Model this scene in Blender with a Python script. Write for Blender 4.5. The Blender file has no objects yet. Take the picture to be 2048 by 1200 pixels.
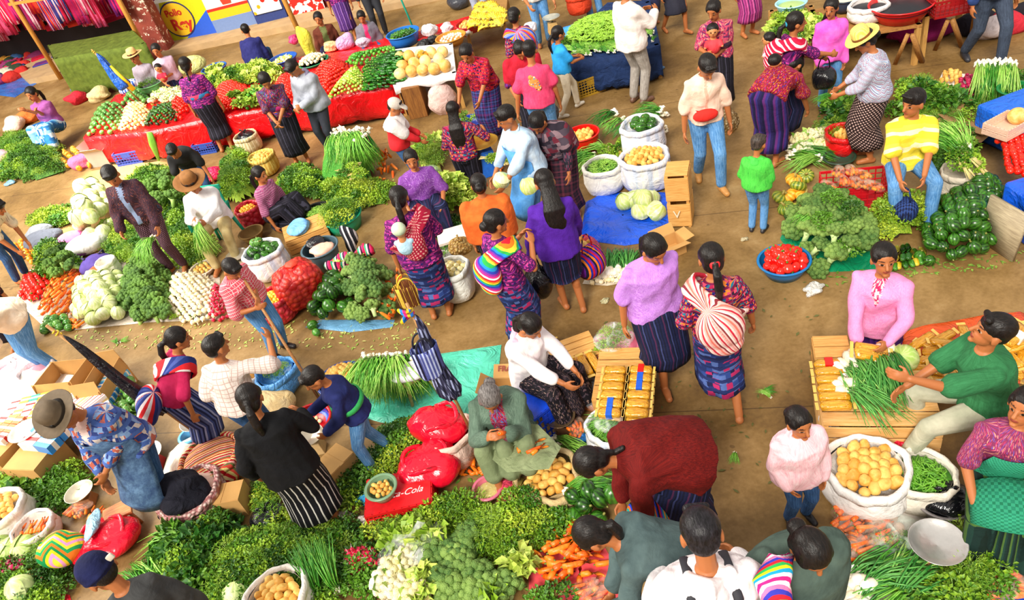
import bpy,math,random
import numpy as np
from mathutils import Vector,Matrix,Euler
random.seed(7);RNG = np.random.default_rng(7)
SC = bpy.context.scene;COL = SC.collection
PI = math.pi
# ---------------------------------------------------------------- camera, light, exposure
CAM_F,CAM_H = 1500.0,4.9
NADIR = (1560.0,2450.0)            # where plumb lines meet, in the 2048x1200 frame
_d = np.array([NADIR[0]-1024,NADIR[1]-600,CAM_F]);_d /= np.linalg.norm(_d)
_up = -_d;_z = np.array([0,0,1.]);_fw = _z-(_z@_up)*_up;_fw /= np.linalg.norm(_fw)
_rt = np.cross(_fw,_up)
BAS = np.array([_rt,_fw,_up])     # rows: world axes in (right, down, forward) camera coordinates
cam = bpy.data.cameras.new('camera');cam_o = bpy.data.objects.new('camera',cam);COL.objects.link(cam_o)
cam.sensor_width = 36.0;cam.lens = CAM_F/2048*36;cam.clip_end = 200
_cx = BAS@np.array([1,0,0.]);_cy = BAS@np.array([0,-1,0.]);_cz = BAS@np.array([0,0,-1.])
cam_o.matrix_world = Matrix([[_cx[0],_cy[0],_cz[0],0],[_cx[1],_cy[1],_cz[1],0],[_cx[2],_cy[2],_cz[2],CAM_H],[0,0,0,1]])
SC.camera = cam_o
w = bpy.data.worlds.new('world');SC.world = w;w.use_nodes = True
w.node_tree.nodes['Background'].inputs[0].default_value = (1.0,.96,.90,1)
w.node_tree.nodes['Background'].inputs[1].default_value = .72
def lamp(kind,name,loc,rot,energy,color,**k):
    l = bpy.data.lights.new(name,kind);l.energy = energy;l.color = color
    for a,b in k.items(): setattr(l,a,b)
    o = bpy.data.objects.new(name,l);o.location = loc;o.rotation_euler = rot;COL.objects.link(o);return o
lamp('SUN','daylight',(0,0,12),(math.radians(38),math.radians(-28),0),3.7,(1.0,.95,.85),angle=math.radians(20))
_a = lamp('AREA','open_side_daylight',(-11,10,8),(0,0,0),1900,(1.0,.95,.85),shape='RECTANGLE',size=9,size_y=5)
_a.rotation_euler = Vector((-4.5+11,8.5-10,-8)).to_track_quat('-Z','Y').to_euler()
def G0(px,py):
    r = BAS@np.array([px-1024.0,py-600.0,CAM_F]);return r*(CAM_H/-r[2])+np.array([0,0,CAM_H])
for k,(px,py,cone) in enumerate(((235,350,15),(185,440,15),(405,105,17),(60,790,14))):     # daylight through gaps in the roof
    g = G0(px,py);_p = Vector((g[0]-1.2,g[1]+.6,7.5));lamp('SPOT','roof_gap_daylight',_p,(Vector(g)-_p).to_track_quat('-Z','Y').to_euler(),(15000,9000,15000,4000)[k],(1.0,.96,.88),spot_size=math.radians(cone),spot_blend=.7,shadow_soft_size=.25)
SC.view_settings.view_transform = 'Standard';SC.view_settings.look = 'None';SC.view_settings.gamma = 1
SC.view_settings.use_curve_mapping = False;SC.view_settings.exposure = 0.14
SC.cycles.max_bounces = 5;SC.cycles.diffuse_bounces = 3;SC.cycles.glossy_bounces = 2;SC.cycles.transmission_bounces = 4
SC.cycles.transparent_max_bounces = 8;SC.cycles.caustics_reflective = False;SC.cycles.caustics_refractive = False

def G(px,py,z=0.0):
    """the point at height z that the photograph shows at (px, py)"""
    r = BAS@np.array([px-1024.0,py-600.0,CAM_F]);t = (z-CAM_H)/r[2]
    return np.array([r[0]*t,r[1]*t,z])
# ---------------------------------------------------------------- colours and materials
def hexc(h,a=1.0):
    h = h.lstrip('#');o = []
    for i in (0,2,4):
        v = int(h[i:i+2],16)/255;o.append(v/12.92 if v <= .04045 else ((v+.055)/1.055)**2.4)
    return (*o,a)
class NT:
    def __init__(s,name):
        s.m = bpy.data.materials.new(name);s.m.use_nodes = True;s.t = s.m.node_tree;s.b = s.t.nodes['Principled BSDF']
    def n(s,typ,**k):
        o = s.t.nodes.new(typ)
        for a,v in k.items():
            if a == 'ins':
                for i,x in v.items():
                    if hasattr(x,'is_linked') or hasattr(x,'links'): s.t.links.new(x,o.inputs[i])
                    else: o.inputs[i].default_value = x
            else: setattr(o,a,v)
        return o
    def L(s,a,b): s.t.links.new(a,b)
    def math(s,op,a,b=0.0,c=0.0):
        return s.n('ShaderNodeMath',operation=op,ins={0: a,1: b,2: c}).outputs[0]
    def ramp(s,fac,stops,const=False):
        r = s.n('ShaderNodeValToRGB',ins={0: fac});e = r.color_ramp.elements
        r.color_ramp.interpolation = 'CONSTANT' if const else 'LINEAR'
        while len(e) < len(stops): e.new(.5)
        for i,(p,c) in enumerate(stops): e[i].position = p;e[i].color = hexc(c) if isinstance(c,str) else c
        return r.outputs[0]
    def mix(s,f,a,b,mode='MIX'):
        o = s.n('ShaderNodeMix',data_type='RGBA',blend_type=mode)
        for i,x in ((0,f),(6,a),(7,b)):
            if isinstance(x,str): x = hexc(x)
            if hasattr(x,'is_linked'): s.L(x,o.inputs[i])
            else: o.inputs[i].default_value = x
        return o.outputs[2]
    def noise(s,vec,scale,detail=2.0,rough=.5,dist=0.0):
        return s.n('ShaderNodeTexNoise',ins={'Vector': vec,'Scale': scale,'Detail': detail,'Roughness': rough,'Distortion': dist}).outputs[0]
    def obj(s): return s.n('ShaderNodeTexCoord').outputs['Object']
    def rnd(s): return s.n('ShaderNodeObjectInfo').outputs['Random']
    def bump(s,h,strength=.4,dist=.01):
        o = s.n('ShaderNodeBump',ins={'Strength': strength,'Distance': dist,'Height': h});s.L(o.outputs[0],s.b.inputs['Normal'])
    def base(s,c):
        if isinstance(c,str): c = hexc(c)
        if hasattr(c,'is_linked'): s.L(c,s.b.inputs['Base Color'])
        else: s.b.inputs['Base Color'].default_value = c
    def set(s,**k):
        for a,v in k.items(): s.b.inputs[{'rough': 'Roughness','metal': 'Metallic','alpha': 'Alpha','trans': 'Transmission Weight','spec': 'Specular IOR Level','sss': 'Subsurface Weight','sheen': 'Sheen Weight','coat': 'Coat Weight'}[a]].default_value = v
MATS = {}
def mat(key,fn=None):
    if key not in MATS: MATS[key] = fn()
    return MATS[key]
def plain(col,rough=.75,var=.12,metal=0.0,scale=25.0,bump=.15,name=None):
    """one colour with a little mottling of its own, and a small difference from object to object"""
    k = ('p',col,rough,var,metal,scale,bump)
    def f():
        t = NT(name or 'paint');o = t.obj();n = t.noise(o,scale,3)
        c = hexc(col);lo = tuple(x*(1-var) for x in c[:3])+(1,);hi = tuple(min(1,x*(1+var)) for x in c[:3])+(1,)
        t.base(t.ramp(n,[(.3,lo),(.7,hi)]));t.set(rough=rough,metal=metal)
        if bump: t.bump(n,bump,.01)
        return t.m
    return mat(k,f)
def veg(a,b,rough=.45,scale=18.0,bump=.3,third=None,name='produce',stretch=None,thr=(.35,.65)):
    """vegetable skin: runs from colour a to b over its surface and, shifted, from one to the next"""
    k = ('v',a,b,rough,scale,bump,third,stretch,thr)
    def f():
        t = NT(name);o = t.obj();r = t.rnd()
        if stretch: o = t.n('ShaderNodeVectorMath',operation='MULTIPLY',ins={0: o,1: stretch}).outputs[0]
        n = t.noise(o,scale,3,.6);v = t.math('ADD',n,t.math('MULTIPLY',t.math('SUBTRACT',r,.5),.45))
        st = [(thr[0],a),(thr[1],b)]
        if third: st.append((min(.98,thr[1]+.15),third))
        t.base(t.ramp(v,st));t.set(rough=rough)
        if bump: t.bump(n,bump,.01)
        return t.m
    return mat(k,f)
def ribbed(a,b,n=12,rough=.3,pw=1.0):
    """skin with lighter lines running from stem to flower end"""
    def f():
        t = NT('ribbed skin');o = t.obj();s = t.n('ShaderNodeSeparateXYZ',ins={0: o})
        an = t.math('ARCTAN2',s.outputs[1],s.outputs[0]);w_ = t.math('COSINE',t.math('MULTIPLY',an,float(n)))
        v = t.math('ADD',t.math('MULTIPLY',w_,.28*pw),t.math('ADD',t.math('MULTIPLY',t.noise(o,30,3),.8),t.math('MULTIPLY',t.rnd(),.3)))
        t.base(t.ramp(v,[(.35,a),(.95,b)]));t.set(rough=rough);t.bump(t.noise(o,60,2),.15,.004);return t.m
    return mat(('r',a,b,n,pw),f)
def cloth(kind,cols,su=1.0,sv=1.0,base=None,rough=.85,att=True,bump=.35,shine=0.0):
    """textiles. kind: plain, up (stripes along the body), across, plaid, check, woven (blocks in rows), dots, zig, flower, heather"""
    k = ('c',kind,tuple(cols),su,sv,base,rough,att,bump)
    def f():
        t = NT('cloth '+kind)
        if att: vec = t.n('ShaderNodeAttribute',attribute_name='pat').outputs['Vector']
        else: vec = t.obj()
        ob = t.obj();s = t.n('ShaderNodeSeparateXYZ',ins={0: vec});u,v = s.outputs[0],s.outputs[1]
        N = len(cols)
        stops = [(i/N,c) for i,c in enumerate(cols)]
        wob = t.math('MULTIPLY',t.math('SUBTRACT',t.noise(ob,6,2),.5),.02)
        if kind == 'plain': c = t.ramp(t.noise(ob,9,3),[(.3,cols[0]),(.7,cols[-1])])
        elif kind == 'up': c = t.ramp(t.math('FRACT',t.math('MULTIPLY',t.math('ADD',u,wob),su)),stops,True)
        elif kind == 'across': c = t.ramp(t.math('FRACT',t.math('MULTIPLY',t.math('ADD',v,wob),sv)),stops,True)
        elif kind == 'plaid':
            a = t.math('FRACT',t.math('MULTIPLY',u,su));b = t.math('FRACT',t.math('MULTIPLY',v,sv))
            c1 = t.ramp(a,stops,True);c2 = t.ramp(b,stops,True);c = t.mix(.5,c1,c2)
        elif kind == 'check':
            a = t.math('GREATER_THAN',t.math('FRACT',t.math('MULTIPLY',u,su)),.55);b = t.math('GREATER_THAN',t.math('FRACT',t.math('MULTIPLY',v,su)),.55)
            c = t.ramp(t.math('MULTIPLY',t.math('ADD',a,b),.5),[(0,cols[0]),(.4,cols[1]),(.9,cols[-1])],True)
        elif kind == 'grid':     # thin lines of cols[1] on cols[0]
            a = t.math('LESS_THAN',t.math('FRACT',t.math('MULTIPLY',u,su)),.16);b = t.math('LESS_THAN',t.math('FRACT',t.math('MULTIPLY',v,su)),.16)
            c = t.mix(t.math('MAXIMUM',a,b),cols[0],cols[1])
        elif kind == 'dots':
            a = t.math('SINE',t.math('MULTIPLY',u,su));b = t.math('SINE',t.math('MULTIPLY',v,su))
            c = t.mix(t.math('GREATER_THAN',t.math('MULTIPLY',a,b),.35),cols[0],cols[1])
        elif kind == 'zig':
            z_ = t.math('PINGPONG',t.math('MULTIPLY',u,su),.5)
            c = t.ramp(t.math('FRACT',t.math('ADD',t.math('MULTIPLY',v,sv),z_)),stops,True)
        elif kind == 'flower':
            vo = t.n('ShaderNodeTexVoronoi',ins={'Vector': vec,'Scale': su});sp = t.n('ShaderNodeSeparateColor',ins={0: vo.outputs['Color']})
            c = t.mix(t.math('LESS_THAN',vo.outputs['Distance'],.38),base,t.ramp(sp.outputs[0],stops,True))
        elif kind == 'heather': c = t.ramp(t.noise(vec,su,4,.8),[(.35+.3*i/max(1,N-1),q) for i,q in enumerate(cols)])
        else:   # woven
            vv = t.n('ShaderNodeCombineXYZ',ins={0: t.math('MULTIPLY',u,su),1: t.math('MULTIPLY',v,sv),2: 0.0}).outputs[0]
            vo = t.n('ShaderNodeTexVoronoi',distance='CHEBYCHEV',ins={'Vector': vv,'Scale': 1.0,'Randomness': .55});sp = t.n('ShaderNodeSeparateColor',ins={0: vo.outputs['Color']})
            c = t.ramp(sp.outputs[0],stops,True)
            if base: c = t.mix(t.math('LESS_THAN',t.math('FRACT',t.math('MULTIPLY',v,sv*.43)),.32),c,base)
        t.base(t.mix(.18,c,t.ramp(t.noise(ob,14,4),[(.3,'777777'),(.7,'ffffff')]),'MULTIPLY'));t.set(rough=rough,spec=.25)
        h = t.math('ADD',t.noise(ob,7,3,.5,.8),t.math('MULTIPLY',t.noise(ob,140,1),.06))
        t.bump(h,bump,.05);return t.m
    return mat(k,f)
def tarp(col,rough=.35,bump=.8,scale=5.0,name='tarpaulin',coat=.2):
    def f():
        t = NT(name);o = t.obj();c = hexc(col);t.base(t.ramp(t.noise(o,3,3),[(.3,tuple(x*.88 for x in c[:3])+(1,)),(.7,tuple(min(1,x*1.1) for x in c[:3])+(1,))]))
        t.set(rough=rough,coat=coat);t.bump(t.noise(o,scale,4,.55,1.2),bump,.06);return t.m
    return mat(('t',col,rough,bump,scale),f)
def film(col,alpha=.35,rough=.12):
    """thin clear or tinted plastic"""
    def f():
        t = NT('clear plastic');o = t.obj();t.base(col);t.set(rough=rough)
        t.L(t.ramp(t.noise(o,9,2,.5,.6),[(.45,(alpha*.2,)*3+(1,)),(.66,(min(1,alpha*1.2),)*3+(1,))]),t.b.inputs['Alpha'])
        t.bump(t.noise(o,14,2,.5,1.0),.6,.02);return t.m
    return mat(('f',col,alpha),f)
def wood(a,b,scale=6.0,axis=0):
    def f():
        t = NT('wood');o = t.obj();k = [14.0,14.0,14.0];k[axis] = 1.2
        v = t.n('ShaderNodeVectorMath',operation='MULTIPLY',ins={0: o,1: tuple(k)}).outputs[0]
        n = t.noise(v,scale,4,.6,.6);t.base(t.ramp(n,[(.3,a),(.7,b)]));t.set(rough=.65);t.bump(n,.25,.004);return t.m
    return mat(('w',a,b,scale,axis),f)
def net(col,dark,scale=22.0):
    """net sacking over something round"""
    def f():
        t = NT('net sack');o = t.obj();vo = t.n('ShaderNodeTexVoronoi',ins={'Vector': o,'Scale': scale})
        t.base(t.ramp(vo.outputs['Distance'],[(.1,col),(.62,dark)]));t.set(rough=.4);t.bump(t.math('SUBTRACT',1.0,vo.outputs['Distance']),.9,.03);return t.m
    return mat(('n',col,dark,scale),f)
def skin_mat():
    def f():
        t = NT('skin');a = t.n('ShaderNodeAttribute',attribute_name='col').outputs['Color']
        t.base(a);t.set(rough=.5,spec=.4);t.bump(t.noise(t.obj(),60,2),.06,.004);return t.m
    return mat('skin',f)
def hair_mat(col='0e0a09',hi='241c19'):
    def f():
        t = NT('hair');o = t.obj();v = t.n('ShaderNodeVectorMath',operation='MULTIPLY',ins={0: o,1: (1.0,.35,.35)}).outputs[0]
        n = t.noise(v,90,3,.6,.4);t.base(t.ramp(n,[(.35,col),(.75,hi)]));t.set(rough=.42,spec=.3);t.bump(n,.5,.01);return t.m
    return mat(('h',col),f)
# ---------------------------------------------------------------- mesh building
def rotm(ax,an):
    return np.array(Matrix.Rotation(an,3,Vector(ax)))
def nrm(v):
    v = np.asarray(v,float);return v/max(1e-9,np.linalg.norm(v))
def frame(d,ref=(1,0,0)):
    """(x, y, z=d) with x as near as can be to ref"""
    d = nrm(d);x = np.asarray(ref,float);x = x-(x@d)*d
    if np.linalg.norm(x) < 1e-3: x = np.array([0,1.,0]);x = x-(x@d)*d
    x = nrm(x);return x,np.cross(d,x),d
class MB:
    def __init__(s): s.v = [];s.f = [];s.mi = [];s.n = 0;s.m = 0;s.bones = []
    def add(s,v,f,m=None):
        v = np.asarray(v,float);s.v.append(v);k = s.n
        s.f += [tuple(i+k for i in q) for q in f];s.mi += [s.m if m is None else m]*len(f);s.n += len(v);return s
    def rings(s,R,cap=True,close=True):
        """R: list of rings, each (k,3)"""
        k = len(R[0]);v = np.concatenate(R);f = [];e = k if close else k-1
        for i in range(len(R)-1):
            for j in range(e):
                a = i*k+j;b = i*k+(j+1) % k;f.append((a,b,b+k,a+k))
        if cap: f.append(tuple(range(k-1,-1,-1)));f.append(tuple((len(R)-1)*k+j for j in range(k)))
        return s.add(v,f)
    def tube(s,pts,rad,seg=8,cap=True,ref=(1,0,0),flat=1.0):
        pts = np.asarray(pts,float);R = [];a = np.linspace(0,2*PI,seg,endpoint=False)
        if np.isscalar(rad): rad = [rad]*len(pts)
        for i,p in enumerate(pts):
            t = pts[min(i+1,len(pts)-1)]-pts[max(i-1,0)];x,y,_ = frame(t,ref)
            R.append(p+rad[i]*(np.outer(np.cos(a),x)+flat*np.outer(np.sin(a),y)))
        return s.rings(R,cap)
    def ell(s,c,r,R=None,seg=14,ring=9,disp=None):
        th = np.linspace(0,PI,ring);a = np.linspace(0,2*PI,seg,endpoint=False)
        d = [np.array([[0,0,1.]])]+[np.stack([np.sin(t)*np.cos(a),np.sin(t)*np.sin(a),np.cos(t)*np.ones(seg)],1) for t in th[1:-1]]+[np.array([[0,0,-1.]])]
        d = np.concatenate(d);k = disp(d) if disp is not None else 1.0
        p = d*np.asarray(r if not np.isscalar(r) else (r,r,r))*(k[:,None] if disp is not None else 1)
        if R is not None: p = p@np.asarray(R).T
        f = [];n = len(d)
        for j in range(seg):
            f.append((0,1+j,1+(j+1) % seg))
            for i in range(ring-3):
                a0 = 1+i*seg+j;b0 = 1+i*seg+(j+1) % seg;f.append((a0,a0+seg,b0+seg,b0))
            q = 1+(ring-3)*seg;f.append((n-1,q+(j+1) % seg,q+j))
        return s.add(p+np.asarray(c,float),f)
    def cap(s,a,b,ra,rb,seg=10,flat=1.0,ref=(1,0,0)):
        a = np.asarray(a,float);b = np.asarray(b,float);x,y,z = frame(b-a,ref);an = np.linspace(0,2*PI,seg,endpoint=False);R = []
        for t in (.12,.5,.85): R.append(a-z*ra*math.cos(t*PI/2)+ra*math.sin(t*PI/2)*(np.outer(np.cos(an),x)+flat*np.outer(np.sin(an),y)))
        for t in (0,.5,1): p = a+(b-a)*t;r = ra+(rb-ra)*t;R.append(p+r*(np.outer(np.cos(an),x)+flat*np.outer(np.sin(an),y)))
        for t in (.85,.5,.12): R.append(b+z*rb*math.cos(t*PI/2)+rb*math.sin(t*PI/2)*(np.outer(np.cos(an),x)+flat*np.outer(np.sin(an),y)))
        return s.rings(R)
    def lathe(s,prof,c=(0,0,0),seg=24,cap=False,wob=None,R=None):
        a = np.linspace(0,2*PI,seg,endpoint=False);Rr = []
        for i,(r,z) in enumerate(prof):
            k = wob(a,i/(len(prof)-1)) if wob else 1.0
            p = np.stack([r*np.cos(a)*k,r*np.sin(a)*k,z*np.ones(seg)],1)
            if R is not None: p = p@np.asarray(R).T
            Rr.append(p+np.asarray(c,float))
        return s.rings(Rr,cap)
    def box(s,c,d,R=None,taper=1.0):
        x,y,z = [q/2 for q in d];v = np.array([(-x,-y,-z),(x,-y,-z),(x,y,-z),(-x,y,-z),(-x,-y,z),(x,-y,z),(x,y,z),(-x,y,z)])
        v[4:,:2] *= taper
        if R is not None: v = v@np.asarray(R).T
        return s.add(v+np.asarray(c,float),[(3,2,1,0),(4,5,6,7),(0,1,5,4),(1,2,6,5),(2,3,7,6),(3,0,4,7)])
    def mesh(s,name,mats,smooth=True):
        me = bpy.data.meshes.new(name)
        v = np.concatenate(s.v) if s.v else np.zeros((0,3));me.from_pydata(v.tolist(),[],s.f)
        for m in (mats if isinstance(mats,(list,tuple)) else [mats]): me.materials.append(m)
        if any(s.mi): me.polygons.foreach_set('material_index',s.mi)
        if smooth: me.polygons.foreach_set('use_smooth',[True]*len(me.polygons))
        me.update();return me
    def build(s,name,mats,parent=None,loc=None,smooth=True,bevel=0.0):
        o = bpy.data.objects.new(name,s.mesh(name,mats,smooth));COL.objects.link(o)
        if parent is not None: o.parent = parent
        if loc is not None: o.location = loc
        if bevel: m = o.modifiers.new('bevel','BEVEL');m.width = bevel;m.segments = 2;m.limit_method = 'ANGLE'
        return o
def tag(o,label=None,cat=None,group=None,kind=None):
    if label: o['label'] = label
    if cat: o['category'] = cat
    if group: o['group'] = group
    if kind: o['kind'] = kind
    return o
def empty(name,loc,rz=0.0,label=None,cat=None,group=None,rot=None):
    o = bpy.data.objects.new(name,None);o.empty_display_size = .05;COL.objects.link(o);o.location = loc;o.rotation_euler = rot or (0,0,rz)
    return tag(o,label,cat,group)
KIDS = {}
def kids(o):
    if o.name not in KIDS: KIDS[o.name] = [c for c in bpy.data.objects if c.parent is o]
    return KIDS[o.name]
def copy_tree(o,parent=None):
    c = o.copy();COL.objects.link(c)
    if parent is not None: c.parent = parent
    for ch in kids(o): copy_tree(ch,c)
    return c
PEND = []
def deferred(o,voxel,fn=None,smooth=2):
    m = o.modifiers.new('r','REMESH');m.mode = 'VOXEL';m.voxel_size = voxel;m.use_smooth_shade = True
    if smooth: q = o.modifiers.new('s','SMOOTH');q.factor = .5;q.iterations = smooth
    PEND.append((o,fn))
def flush():
    dg = bpy.context.evaluated_depsgraph_get();out = []
    for o,fn in PEND:
        out.append(bpy.data.meshes.new_from_object(o.evaluated_get(dg),preserve_all_data_layers=True,depsgraph=dg))
    for (o,fn),me in zip(PEND,out):
        old = list(o.data.materials);o.modifiers.clear();o.data = me;me.materials.clear()
        for q in old: me.materials.append(q)
        me.polygons.foreach_set('use_smooth',[True]*len(me.polygons))
        if fn: fn(me)
    PEND.clear()
def coords(me):
    a = np.empty(len(me.vertices)*3,np.float32);me.vertices.foreach_get('co',a);return a.reshape(-1,3).astype(float)
def set_pat(me,bones,extra=None):
    """pattern coordinates along and around the nearest bone: (around, along, front)"""
    P = coords(me);best = np.full(len(P),1e9);out = np.zeros((len(P),3))
    for (a,b,x,v0) in bones:
        a = np.asarray(a,float);b = np.asarray(b,float);d = b-a;L = np.linalg.norm(d);X,Y,Z = frame(d,x)
        t = np.clip((P-a)@Z,0,L);q = P-(a+np.outer(t,Z));dist = np.linalg.norm(q,axis=1);tt = (P-a)@Z
        an = np.arctan2(q@X,-(q@Y));k = dist < best;best[k] = dist[k]
        out[k,0] = an[k]*.14;out[k,1] = v0+tt[k];out[k,2] = an[k]
    at = me.attributes.new('pat','FLOAT_VECTOR','POINT');at.data.foreach_set('vector',out.astype(np.float32).ravel());return P,out
# ---------------------------------------------------------------- people
SKIN = hexc('b06a3c');SKIN_L = hexc('c98552')
def ik(a,b,l1,l2,hint):
    a = np.asarray(a,float);b = np.asarray(b,float);d = b-a;L = np.linalg.norm(d)
    if L > (l1+l2)*.995: b = a+d/L*(l1+l2)*.995;d = b-a;L = np.linalg.norm(d)
    L = max(L,.08);u = d/max(1e-6,np.linalg.norm(d));h = np.asarray(hint,float);h = h-(h@u)*u;h = nrm(h)
    x = (l1*l1-l2*l2+L*L)/(2*L);y = math.sqrt(max(0,l1*l1-x*x));return a+u*x+h*y,b
def person(at,f,h=1.5,pose='stand',lean=4,side=0,hz=None,head=(0,18),L=None,R=None,FL=None,FR=None,tw=0,
           top=None,sleeve=.45,hem=.05,ease=.02,front=None,fw=.035,bot=None,k=.55,hair='bun',hmat=None,hat=None,shoe=None,skin=None,
           w=1.08,ex=(),label='',group=None,z0=0.0,po=(0,0),face=True,curl=.5,vs=1.0,flare=1.0,cat='person'):
    """at: pixel where the person meets the floor; f: heading in degrees (0 away, 90 right, 180 towards us); h: height in metres"""
    w = w*1.06;s = h/1.6*1.02;g = G(at[0],at[1],z0);dist = math.hypot(g[0],g[1]);dist = math.hypot(dist,CAM_H-1)
    vox = min(.012,max(.006,dist*.0011))*vs
    root = empty('person',tuple(g),-math.radians(f),label,cat,group)
    X,Y,Z = np.eye(3);sk = skin or SKIN
    defs = {'stand': (.86,(.0,.0),((-.09,.0),(.09,.0)),.07),'walk': (.84,(0,0),((-.08,.22),(.08,-.22)),.08),'sit': (.46,(0,-.05),((-.14,.42),(.14,.40)),.07),
            'low': (.26,(0,-.1),((-.13,.46),(.13,.42)),.07),'kneel': (.50,(0,0),((-.1,-.36),(.1,-.36)),.06),'heel': (.24,(0,-.1),((-.1,-.2),(.1,-.2)),.05)}
    hz_,po_,ft,az = defs[pose];hz_ = hz or hz_
    P = np.array([(po_[0]+po[0])*s,(po_[1]+po[1])*s,hz_*s])
    le,si = math.radians(lean),math.radians(side)
    d1 = nrm((math.sin(si)*.7,math.sin(le*.75),math.cos(le*.75)*math.cos(si)));d2 = nrm((math.sin(si),math.sin(le*1.15),math.cos(le*1.15)*math.cos(si)))
    waist = P+d1*.16*s;C = waist+d2*.27*s;N = C+d2*.055*s
    rt = np.array([math.cos(math.radians(tw)),-math.sin(math.radians(tw)),0]);rt = nrm(rt-(rt@d2)*d2);fwd = np.cross(d2,rt)
    sh = [C-rt*.152*s*w-d2*.03*s,C+rt*.152*s*w-d2*.03*s]
    # head
    yaw,pit = head;hd = rotm(Z,-math.radians(yaw))@rotm(X,-math.radians(pit));nd = nrm(d2*.55+hd@Z*.45)
    hs = s*1.12*(1.0 if h > 1.4 else 1.0+(1.4-h)*.55)
    H = N+nd*.035*s+hd@(np.array([0,.012,.105])*hs)
    # limbs
    hip = [P+np.array([-.085,0,-.01])*s,P+np.array([.085,0,-.01])*s]
    feet = []
    for i,q in enumerate((FL,FR)):
        q = q if q is not None else ft[i];feet.append(np.array([q[0],q[1],(q[2] if len(q) > 2 else az)])*s)
    kn = []
    for i in (0,1):
        m,b = ik(hip[i],feet[i],.41*s,.40*s,{'kneel': (0,1,-.6),'heel': (0,1,-.15)}.get(pose,((-.25,.25)[i]*(pose in ('sit','low')),1,.35)));feet[i] = b;kn.append(m)
    el,ha = [],[]
    for i,q in enumerate((L,R)):
        if q is None: q = (-.24,.05,(hz_-.13)) if i == 0 else (.24,.05,(hz_-.13))
        m,b = ik(sh[i],np.array(q[:3])*s,.275*s,.235*s,(q[3:6] if len(q) > 3 else ((-.5,.5)[i],-.8,-.5)));el.append(m);ha.append(b)
    B = MB();lo = []
    # trunk and neck
    x_,y_,_ = frame(d1);
    def ring(c,d,rx,ry,n=16,r=None):
        X_,Y_,_ = frame(d,rt if r is None else r);a = np.linspace(0,2*PI,n,endpoint=False);return c+rx*np.outer(np.cos(a),X_)+ry*np.outer(np.sin(a),Y_)
    B.rings([ring(P-d1*.05*s,d1,.10*s*w,.08*s),ring(P,d1,.145*s*w,.11*s),ring(waist,d1,.115*s*w,.085*s*w),ring(waist+d2*.15*s,d2,.13*s*w,.095*s*w),ring(C-d2*.02*s,d2,.13*s*w,.085*s),ring(C+d2*.03*s,d2,.07*s,.06*s),ring(N,d2,.05*s,.05*s)])
    B.cap(N-d2*.03*s,H-hd@(np.array([0,.02,.05])*hs),.047*s,.045*s,10)
    B.ell(H+hd@(np.array([0,-.008,.018])*hs),np.array([.074,.092,.088])*hs,hd,18,12)
    B.ell(H+hd@(np.array([0,.022,-.045])*hs),np.array([.054,.062,.062])*hs,hd,14,10)
    B.cap(H+hd@(np.array([0,.082,.01])*hs),H+hd@(np.array([0,.1,-.022])*hs),.009*hs,.014*hs,8)
    B.ell(H+hd@(np.array([0,.076,-.055])*hs),np.array([.02,.012,.011])*hs,hd,10,7)
    B.ell(H+hd@(np.array([0,.068,-.088])*hs),np.array([.022,.018,.015])*hs,hd,10,7)
    for q in (-1,1): B.ell(H+hd@(np.array([q*.076,-.008,-.012])*hs),np.array([.011,.02,.03])*hs,hd,8,7)
    hands = []
    for i in (0,1):
        q = (-1,1)[i];B.cap(sh[i]-rt*q*.02*s,el[i],.046*s,.036*s,10);B.cap(el[i],ha[i],.037*s,.025*s,10)
        fd = nrm(ha[i]-el[i]);inn = nrm(-rt*q*.7+Z*-.2+fwd*.1);inn = nrm(inn-(inn@fd)*fd);ac = np.cross(fd,inn)*q   # ac: across the palm, thumb side
        pc = ha[i]+fd*.05*s;B.ell(pc,np.array([.018,.04,.052])*s,np.stack([inn,ac,fd],1),10,8)
        for j in range(4):
            st = pc+fd*.035*s+ac*(.027-.018*j)*s;ln = (.036,.04,.038,.03)[j]*s;a1 = curl*.7+.08*j;dd = fd*math.cos(a1)+inn*math.sin(a1);m1 = st+dd*ln
            a2 = a1+curl*1.3;de = fd*math.cos(a2)+inn*math.sin(a2);B.cap(st,m1,.0095*s,.009*s,6);B.cap(m1,m1+de*ln*.85,.009*s,.0075*s,6)
        ts = pc-fd*.02*s+ac*.03*s;m1 = ts+(ac*.75+fd*.7+inn*.3)*.032*s;B.cap(ts,m1,.012*s,.010*s,6);B.cap(m1,m1+(fd*.9+inn*.5+ac*.1)*.03*s,.010*s,.008*s,6)
        hands.append(pc+inn*.03*s+fd*.03*s)
    SH = [MB(),MB()]
    for i in (0,1):
        S = SH[i];B.cap(hip[i],kn[i],.078*s*w,.052*s,12);B.cap(kn[i],feet[i],.050*s,.033*s,10);B.ell(kn[i]+(feet[i]-kn[i])*.28-np.array([0,.012,0])*s,(.045*s,.048*s,.1*s),np.stack(frame(kn[i]-feet[i]),1),10,8)
        sd = nrm(feet[i]-kn[i])
        if pose in ('kneel','heel'): fdv = nrm((0,-.8,-.5));up_ = np.array([0,-.3,1.])
        else: fdv = nrm(np.array([(-.18,.18)[i],1,0]));fdv = nrm(fdv-Z*(.25 if pose == 'walk' and feet[i][1] < 0 else .0));up_ = Z
        heel = feet[i]-np.array([0,0,.035*s])-fdv*.03*s;toe = heel+fdv*.165*s
        if pose not in ('kneel','heel'): toe[2] = max(toe[2],.022*s)
        T = S if shoe else B;e = 1.12 if shoe else 1.0
        T.cap(heel,toe,.034*s*e,.030*s*e,10);T.ell(heel+fdv*.09*s+Z*.01*s,np.array([.036,.085,.03])*s*e,np.stack(frame(Z,np.cross(fdv,Z)),1)@np.eye(3),10,7)
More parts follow.
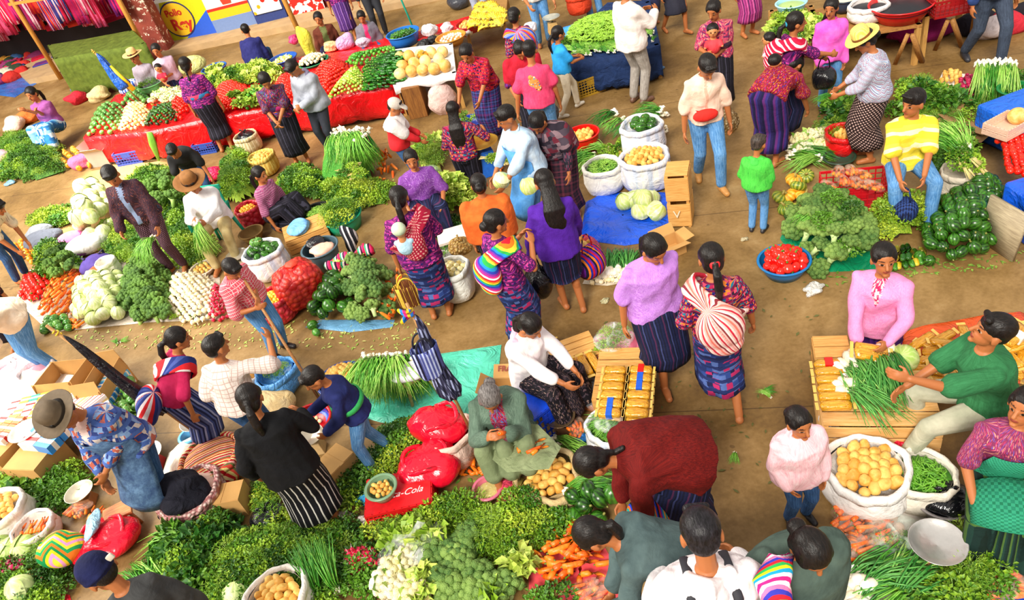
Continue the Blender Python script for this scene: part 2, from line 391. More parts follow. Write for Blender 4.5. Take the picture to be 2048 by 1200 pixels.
        if shoe: T.cap(feet[i],heel+fdv*.03*s,.042*s,.04*s,8)
    ob = B.build('body',skin_mat(),root);Hc,Hr = H.copy(),hd.copy()
    def paint(me):
        Pn = coords(me);q = (Pn-Hc)@Hr/hs;c = np.tile(np.array(sk),(len(Pn),1))
        def blot(cx,cz,rx,rz,colr,a=1.0):
            m = (((np.abs(q[:,0])-cx)/rx)**2+((q[:,2]-cz)/rz)**2 < 1) & (q[:,1] > .045) & (np.linalg.norm(q,axis=1) < .14);c[m] = c[m]*(1-a)+np.array(colr)*a
        if face:
            blot(.031,.027,.02,.005,hexc('38201a'));blot(.03,.001,.015,.0065,hexc('d0b8a4'));blot(.029,.001,.0095,.009,hexc('120a08'));blot(0,-.055,.024,.0095,hexc('8e3d30'));blot(.04,-.03,.02,.02,hexc('b8623c'),.35);blot(.0,-.031,.006,.003,hexc('5c2a1a'))
        at = me.attributes.new('col','FLOAT_COLOR','POINT');at.data.foreach_set('color',c.astype(np.float32).ravel())
    deferred(ob,vox,paint,2)
    for S in SH:
        if shoe: deferred(S.build('shoe',plain(shoe,.45,name='shoe leather'),root),vox*1.1,None,1)
    cl = vox*1.5
    # garment above the waist
    og = oh = root
    if top is not None:
        T = MB();e = ease*s;bo = [(N,P-d1*.05*s,rt,0.0)]
        hp = P-d1*(hem-.02)*s
        T.rings([ring(hp,d1,.150*s*w+e*1.3,.118*s*w+e*1.2),ring(P+d1*.04*s,d1,.152*s*w+e*1.2,.120*s*w+e),ring(waist,d1,.128*s*w+e*1.3,.098*s*w+e*1.2),ring(waist+d2*.13*s,d2,.142*s*w+e,.106*s*w+e),ring(waist+d2*.21*s,d2,.155*s*w+e,.104*s*w+e*.8),ring(C,d2,.150*s*w+e*.6,.082*s+e*.5),ring(C+d2*.035*s,d2,.095*s+e*.3,.066*s),ring(C+d2*.05*s,d2,.058*s+e*.2,.056*s)])
        for i in (0,1):
            q = (-1,1)[i];T.ell(sh[i]-rt*q*.014*s,.047*s+e*.35,seg=12,ring=8)
            if sleeve <= .5:
                en = sh[i]+(el[i]-sh[i])*(sleeve/.5);T.cap(sh[i]-rt*q*.02*s,en,.045*s+e*.4,.05*s+e*1.0,12);bo.append((sh[i],en,fwd,0.0))
            else:
                en = el[i]+(ha[i]-el[i])*min(.97,(sleeve-.5)/.5);T.cap(sh[i]-rt*q*.02*s,el[i],.046*s+e*.45,.043*s+e*.7,12);T.cap(el[i],en,.043*s+e*.7,.034*s+e*.6,12);bo += [(sh[i],el[i],fwd,0.0),(el[i],en,fwd,.27*s)]
        mats_ = [top]+([front] if front else [])
        o = og = T.build('upper_garment',mats_,root)
        def pt(me,bo=bo,front=front):
            Pn,pa = set_pat(me,bo)
            nn = Pn+.006*s*np.stack([np.sin(Pn[:,2]*31+Pn[:,0]*17),np.sin(Pn[:,2]*27+Pn[:,0]*23+1),np.sin(Pn[:,0]*29+Pn[:,1]*19)],1);me.vertices.foreach_set('co',nn.astype(np.float32).ravel())
            if front:
                for p in me.polygons:
                    vi = p.vertices;a_ = pa[vi[0],2];v_ = pa[vi[0],1]
                    c_ = Pn[vi[0]]-N;fd_ = c_@fwd;rx_ = abs(c_@rt)
                    if fd_ > .02*s and rx_ < (fw if isinstance(fw,(int,float)) else fw[0]*(max(0,1-v_/fw[1])))*s and (-c_@d2) < .6*s and np.linalg.norm(c_-rt*(c_@rt)) < .62*s: p.material_index = 1
        deferred(o,cl,pt,3)
    # below the waist
    if bot:
        kind,bm = bot
        if kind == 'skirt':
            if pose in ('stand','walk'):
                km = (kn[0]+kn[1])/2;le_ = [kn[i]+(feet[i]-kn[i])*k if k >= 0 else kn[i]+(hip[i]-kn[i])*(-k) for i in (0,1)];end = (le_[0]+le_[1])/2
                dk = np.abs(kn[0]-kn[1])/2;de = np.abs(le_[0]-le_[1])/2
                T = MB();pts = [waist+d1*.03*s,waist-d1*.03*s,P,P+(km-P)*.5,km,end]
                rx = [.118*w*s,.126*w*s,.168*w*s,.165*w*s,max(.155*w*s*flare,dk[0]+.085*s),max(.165*w*s*flare,de[0]+.085*s)]
                ry = [.10*w*s,.105*w*s,.138*w*s,max(.142*w*s,dk[1]*.6+.08*s),max(.145*w*s*flare,dk[1]+.085*s),max(.15*w*s*flare,de[1]+.08*s)]
                from_i = [];n = 40;a = np.linspace(0,2*PI,n,endpoint=False);R_ = [];acc = 0;vv = []
                # resample
                T_ = np.linspace(0,5,16);ph = RNG.uniform(0,6,3)
                for t in T_:
                    i = min(4,int(t));u = t-i;u = u;c = pts[i]*(1-u)+pts[i+1]*u;a_x = rx[i]*(1-u)+rx[i+1]*u;a_y = ry[i]*(1-u)+ry[i+1]*u
                    dd = nrm(pts[min(5,i+1)]-pts[max(0,i-1)]);X_,Y_,_ = frame(dd,X);fo = .035*(t/5)**1.5;kk = 1+fo*(np.sin(a*7+ph[0]+t*.3)+.6*np.sin(a*11+ph[1]-t*.2))
                    R_.append(c+a_x*np.outer(np.cos(a)*kk,X_)+a_y*np.outer(np.sin(a)*kk,Y_));vv += [np.stack([(a/(2*PI))*.9,np.full(n,np.linalg.norm(c-pts[0])),a],1)]
                T.rings(R_,cap=False);o = T.build('skirt',bm,root);me = o.data
                at = me.attributes.new('pat','FLOAT_VECTOR','POINT');at.data.foreach_set('vector',np.concatenate(vv).astype(np.float32).ravel())
                so = o.modifiers.new('thick','SOLIDIFY');so.thickness = .006
            else:
                T = MB();km = (kn[0]+kn[1])/2;fm = (feet[0]+feet[1])/2;en = km+(fm-km)*max(.15,k);bo = [(waist,P,X,0),(P,km,X,.15),(km,en,X,.55)]
                T.ell(P-Z*.02*s,(.16*s*w,.125*s*w,.11*s));T.cap(waist,P,.11*s*w,.125*s*w,14)
                for i in (0,1): T.cap(hip[i],kn[i],.105*s*w,.078*s,12);T.cap(kn[i],kn[i]+(feet[i]-kn[i])*max(.15,k),.078*s,.085*s,12)
                T.cap(P,km,.1*s,.075*s);T.cap(km,en,.075*s,.09*s)
                if pose in ('low','heel'): T.ell((P*[1,1,0]+km*[1,1,0])/2+Z*.07*s,(.23*s,np.linalg.norm((P-km)[:2])/2+.12*s,.09*s));bo.append((P*[1,1,0],km*[1,1,0],X,.1))
                o = T.build('skirt',bm,root);deferred(o,cl,lambda me,bo=bo: set_pat(me,bo),4)
        else:
            T = MB();bo = [(waist,P,X,0)]
            T.rings([ring(waist+d1*.0*s,d1,.122*s*w,.097*s*w),ring(P+d1*.04*s,d1,.150*s*w,.118*s*w),ring(P-d1*.05*s,d1,.150*s*w,.115*s*w),ring(P-Z*.09*s,Z if pose in ('stand','walk') else d1,.10*s,.08*s)])
            for i in (0,1):
                T.cap(hip[i],kn[i],.093*s*w,.066*s,12);en = kn[i]+(feet[i]-kn[i])*(.93 if k > .5 else k);T.cap(kn[i],en,.068*s,.056*s,12);bo += [(hip[i],kn[i],X,.1),(kn[i],en,X,.5)]
            o = T.build('trousers',bm,root);deferred(o,cl,lambda me,bo=bo: set_pat(me,bo),3)
    # hair
    hm = hmat or hair_mat();T = MB();hp = lambda x,y,z: H+hd@(np.array([x,y,z])*hs)
    if hair == 'short': T.ell(hp(0,-.016,.040),np.array([.081,.097,.082])*hs,hd,18,12);T.ell(hp(0,-.05,-.0),np.array([.068,.052,.065])*hs,hd,12,9);T.cap(hp(-.03,.062,.085),hp(.04,.06,.085),.022*hs,.018*hs,8)
    elif hair == 'bald': pass
    else:
        T.ell(hp(0,-.02,.036),np.array([.083,.096,.087])*hs,hd,18,12);T.ell(hp(0,-.05,-.012),np.array([.073,.055,.075])*hs,hd,12,9)
        for q in (-1,1): T.ell(hp(q*.062,.005,.03),np.array([.022,.05,.045])*hs,hd,8,7)
        if hair == 'bun': T.ell(hp(0,-.115,-.012),np.array([.045,.038,.042])*hs,hd,12,9)
        dn = -Z*.75-d2*.25;bk = -fwd*.04
        if hair == 'tail':
            p0 = hp(0,-.10,.0);T.ell(p0,.03*hs,seg=10,ring=8);T.tube([p0,p0-fwd*.07*s+dn*.06*s,p0-fwd*.09*s+dn*.16*s,p0-fwd*.07*s+dn*.28*s,p0-fwd*.06*s+dn*.34*s],[.02*s,.033*s,.034*s,.022*s,.006*s],10)
        if hair == 'braid':
            p0 = hp(0,-.09,-.04);b_ = C-fwd*.115*s;pts = [p0,N-fwd*.09*s,b_,b_-d2*.16*s-fwd*.01*s,b_-d2*.3*s,b_-d2*.38*s]
            for i in range(len(pts)-1):
                for j in range(3): c_ = pts[i]+(pts[i+1]-pts[i])*j/3;T.ell(c_,(.024-.0022*i)*s,seg=8,ring=7)
        if hair == 'long':
            p0 = hp(0,-.075,.0);b_ = C-fwd*.115*s;T.tube([p0,N-fwd*.085*s,b_,b_-d2*.14*s-fwd*.01*s,b_-d2*.27*s,b_-d2*.34*s],[.066*s,.088*s,.105*s,.1*s,.072*s,.02*s],16,flat=.36,ref=tuple(rt))
        if hair == 'fall':   # bending over, the hair falls past the face
            p0 = hp(0,-.06,.02);T.tube([p0,p0+hd@np.array([0,-.03,.1])*s-Z*.04*s,p0+fwd*.05*s-Z*.18*s+Y*.1*s,p0-Z*.36*s+Y*.13*s,p0-Z*.46*s+Y*.13*s],[.04*s,.05*s,.048*s,.035*s,.01*s],10)
    if T.n: oh = T.build('hair',hm,root);deferred(oh,max(.007,vox*1.1),None,2)
    # extras
    for e in ex:
        nme,m_ = e[0],e[1];a_ = e[2:]
        if nme == 'tie': MB().ell(hp(0,-.105,.0),np.array([.035,.018,.035])*hs,hd,10,8).build('hair_tie',m_,oh)
        elif nme == 'hood': T = MB();T.tube([C+rt*.08*s+fwd*.05*s,C+rt*.095*s-fwd*.03*s+d2*.03*s,C-fwd*.10*s+d2*.03*s,C-rt*.095*s-fwd*.03*s+d2*.03*s,C-rt*.08*s+fwd*.05*s],[.025*s,.034*s,.05*s,.034*s,.025*s],10);T.ell(C-fwd*.095*s-d2*.03*s,(.075*s,.05*s,.07*s));deferred(T.build('hood',m_,og),cl,None,3)
        elif nme == 'collar': MB().tube([C+fwd*.068*s+d2*.015*s-rt*.01*s,C-rt*.065*s+d2*.055*s,C-fwd*.06*s+d2*.06*s,C+rt*.065*s+d2*.055*s,C+fwd*.068*s+d2*.015*s+rt*.01*s],.014*s,8,flat=.7).build('collar',m_,og)
        elif nme == 'sash':
            T = MB();a2 = np.linspace(0,2*PI,33)[:-1];Rr = [ring(waist+d1*q*s,d1,.142*s*w+ease*s*g_,.112*s*w+ease*s*g_,24) for q,g_ in ((-.035,.9),(-.02,1.4),(.02,1.4),(.035,.9))];T.rings(Rr,cap=False);T.build('sash',m_,root)
        elif nme == 'sling':    # woven carrying cloth: a band over one shoulder and a full bag on the back
            size = a_[0] if a_ else 1.0;sd = a_[1] if len(a_) > 1 else 1;low = a_[2] if len(a_) > 2 else 0.0;out = a_[3] if len(a_) > 3 else 0.0
            T = MB();cb = C-d2*(.15+low)*s-fwd*(.13+.05*size)*s+rt*out*s;T.ell(cb,(.145*s*size,.10*s*size,.155*s*size),np.stack([rt,fwd,d2],1),18,12)
            T.ell(cb-d2*.1*s*size+rt*.02*s,(.12*s*size,.08*s*size,.1*s*size),np.stack([rt,fwd,d2],1),14,10)
            a2 = np.linspace(0,2*PI,25)[:-1];Rr = [];cc = C-d2*.14*s;ax = nrm(rt*sd*.155*s*w+d2*.16*s);pts = [cc+ax*np.cos(q)*(.215*s*w)+fwd*np.sin(q)*(.128*s*w+ease*s) for q in a2];pts.append(pts[0])
            T.tube(pts,[.022*s]*len(pts),8,cap=False);
            for q in np.linspace(-.06,.06,4): T.tube([p+np.cross(ax,fwd)*q*s for p in pts],.021*s,7,cap=False)
            bo = [(cb+d2*.2*s+rt*sd*.1*s,cb-d2*.2*s-rt*sd*.1*s,rt,0)]
            deferred(T.build('carrying_cloth',m_,root),cl*1.05,lambda me,bo=bo: set_pat(me,bo),3)
        elif nme == 'shawl':    # draped over the shoulders
            ln = a_[0] if a_ else .25;T = MB();bo = [(N,P,rt,0)];q_ = .016
            T.rings([ring(C-d2*ln*s,d2,(.195+q_)*s*w+ease*s,(.125+q_)*s*w+ease*s,30),ring(C-d2*.12*s,d2,(.198+q_)*s*w+ease*s,(.125+q_)*s*w+ease*s,30),ring(C-d2*.02*s,d2,(.19+q_)*s*w,.105*s*w+ease*s,30),ring(C+d2*.05*s,d2,.11*s,.085*s,30),ring(C+d2*.065*s,d2,.072*s,.068*s,30)])
            for i in (0,1): T.cap(sh[i],sh[i]+(el[i]-sh[i])*.75,.07*s+ease*s,.062*s+ease*s,12)
            deferred(T.build('shawl',m_,root),cl,lambda me,bo=bo: set_pat(me,bo),3)
        elif nme == 'apron':
            T = MB();n = 11;a2 = np.linspace(-1.25,1.25,n);Rr = []
            km = (kn[0]+kn[1])/2;pts = [(C-d2*.10*s,.55,d2),(waist+d2*.05*s,.8,d2),(waist,1.1,d1),(P,1.12,d1),(P+(km-P)*.5,1.1,d1),(km,.95,Z),(km+((feet[0]+feet[1])/2-km)*.35,.9,Z)]
            if pose in ('sit','low'): pts[4:] = [(P+(km-P)*.5,1.1,nrm(P-km)),(km-(km-P)*.12,1.1,nrm(nrm(P-km)+Z*.5)),(km+(feet[0]-km)*.12*[0,1,1]+Z*.03*s,1.1,nrm(nrm(P-km)+Z))]
            for c_,q,dd in pts:
                X_,Y_,_ = frame(dd,rt);aa = a2*q*.85;sh_ = 1.0 if dd is d2 or dd is d1 else 1.12
                Rr.append(c_+((.155*w)*s+ease*s)*sh_*np.outer(np.sin(aa),X_)+((.128*w)*s+ease*s)*sh_*np.outer(np.cos(aa),Y_))
            T.rings(Rr,cap=False,close=False);o = T.build('apron',m_,root);at = o.data.attributes.new('pat','FLOAT_VECTOR','POINT');at.data.foreach_set('vector',np.array([(q*.14,i*.13,0) for i in range(len(Rr)) for q in a2],np.float32).ravel());so = o.modifiers.new('t','SOLIDIFY');so.thickness = .006
        elif nme == 'strap':
            for q in (-1,1):
                pts = [P+rt*q*.09*s-fwd*.135*s*w+d1*.03*s,waist+rt*q*.06*s-fwd*(.115*w*s+ease*s),C-d2*.14*s-fwd*(.118*s*w+ease*s)+rt*q*.07*s,C-d2*.02*s-fwd*(.085*s+ease*s)+rt*q*.1*s,C+d2*.045*s+rt*q*.09*s,C+fwd*.1*s+rt*q*.09*s,C-d2*.15*s+fwd*(.125*s*w+ease*s)+rt*q*.08*s]
                MB().tube(pts,.022*s,8,flat=.35,ref=tuple(rt)).build('shoulder_strap',m_,root)
        elif nme == 'pouch': MB().ell(waist-d1*.06*s+fwd*(.14*s*w)+rt*a_[0]*s,(.13*s,.06*s,.07*s),np.stack([rt,fwd,d1],1),16,10,lambda d: 1-.12*np.abs(d[:,2])**3).build('waist_pouch',m_,root);MB().rings([ring(waist-d1*.04*s+d1*q*s,d1,.156*s*w,.126*s*w,24) for q in (-.02,.0,.02)],cap=False).build('belt',m_,root)
    if hat:
        kind,m_,band = hat
        hr = np.stack(frame(hd@nrm((0,-.12,1)),hd@X),1);c_ = hp(0,-.008,.055)
        if kind == 'brim':
            T = MB();T.lathe([(.0,.115),(.04,.118),(.07,.105),(.082,.07),(.088,.02),(.092,.0),(.13,-.008),(.165,.0),(.172,.006),(.168,.010),(.13,.003),(.09,.008)],(0,0,0),28,wob=lambda a,t: 1+.05*np.cos(2*a)*(t > .4));T.v[-1][:,2] += .11*(np.abs(T.v[-1][:,0])-.09).clip(0)*2
            T.v[-1] = (T.v[-1]*hs)@hr.T+c_;ht = T.build('hat',m_,root)
            U = MB();U.lathe([(.086,.028),(.093,.003),(.094,.003),(.09,.03)],(0,0,0),28);U.v[-1] = (U.v[-1]*hs)@hr.T+c_;U.build('hat_band',band,ht)
        elif kind == 'cap':
            T = MB();T.ell(hp(0,-.01,.045),np.array([.087,.101,.085])*hs,hd,18,12);T.ell(hp(0,.11,.04),np.array([.068,.075,.012])*hs,hd@rotm(X,-.25),16,8);deferred(T.build('cap',m_,root),vox*1.2,lambda me: set_pat(me,[(hp(0,0,.2),hp(0,0,-.1),hd@X,0)]),2)
        elif kind == 'beanie':
            T = MB();T.ell(hp(0,-.012,.045),np.array([.091,.105,.094])*hs,hd,18,12);T.ell(hp(0,-.012,.02),np.array([.096,.110,.028])*hs,hd,18,8);deferred(T.build('cap',m_,root),vox*1.2,lambda me: set_pat(me,[(hp(0,0,.2),hp(0,0,-.1),hd@X,0)]),2);MB().box(hp(.045,-.095,.035),(.07*hs,.02*hs,.035*hs),hd@rotm(Z,-.5)).build('pale_stripe',plain('d8ccb8',.8),root,bevel=.006)
    cr,sr = math.cos(-math.radians(f)),math.sin(-math.radians(f));W = lambda p: np.array([g[0]+cr*p[0]-sr*p[1],g[1]+sr*p[0]+cr*p[1],g[2]+p[2]])
    return {'root': root,'L': W(hands[0]),'R': W(hands[1]),'back': W(C-d2*.1*s-fwd*.2*s),'chest': W(C-d2*.1*s+fwd*.2*s),'head': W(H),'f': f,'s': s,'W': W,'C': C,'d2': d2,'fwd': fwd,'rt': rt,'P': P,'kn': kn,'hip': hip,'feet': feet}
def baby(p,f,cap,wrap,label,s=1.0,tilt=0,capname='cap'):
    """an infant carried upright: head, cap and a small wrapped body"""
    root = empty('infant',tuple(p),-math.radians(f),label,'baby');B = MB();r = .068*s
    B.ell((0,0,0),(r,r*1.12,r*1.1),None,16,11);B.ell((0,r*.35,-r*.5),(r*.75,r*.7,r*.55));B.ell((0,r*1.15,-r*.15),r*.16);B.cap((0,-.01,-r*.8),(0,-.01,-r*1.8),r*.5,r*.6);B.ell((0,0,-r*2.9),(r*1.2,r*.95,r*1.4))
    for q in (-1,1): B.ell((q*r,0,-r*.2),r*.2);B.cap((q*r*1.1,0,-r*2.1),(q*r*1.5,r*.9,-r*2.7),r*.35,r*.25)
    o = B.build('body',skin_mat(),root)
    def paint(me):
        q = coords(me)/(r/.068)/1.0;c = np.tile(np.array(SKIN_L),(len(q),1));k = 1
        for cx,cz,rx,rz,cc in ((.026,.0,.012,.007,'1a0f0b'),(0,-.04,.014,.006,'9a4436')):
            m = (((np.abs(q[:,0])-cx)/rx)**2+((q[:,2]-cz)/rz)**2 < 1) & (q[:,1] > .03);c[m] = hexc(cc)
        at = me.attributes.new('col','FLOAT_COLOR','POINT');at.data.foreach_set('color',c.astype(np.float32).ravel())
    deferred(o,.008,paint,2)
    H = MB();H.ell((0,-r*.18,r*.32),(r*1.1,r*1.15,r*1.02),None,16,11);H.build(capname,cap,root)
    U = MB();U.ell((0,0,-r*2.9),(r*1.32,r*1.1,r*1.5))
    for q in (-1,1): U.cap((q*r*1.1,0,-r*2.1),(q*r*1.4,r*.7,-r*2.6),r*.45,r*.4)
    deferred(U.build('clothing',wrap,root),.011,lambda me: set_pat(me,[((0,0,0),(0,0,-.3),(1,0,0),0)]),3)
    return root
# ---------------------------------------------------------------- produce
def lump(seed,amp=.06,fr=2.2):
    r = np.random.default_rng(seed);K = r.normal(0,fr,(4,3));p = r.uniform(0,6,4)
    return lambda d: 1+amp*np.sin(d@K.T+p).sum(1)/2
def ribs(n,amp,fl=0.0):
    return lambda d: (1-amp+amp*np.abs(np.cos(n/2*np.arctan2(d[:,1],d[:,0]))))*(1-fl*np.abs(d[:,2])**6)
def one(name,mb,m,loc=(0,0,0),parent=None): return mb.build(name,m,parent)
G_DK,G_MD,G_LT = '2c6412','4c9a1c','8cc232'
def P_potato(i,nm='potato',a='d89a3c',b='f2c468',sz=(.047,.034,.031)): return one(nm,MB().ell((0,0,0),sz,None,12,8,lump(i,.09)),veg(a,b,.6,30))
def P_tomato(i): return one('tomato',MB().ell((0,0,0),(.034,.034,.028),None,12,8,lump(i,.04)),veg('d81408','f83018',.2,12,.05))
def P_lime(i,a='7cb020',b='c8dc50',r=.026,nm='lime'): return one(nm,MB().ell((0,0,0),(r,r,r*1.1),None,10,7,lump(i,.03)),veg(a,b,.3,18,.1))
def P_onion(i,a='f0e2c0',b='fff8e8',r=.027,nm='onion'):
    m = MB().ell((0,0,0),(r,r,r*.95),None,12,8,lump(i,.04));m.cap((0,0,r*.8),(r*.2,0,r*1.7),r*.28,r*.12,6);m.cap((0,0,-r*.8),(0,0,-r*1.25),r*.2,r*.1,6);return one(nm,m,veg(a,b,.4,20,.1))
def P_cabbage(i,a='a8c860',b='e4ecac',r=.105,nm='cabbage'):
    rr = np.random.default_rng(i);K = rr.normal(0,1.4,(5,3));p = rr.uniform(0,6,5)
    def dsp(d):
        q = (d@K.T+p);return 1+.035*np.abs(np.sin(q)).sum(1)-.07+.012*np.cos(9*np.arctan2(d[:,1],d[:,0]))
    def f():
        t = NT('cabbage leaf');o = t.obj();s = t.n('ShaderNodeSeparateXYZ',ins={0: o});an = t.math('ARCTAN2',s.outputs[1],s.outputs[0])
        w_ = t.math('ABSOLUTE',t.math('SINE',t.math('ADD',t.math('MULTIPLY',an,7.0),t.math('MULTIPLY',t.noise(o,7,3),9.0))));w_ = t.math('POWER',w_,.35)
        t.base(t.ramp(t.math('ADD',t.math('MULTIPLY',w_,-.5),t.math('ADD',t.noise(o,12,3),t.math('MULTIPLY',t.rnd(),.35))),[(.0,a),(.55,b)]));t.set(rough=.4);t.bump(w_,.25,.006);return t.m
    m = mat(('cab',a,b),f);o = one(nm,MB().ell((0,0,0),(r,r,r*.9),None,28,18,dsp),m)
    for k in range(2):
        an = rr.uniform(0,6);R = np.array(Matrix.Rotation(an,3,'Z')@Matrix.Rotation(1.15,3,'X'));L = MB();n = 9;th = np.linspace(0,1.05,6);Rr = []
        for t_ in th: q = np.linspace(0,2*PI,21)[:-1];rr_ = r*(1.03+.06*t_**3);Rr.append(np.stack([np.sin(t_)*np.cos(q)*rr_*(1+.06*np.sin(5*q)*t_),np.sin(t_)*np.sin(q)*rr_,np.cos(t_)*rr_*np.ones(20)],1)@R.T)
        L.rings(Rr,cap=False);L.build('outer_leaf',m,o)
    return o
def P_broccoli(i,a='34581a',b='6c9434',st='9cc060',nm='broccoli',r=.085):
    rr = np.random.default_rng(i);n = 22;root = MB();k = 0
    root.ell((0,0,0),(r*.8,r*.8,r*.55),None,14,9,lump(i,.1))
    for j in range(n):
        ph = math.acos(1-(j+.5)/n*1.05);th = j*2.4;c = np.array([math.sin(ph)*math.cos(th),math.sin(ph)*math.sin(th),math.cos(ph)*.62])*r*.86
        root.ell(c,r*rr.uniform(.24,.34),None,9,7,lump(i*30+j,.16,5))
    def f():
        t = NT('florets');o = t.obj();vo = t.n('ShaderNodeTexVoronoi',ins={'Vector': o,'Scale': 160.0});n_ = t.noise(o,14,3)
        t.base(t.ramp(t.math('ADD',t.math('MULTIPLY',vo.outputs['Distance'],-.45),t.math('ADD',n_,t.math('MULTIPLY',t.rnd(),.4))),[(.2,a),(.75,b)]));t.set(rough=.75);t.bump(t.math('SUBTRACT',1.0,vo.outputs['Distance']),.8,.006);return t.m
    o = one(nm,root,mat(('bro',a,b),f))
    s = MB();s.tube([(0,0,-r*.2),(.01,0,-r*.9),(.015,.01,-r*1.5)],[r*.42,r*.27,r*.25],9)
    for j in range(4): q = j*1.6+rr.uniform(0,1);s.tube([(0,0,-r*.8),(math.cos(q)*r*.4,math.sin(q)*r*.4,-r*.4)],[r*.12,r*.16],6)
    s.build('stem',plain(st,.5),o);return o
def leafsheet(mb,base,d,up,ln,wd,cup=.2,curl=.3,nL=5,ruf=.0,seed=0):
    """one broad leaf from base along d"""
    d = nrm(d);up = np.asarray(up,float);up = nrm(up-(up@d)*d);sd = np.cross(d,up);v = [];f = []
    for i in range(nL+1):
        t = i/nL;wv = wd*math.sin(PI*min(.98,.12+.86*t))**.8;c = base+d*ln*t*(1-.15*curl*t)+up*(math.sin(t*PI*.8)*ln*.2-curl*ln*t*t)
        z_ = ruf*math.sin(7*t+seed)*wd
        v += [c-sd*wv+up*(cup*wv+z_),c,c+sd*wv+up*(cup*wv-z_)]
    for i in range(nL): a = i*3;f += [(a,a+1,a+4,a+3),(a+1,a+2,a+5,a+4)]
    mb.add(v,f)
def P_cauliflower(i):
    o = P_broccoli(i,'e8d898','fbf4d4','c8dc90','cauliflower',.095);m = MB();rr = np.random.default_rng(i)
    for j in range(7): q = j*.9+rr.uniform(-.2,.2);leafsheet(m,np.array([math.cos(q)*.04,math.sin(q)*.04,-.08]),(math.cos(q)*.55,math.sin(q)*.55,.85),(-math.cos(q),-math.sin(q),.4),rr.uniform(.13,.17),.045,.25,-.15,6,.06,j)
    m.build('leaves',veg('6c9c2c','b8d468',.5,20),o);return o
def P_carrot(i,nm='carrot'):
    rr = np.random.default_rng(i);L_ = rr.uniform(.15,.2);b = rr.uniform(-.015,.015);m = MB()
    m.tube([(0,0,0),(L_*.03,0,0),(L_*.3,b,0),(L_*.65,b*1.6,0),(L_*.93,b,0),(L_,b*.7,0)],[.008,.019,.019,.0145,.008,.002],9);o = one(nm,m,veg('ee5a08','ff8a20',.4,22,.15,stretch=(3.0,.3,.3)))
    MB().tube([(-.012,0,0),(.004,0,0)],[.004,.007],6).build('stalk',plain('6a8a30'),o);return o
def P_radish(i):
    m = MB().ell((0,0,0),(.021,.021,.023),None,11,8,lump(i,.05));o = one('radish',m,veg('c00c30','f03058',.25,12,.05))
    MB().tube([(0,0,-.019),(.003,0,-.035),(.01,.003,-.055)],[.005,.0025,.0008],5).build('root_tip',plain('f4d0d0',.5),o);return o
def P_pepper(i,a='d00c08',b='f63020',nm='red_pepper',s=1.0):
    m = MB().ell((0,0,0),(.04*s,.04*s,.052*s),None,18,11,lambda d: ribs(4,.12)(d)*(1-.2*np.clip(-d[:,2],0,1))*(1-.18*np.exp(-((d[:,2]-1)/.1)**2)));o = one(nm,m,veg(a,b,.14,8,.05))
    MB().tube([(0,0,.036*s),(0,.002,.052*s),(.008*s,0,.07*s)],[.014*s,.006*s,.005*s],7).build('stalk',plain('4c8a20',.5),o);return o
def P_squash(i,nm='green_squash',a='12330a',b='4c8c26',r=.062,el=1.12):
    m = MB().ell((0,0,0),(r,r,r*el),None,20,12,lambda d: ribs(10,.05)(d)*lump(i,.03)(d));o = one(nm,m,ribbed(a,b,10,.25,.45))
    MB().tube([(0,0,r*el*.95),(.004,0,r*el*1.2)],[.009,.007],6).build('stalk',plain('8a8a40',.6),o);return o
def P_avocado(i): return one('avocado',MB().ell((0,0,0),(.038,.038,.06),None,14,9,lambda d: (1-.18*np.clip(d[:,2],0,1))*lump(i,.03)(d)),veg('123008','3c7a1c',.3,30,.4))
def P_chayote(i): return one('chayote',MB().ell((0,0,0),(.042,.036,.06),None,14,9,lambda d: (1-.22*np.clip(d[:,2],0,1))*ribs(5,.07)(d)),veg('2f6a1c','6cae40',.35,20,.2))
def P_zucchini(i,a='1e5014',b='4e8e2c',L_=.2,nm='zucchini',r=.026):
    rr = np.random.default_rng(i);b_ = rr.uniform(-.012,.012);o = one(nm,MB().tube([(0,0,0),(.01,0,0),(L_*.3,b_,0),(L_*.7,b_*1.4,0),(L_*.96,b_*.4,0),(L_,0,0)],[r*.45,r*.8,r,r*1.05,r*.7,r*.25],10),veg(a,b,.25,16,.1,stretch=(.4,3,3)))
    MB().tube([(-.02,0,0),(.004,0,0)],[r*.26,r*.36],6).build('stalk',plain('8aa050',.6),o);return o
def P_melon(i): return one('melon',MB().ell((0,0,0),(.09,.085,.085),None,20,13,lump(i,.03)),veg('e0a850','f8dc90',.5,14,.2))
def P_pumpkin(i,a='d8860c',b='f8b83c',nm='pumpkin',r=.1):
    m = MB().ell((0,0,0),(r,r,r*.68),None,40,14,lambda d: ribs(11,.12)(d)*(1-.3*np.exp(-((np.abs(d[:,2])-1)/.12)**2)));o = one(nm,m,ribbed(a,b,11,.4))
    MB().tube([(0,0,r*.4),(.005,0,r*.7),(.02,0,r*.95)],[.02,.012,.01],7).build('stalk',plain('9a8a40',.6),o);return o
def P_plum(i): return P_lime(i,'f0a020','ffd048',.024,'yellow_plum')
def P_bread(i): return one('bread_roll',MB().ell((0,0,0),(.06,.04,.028),None,14,9,lump(i,.05)),veg('c8862c','eec070',.6,20))
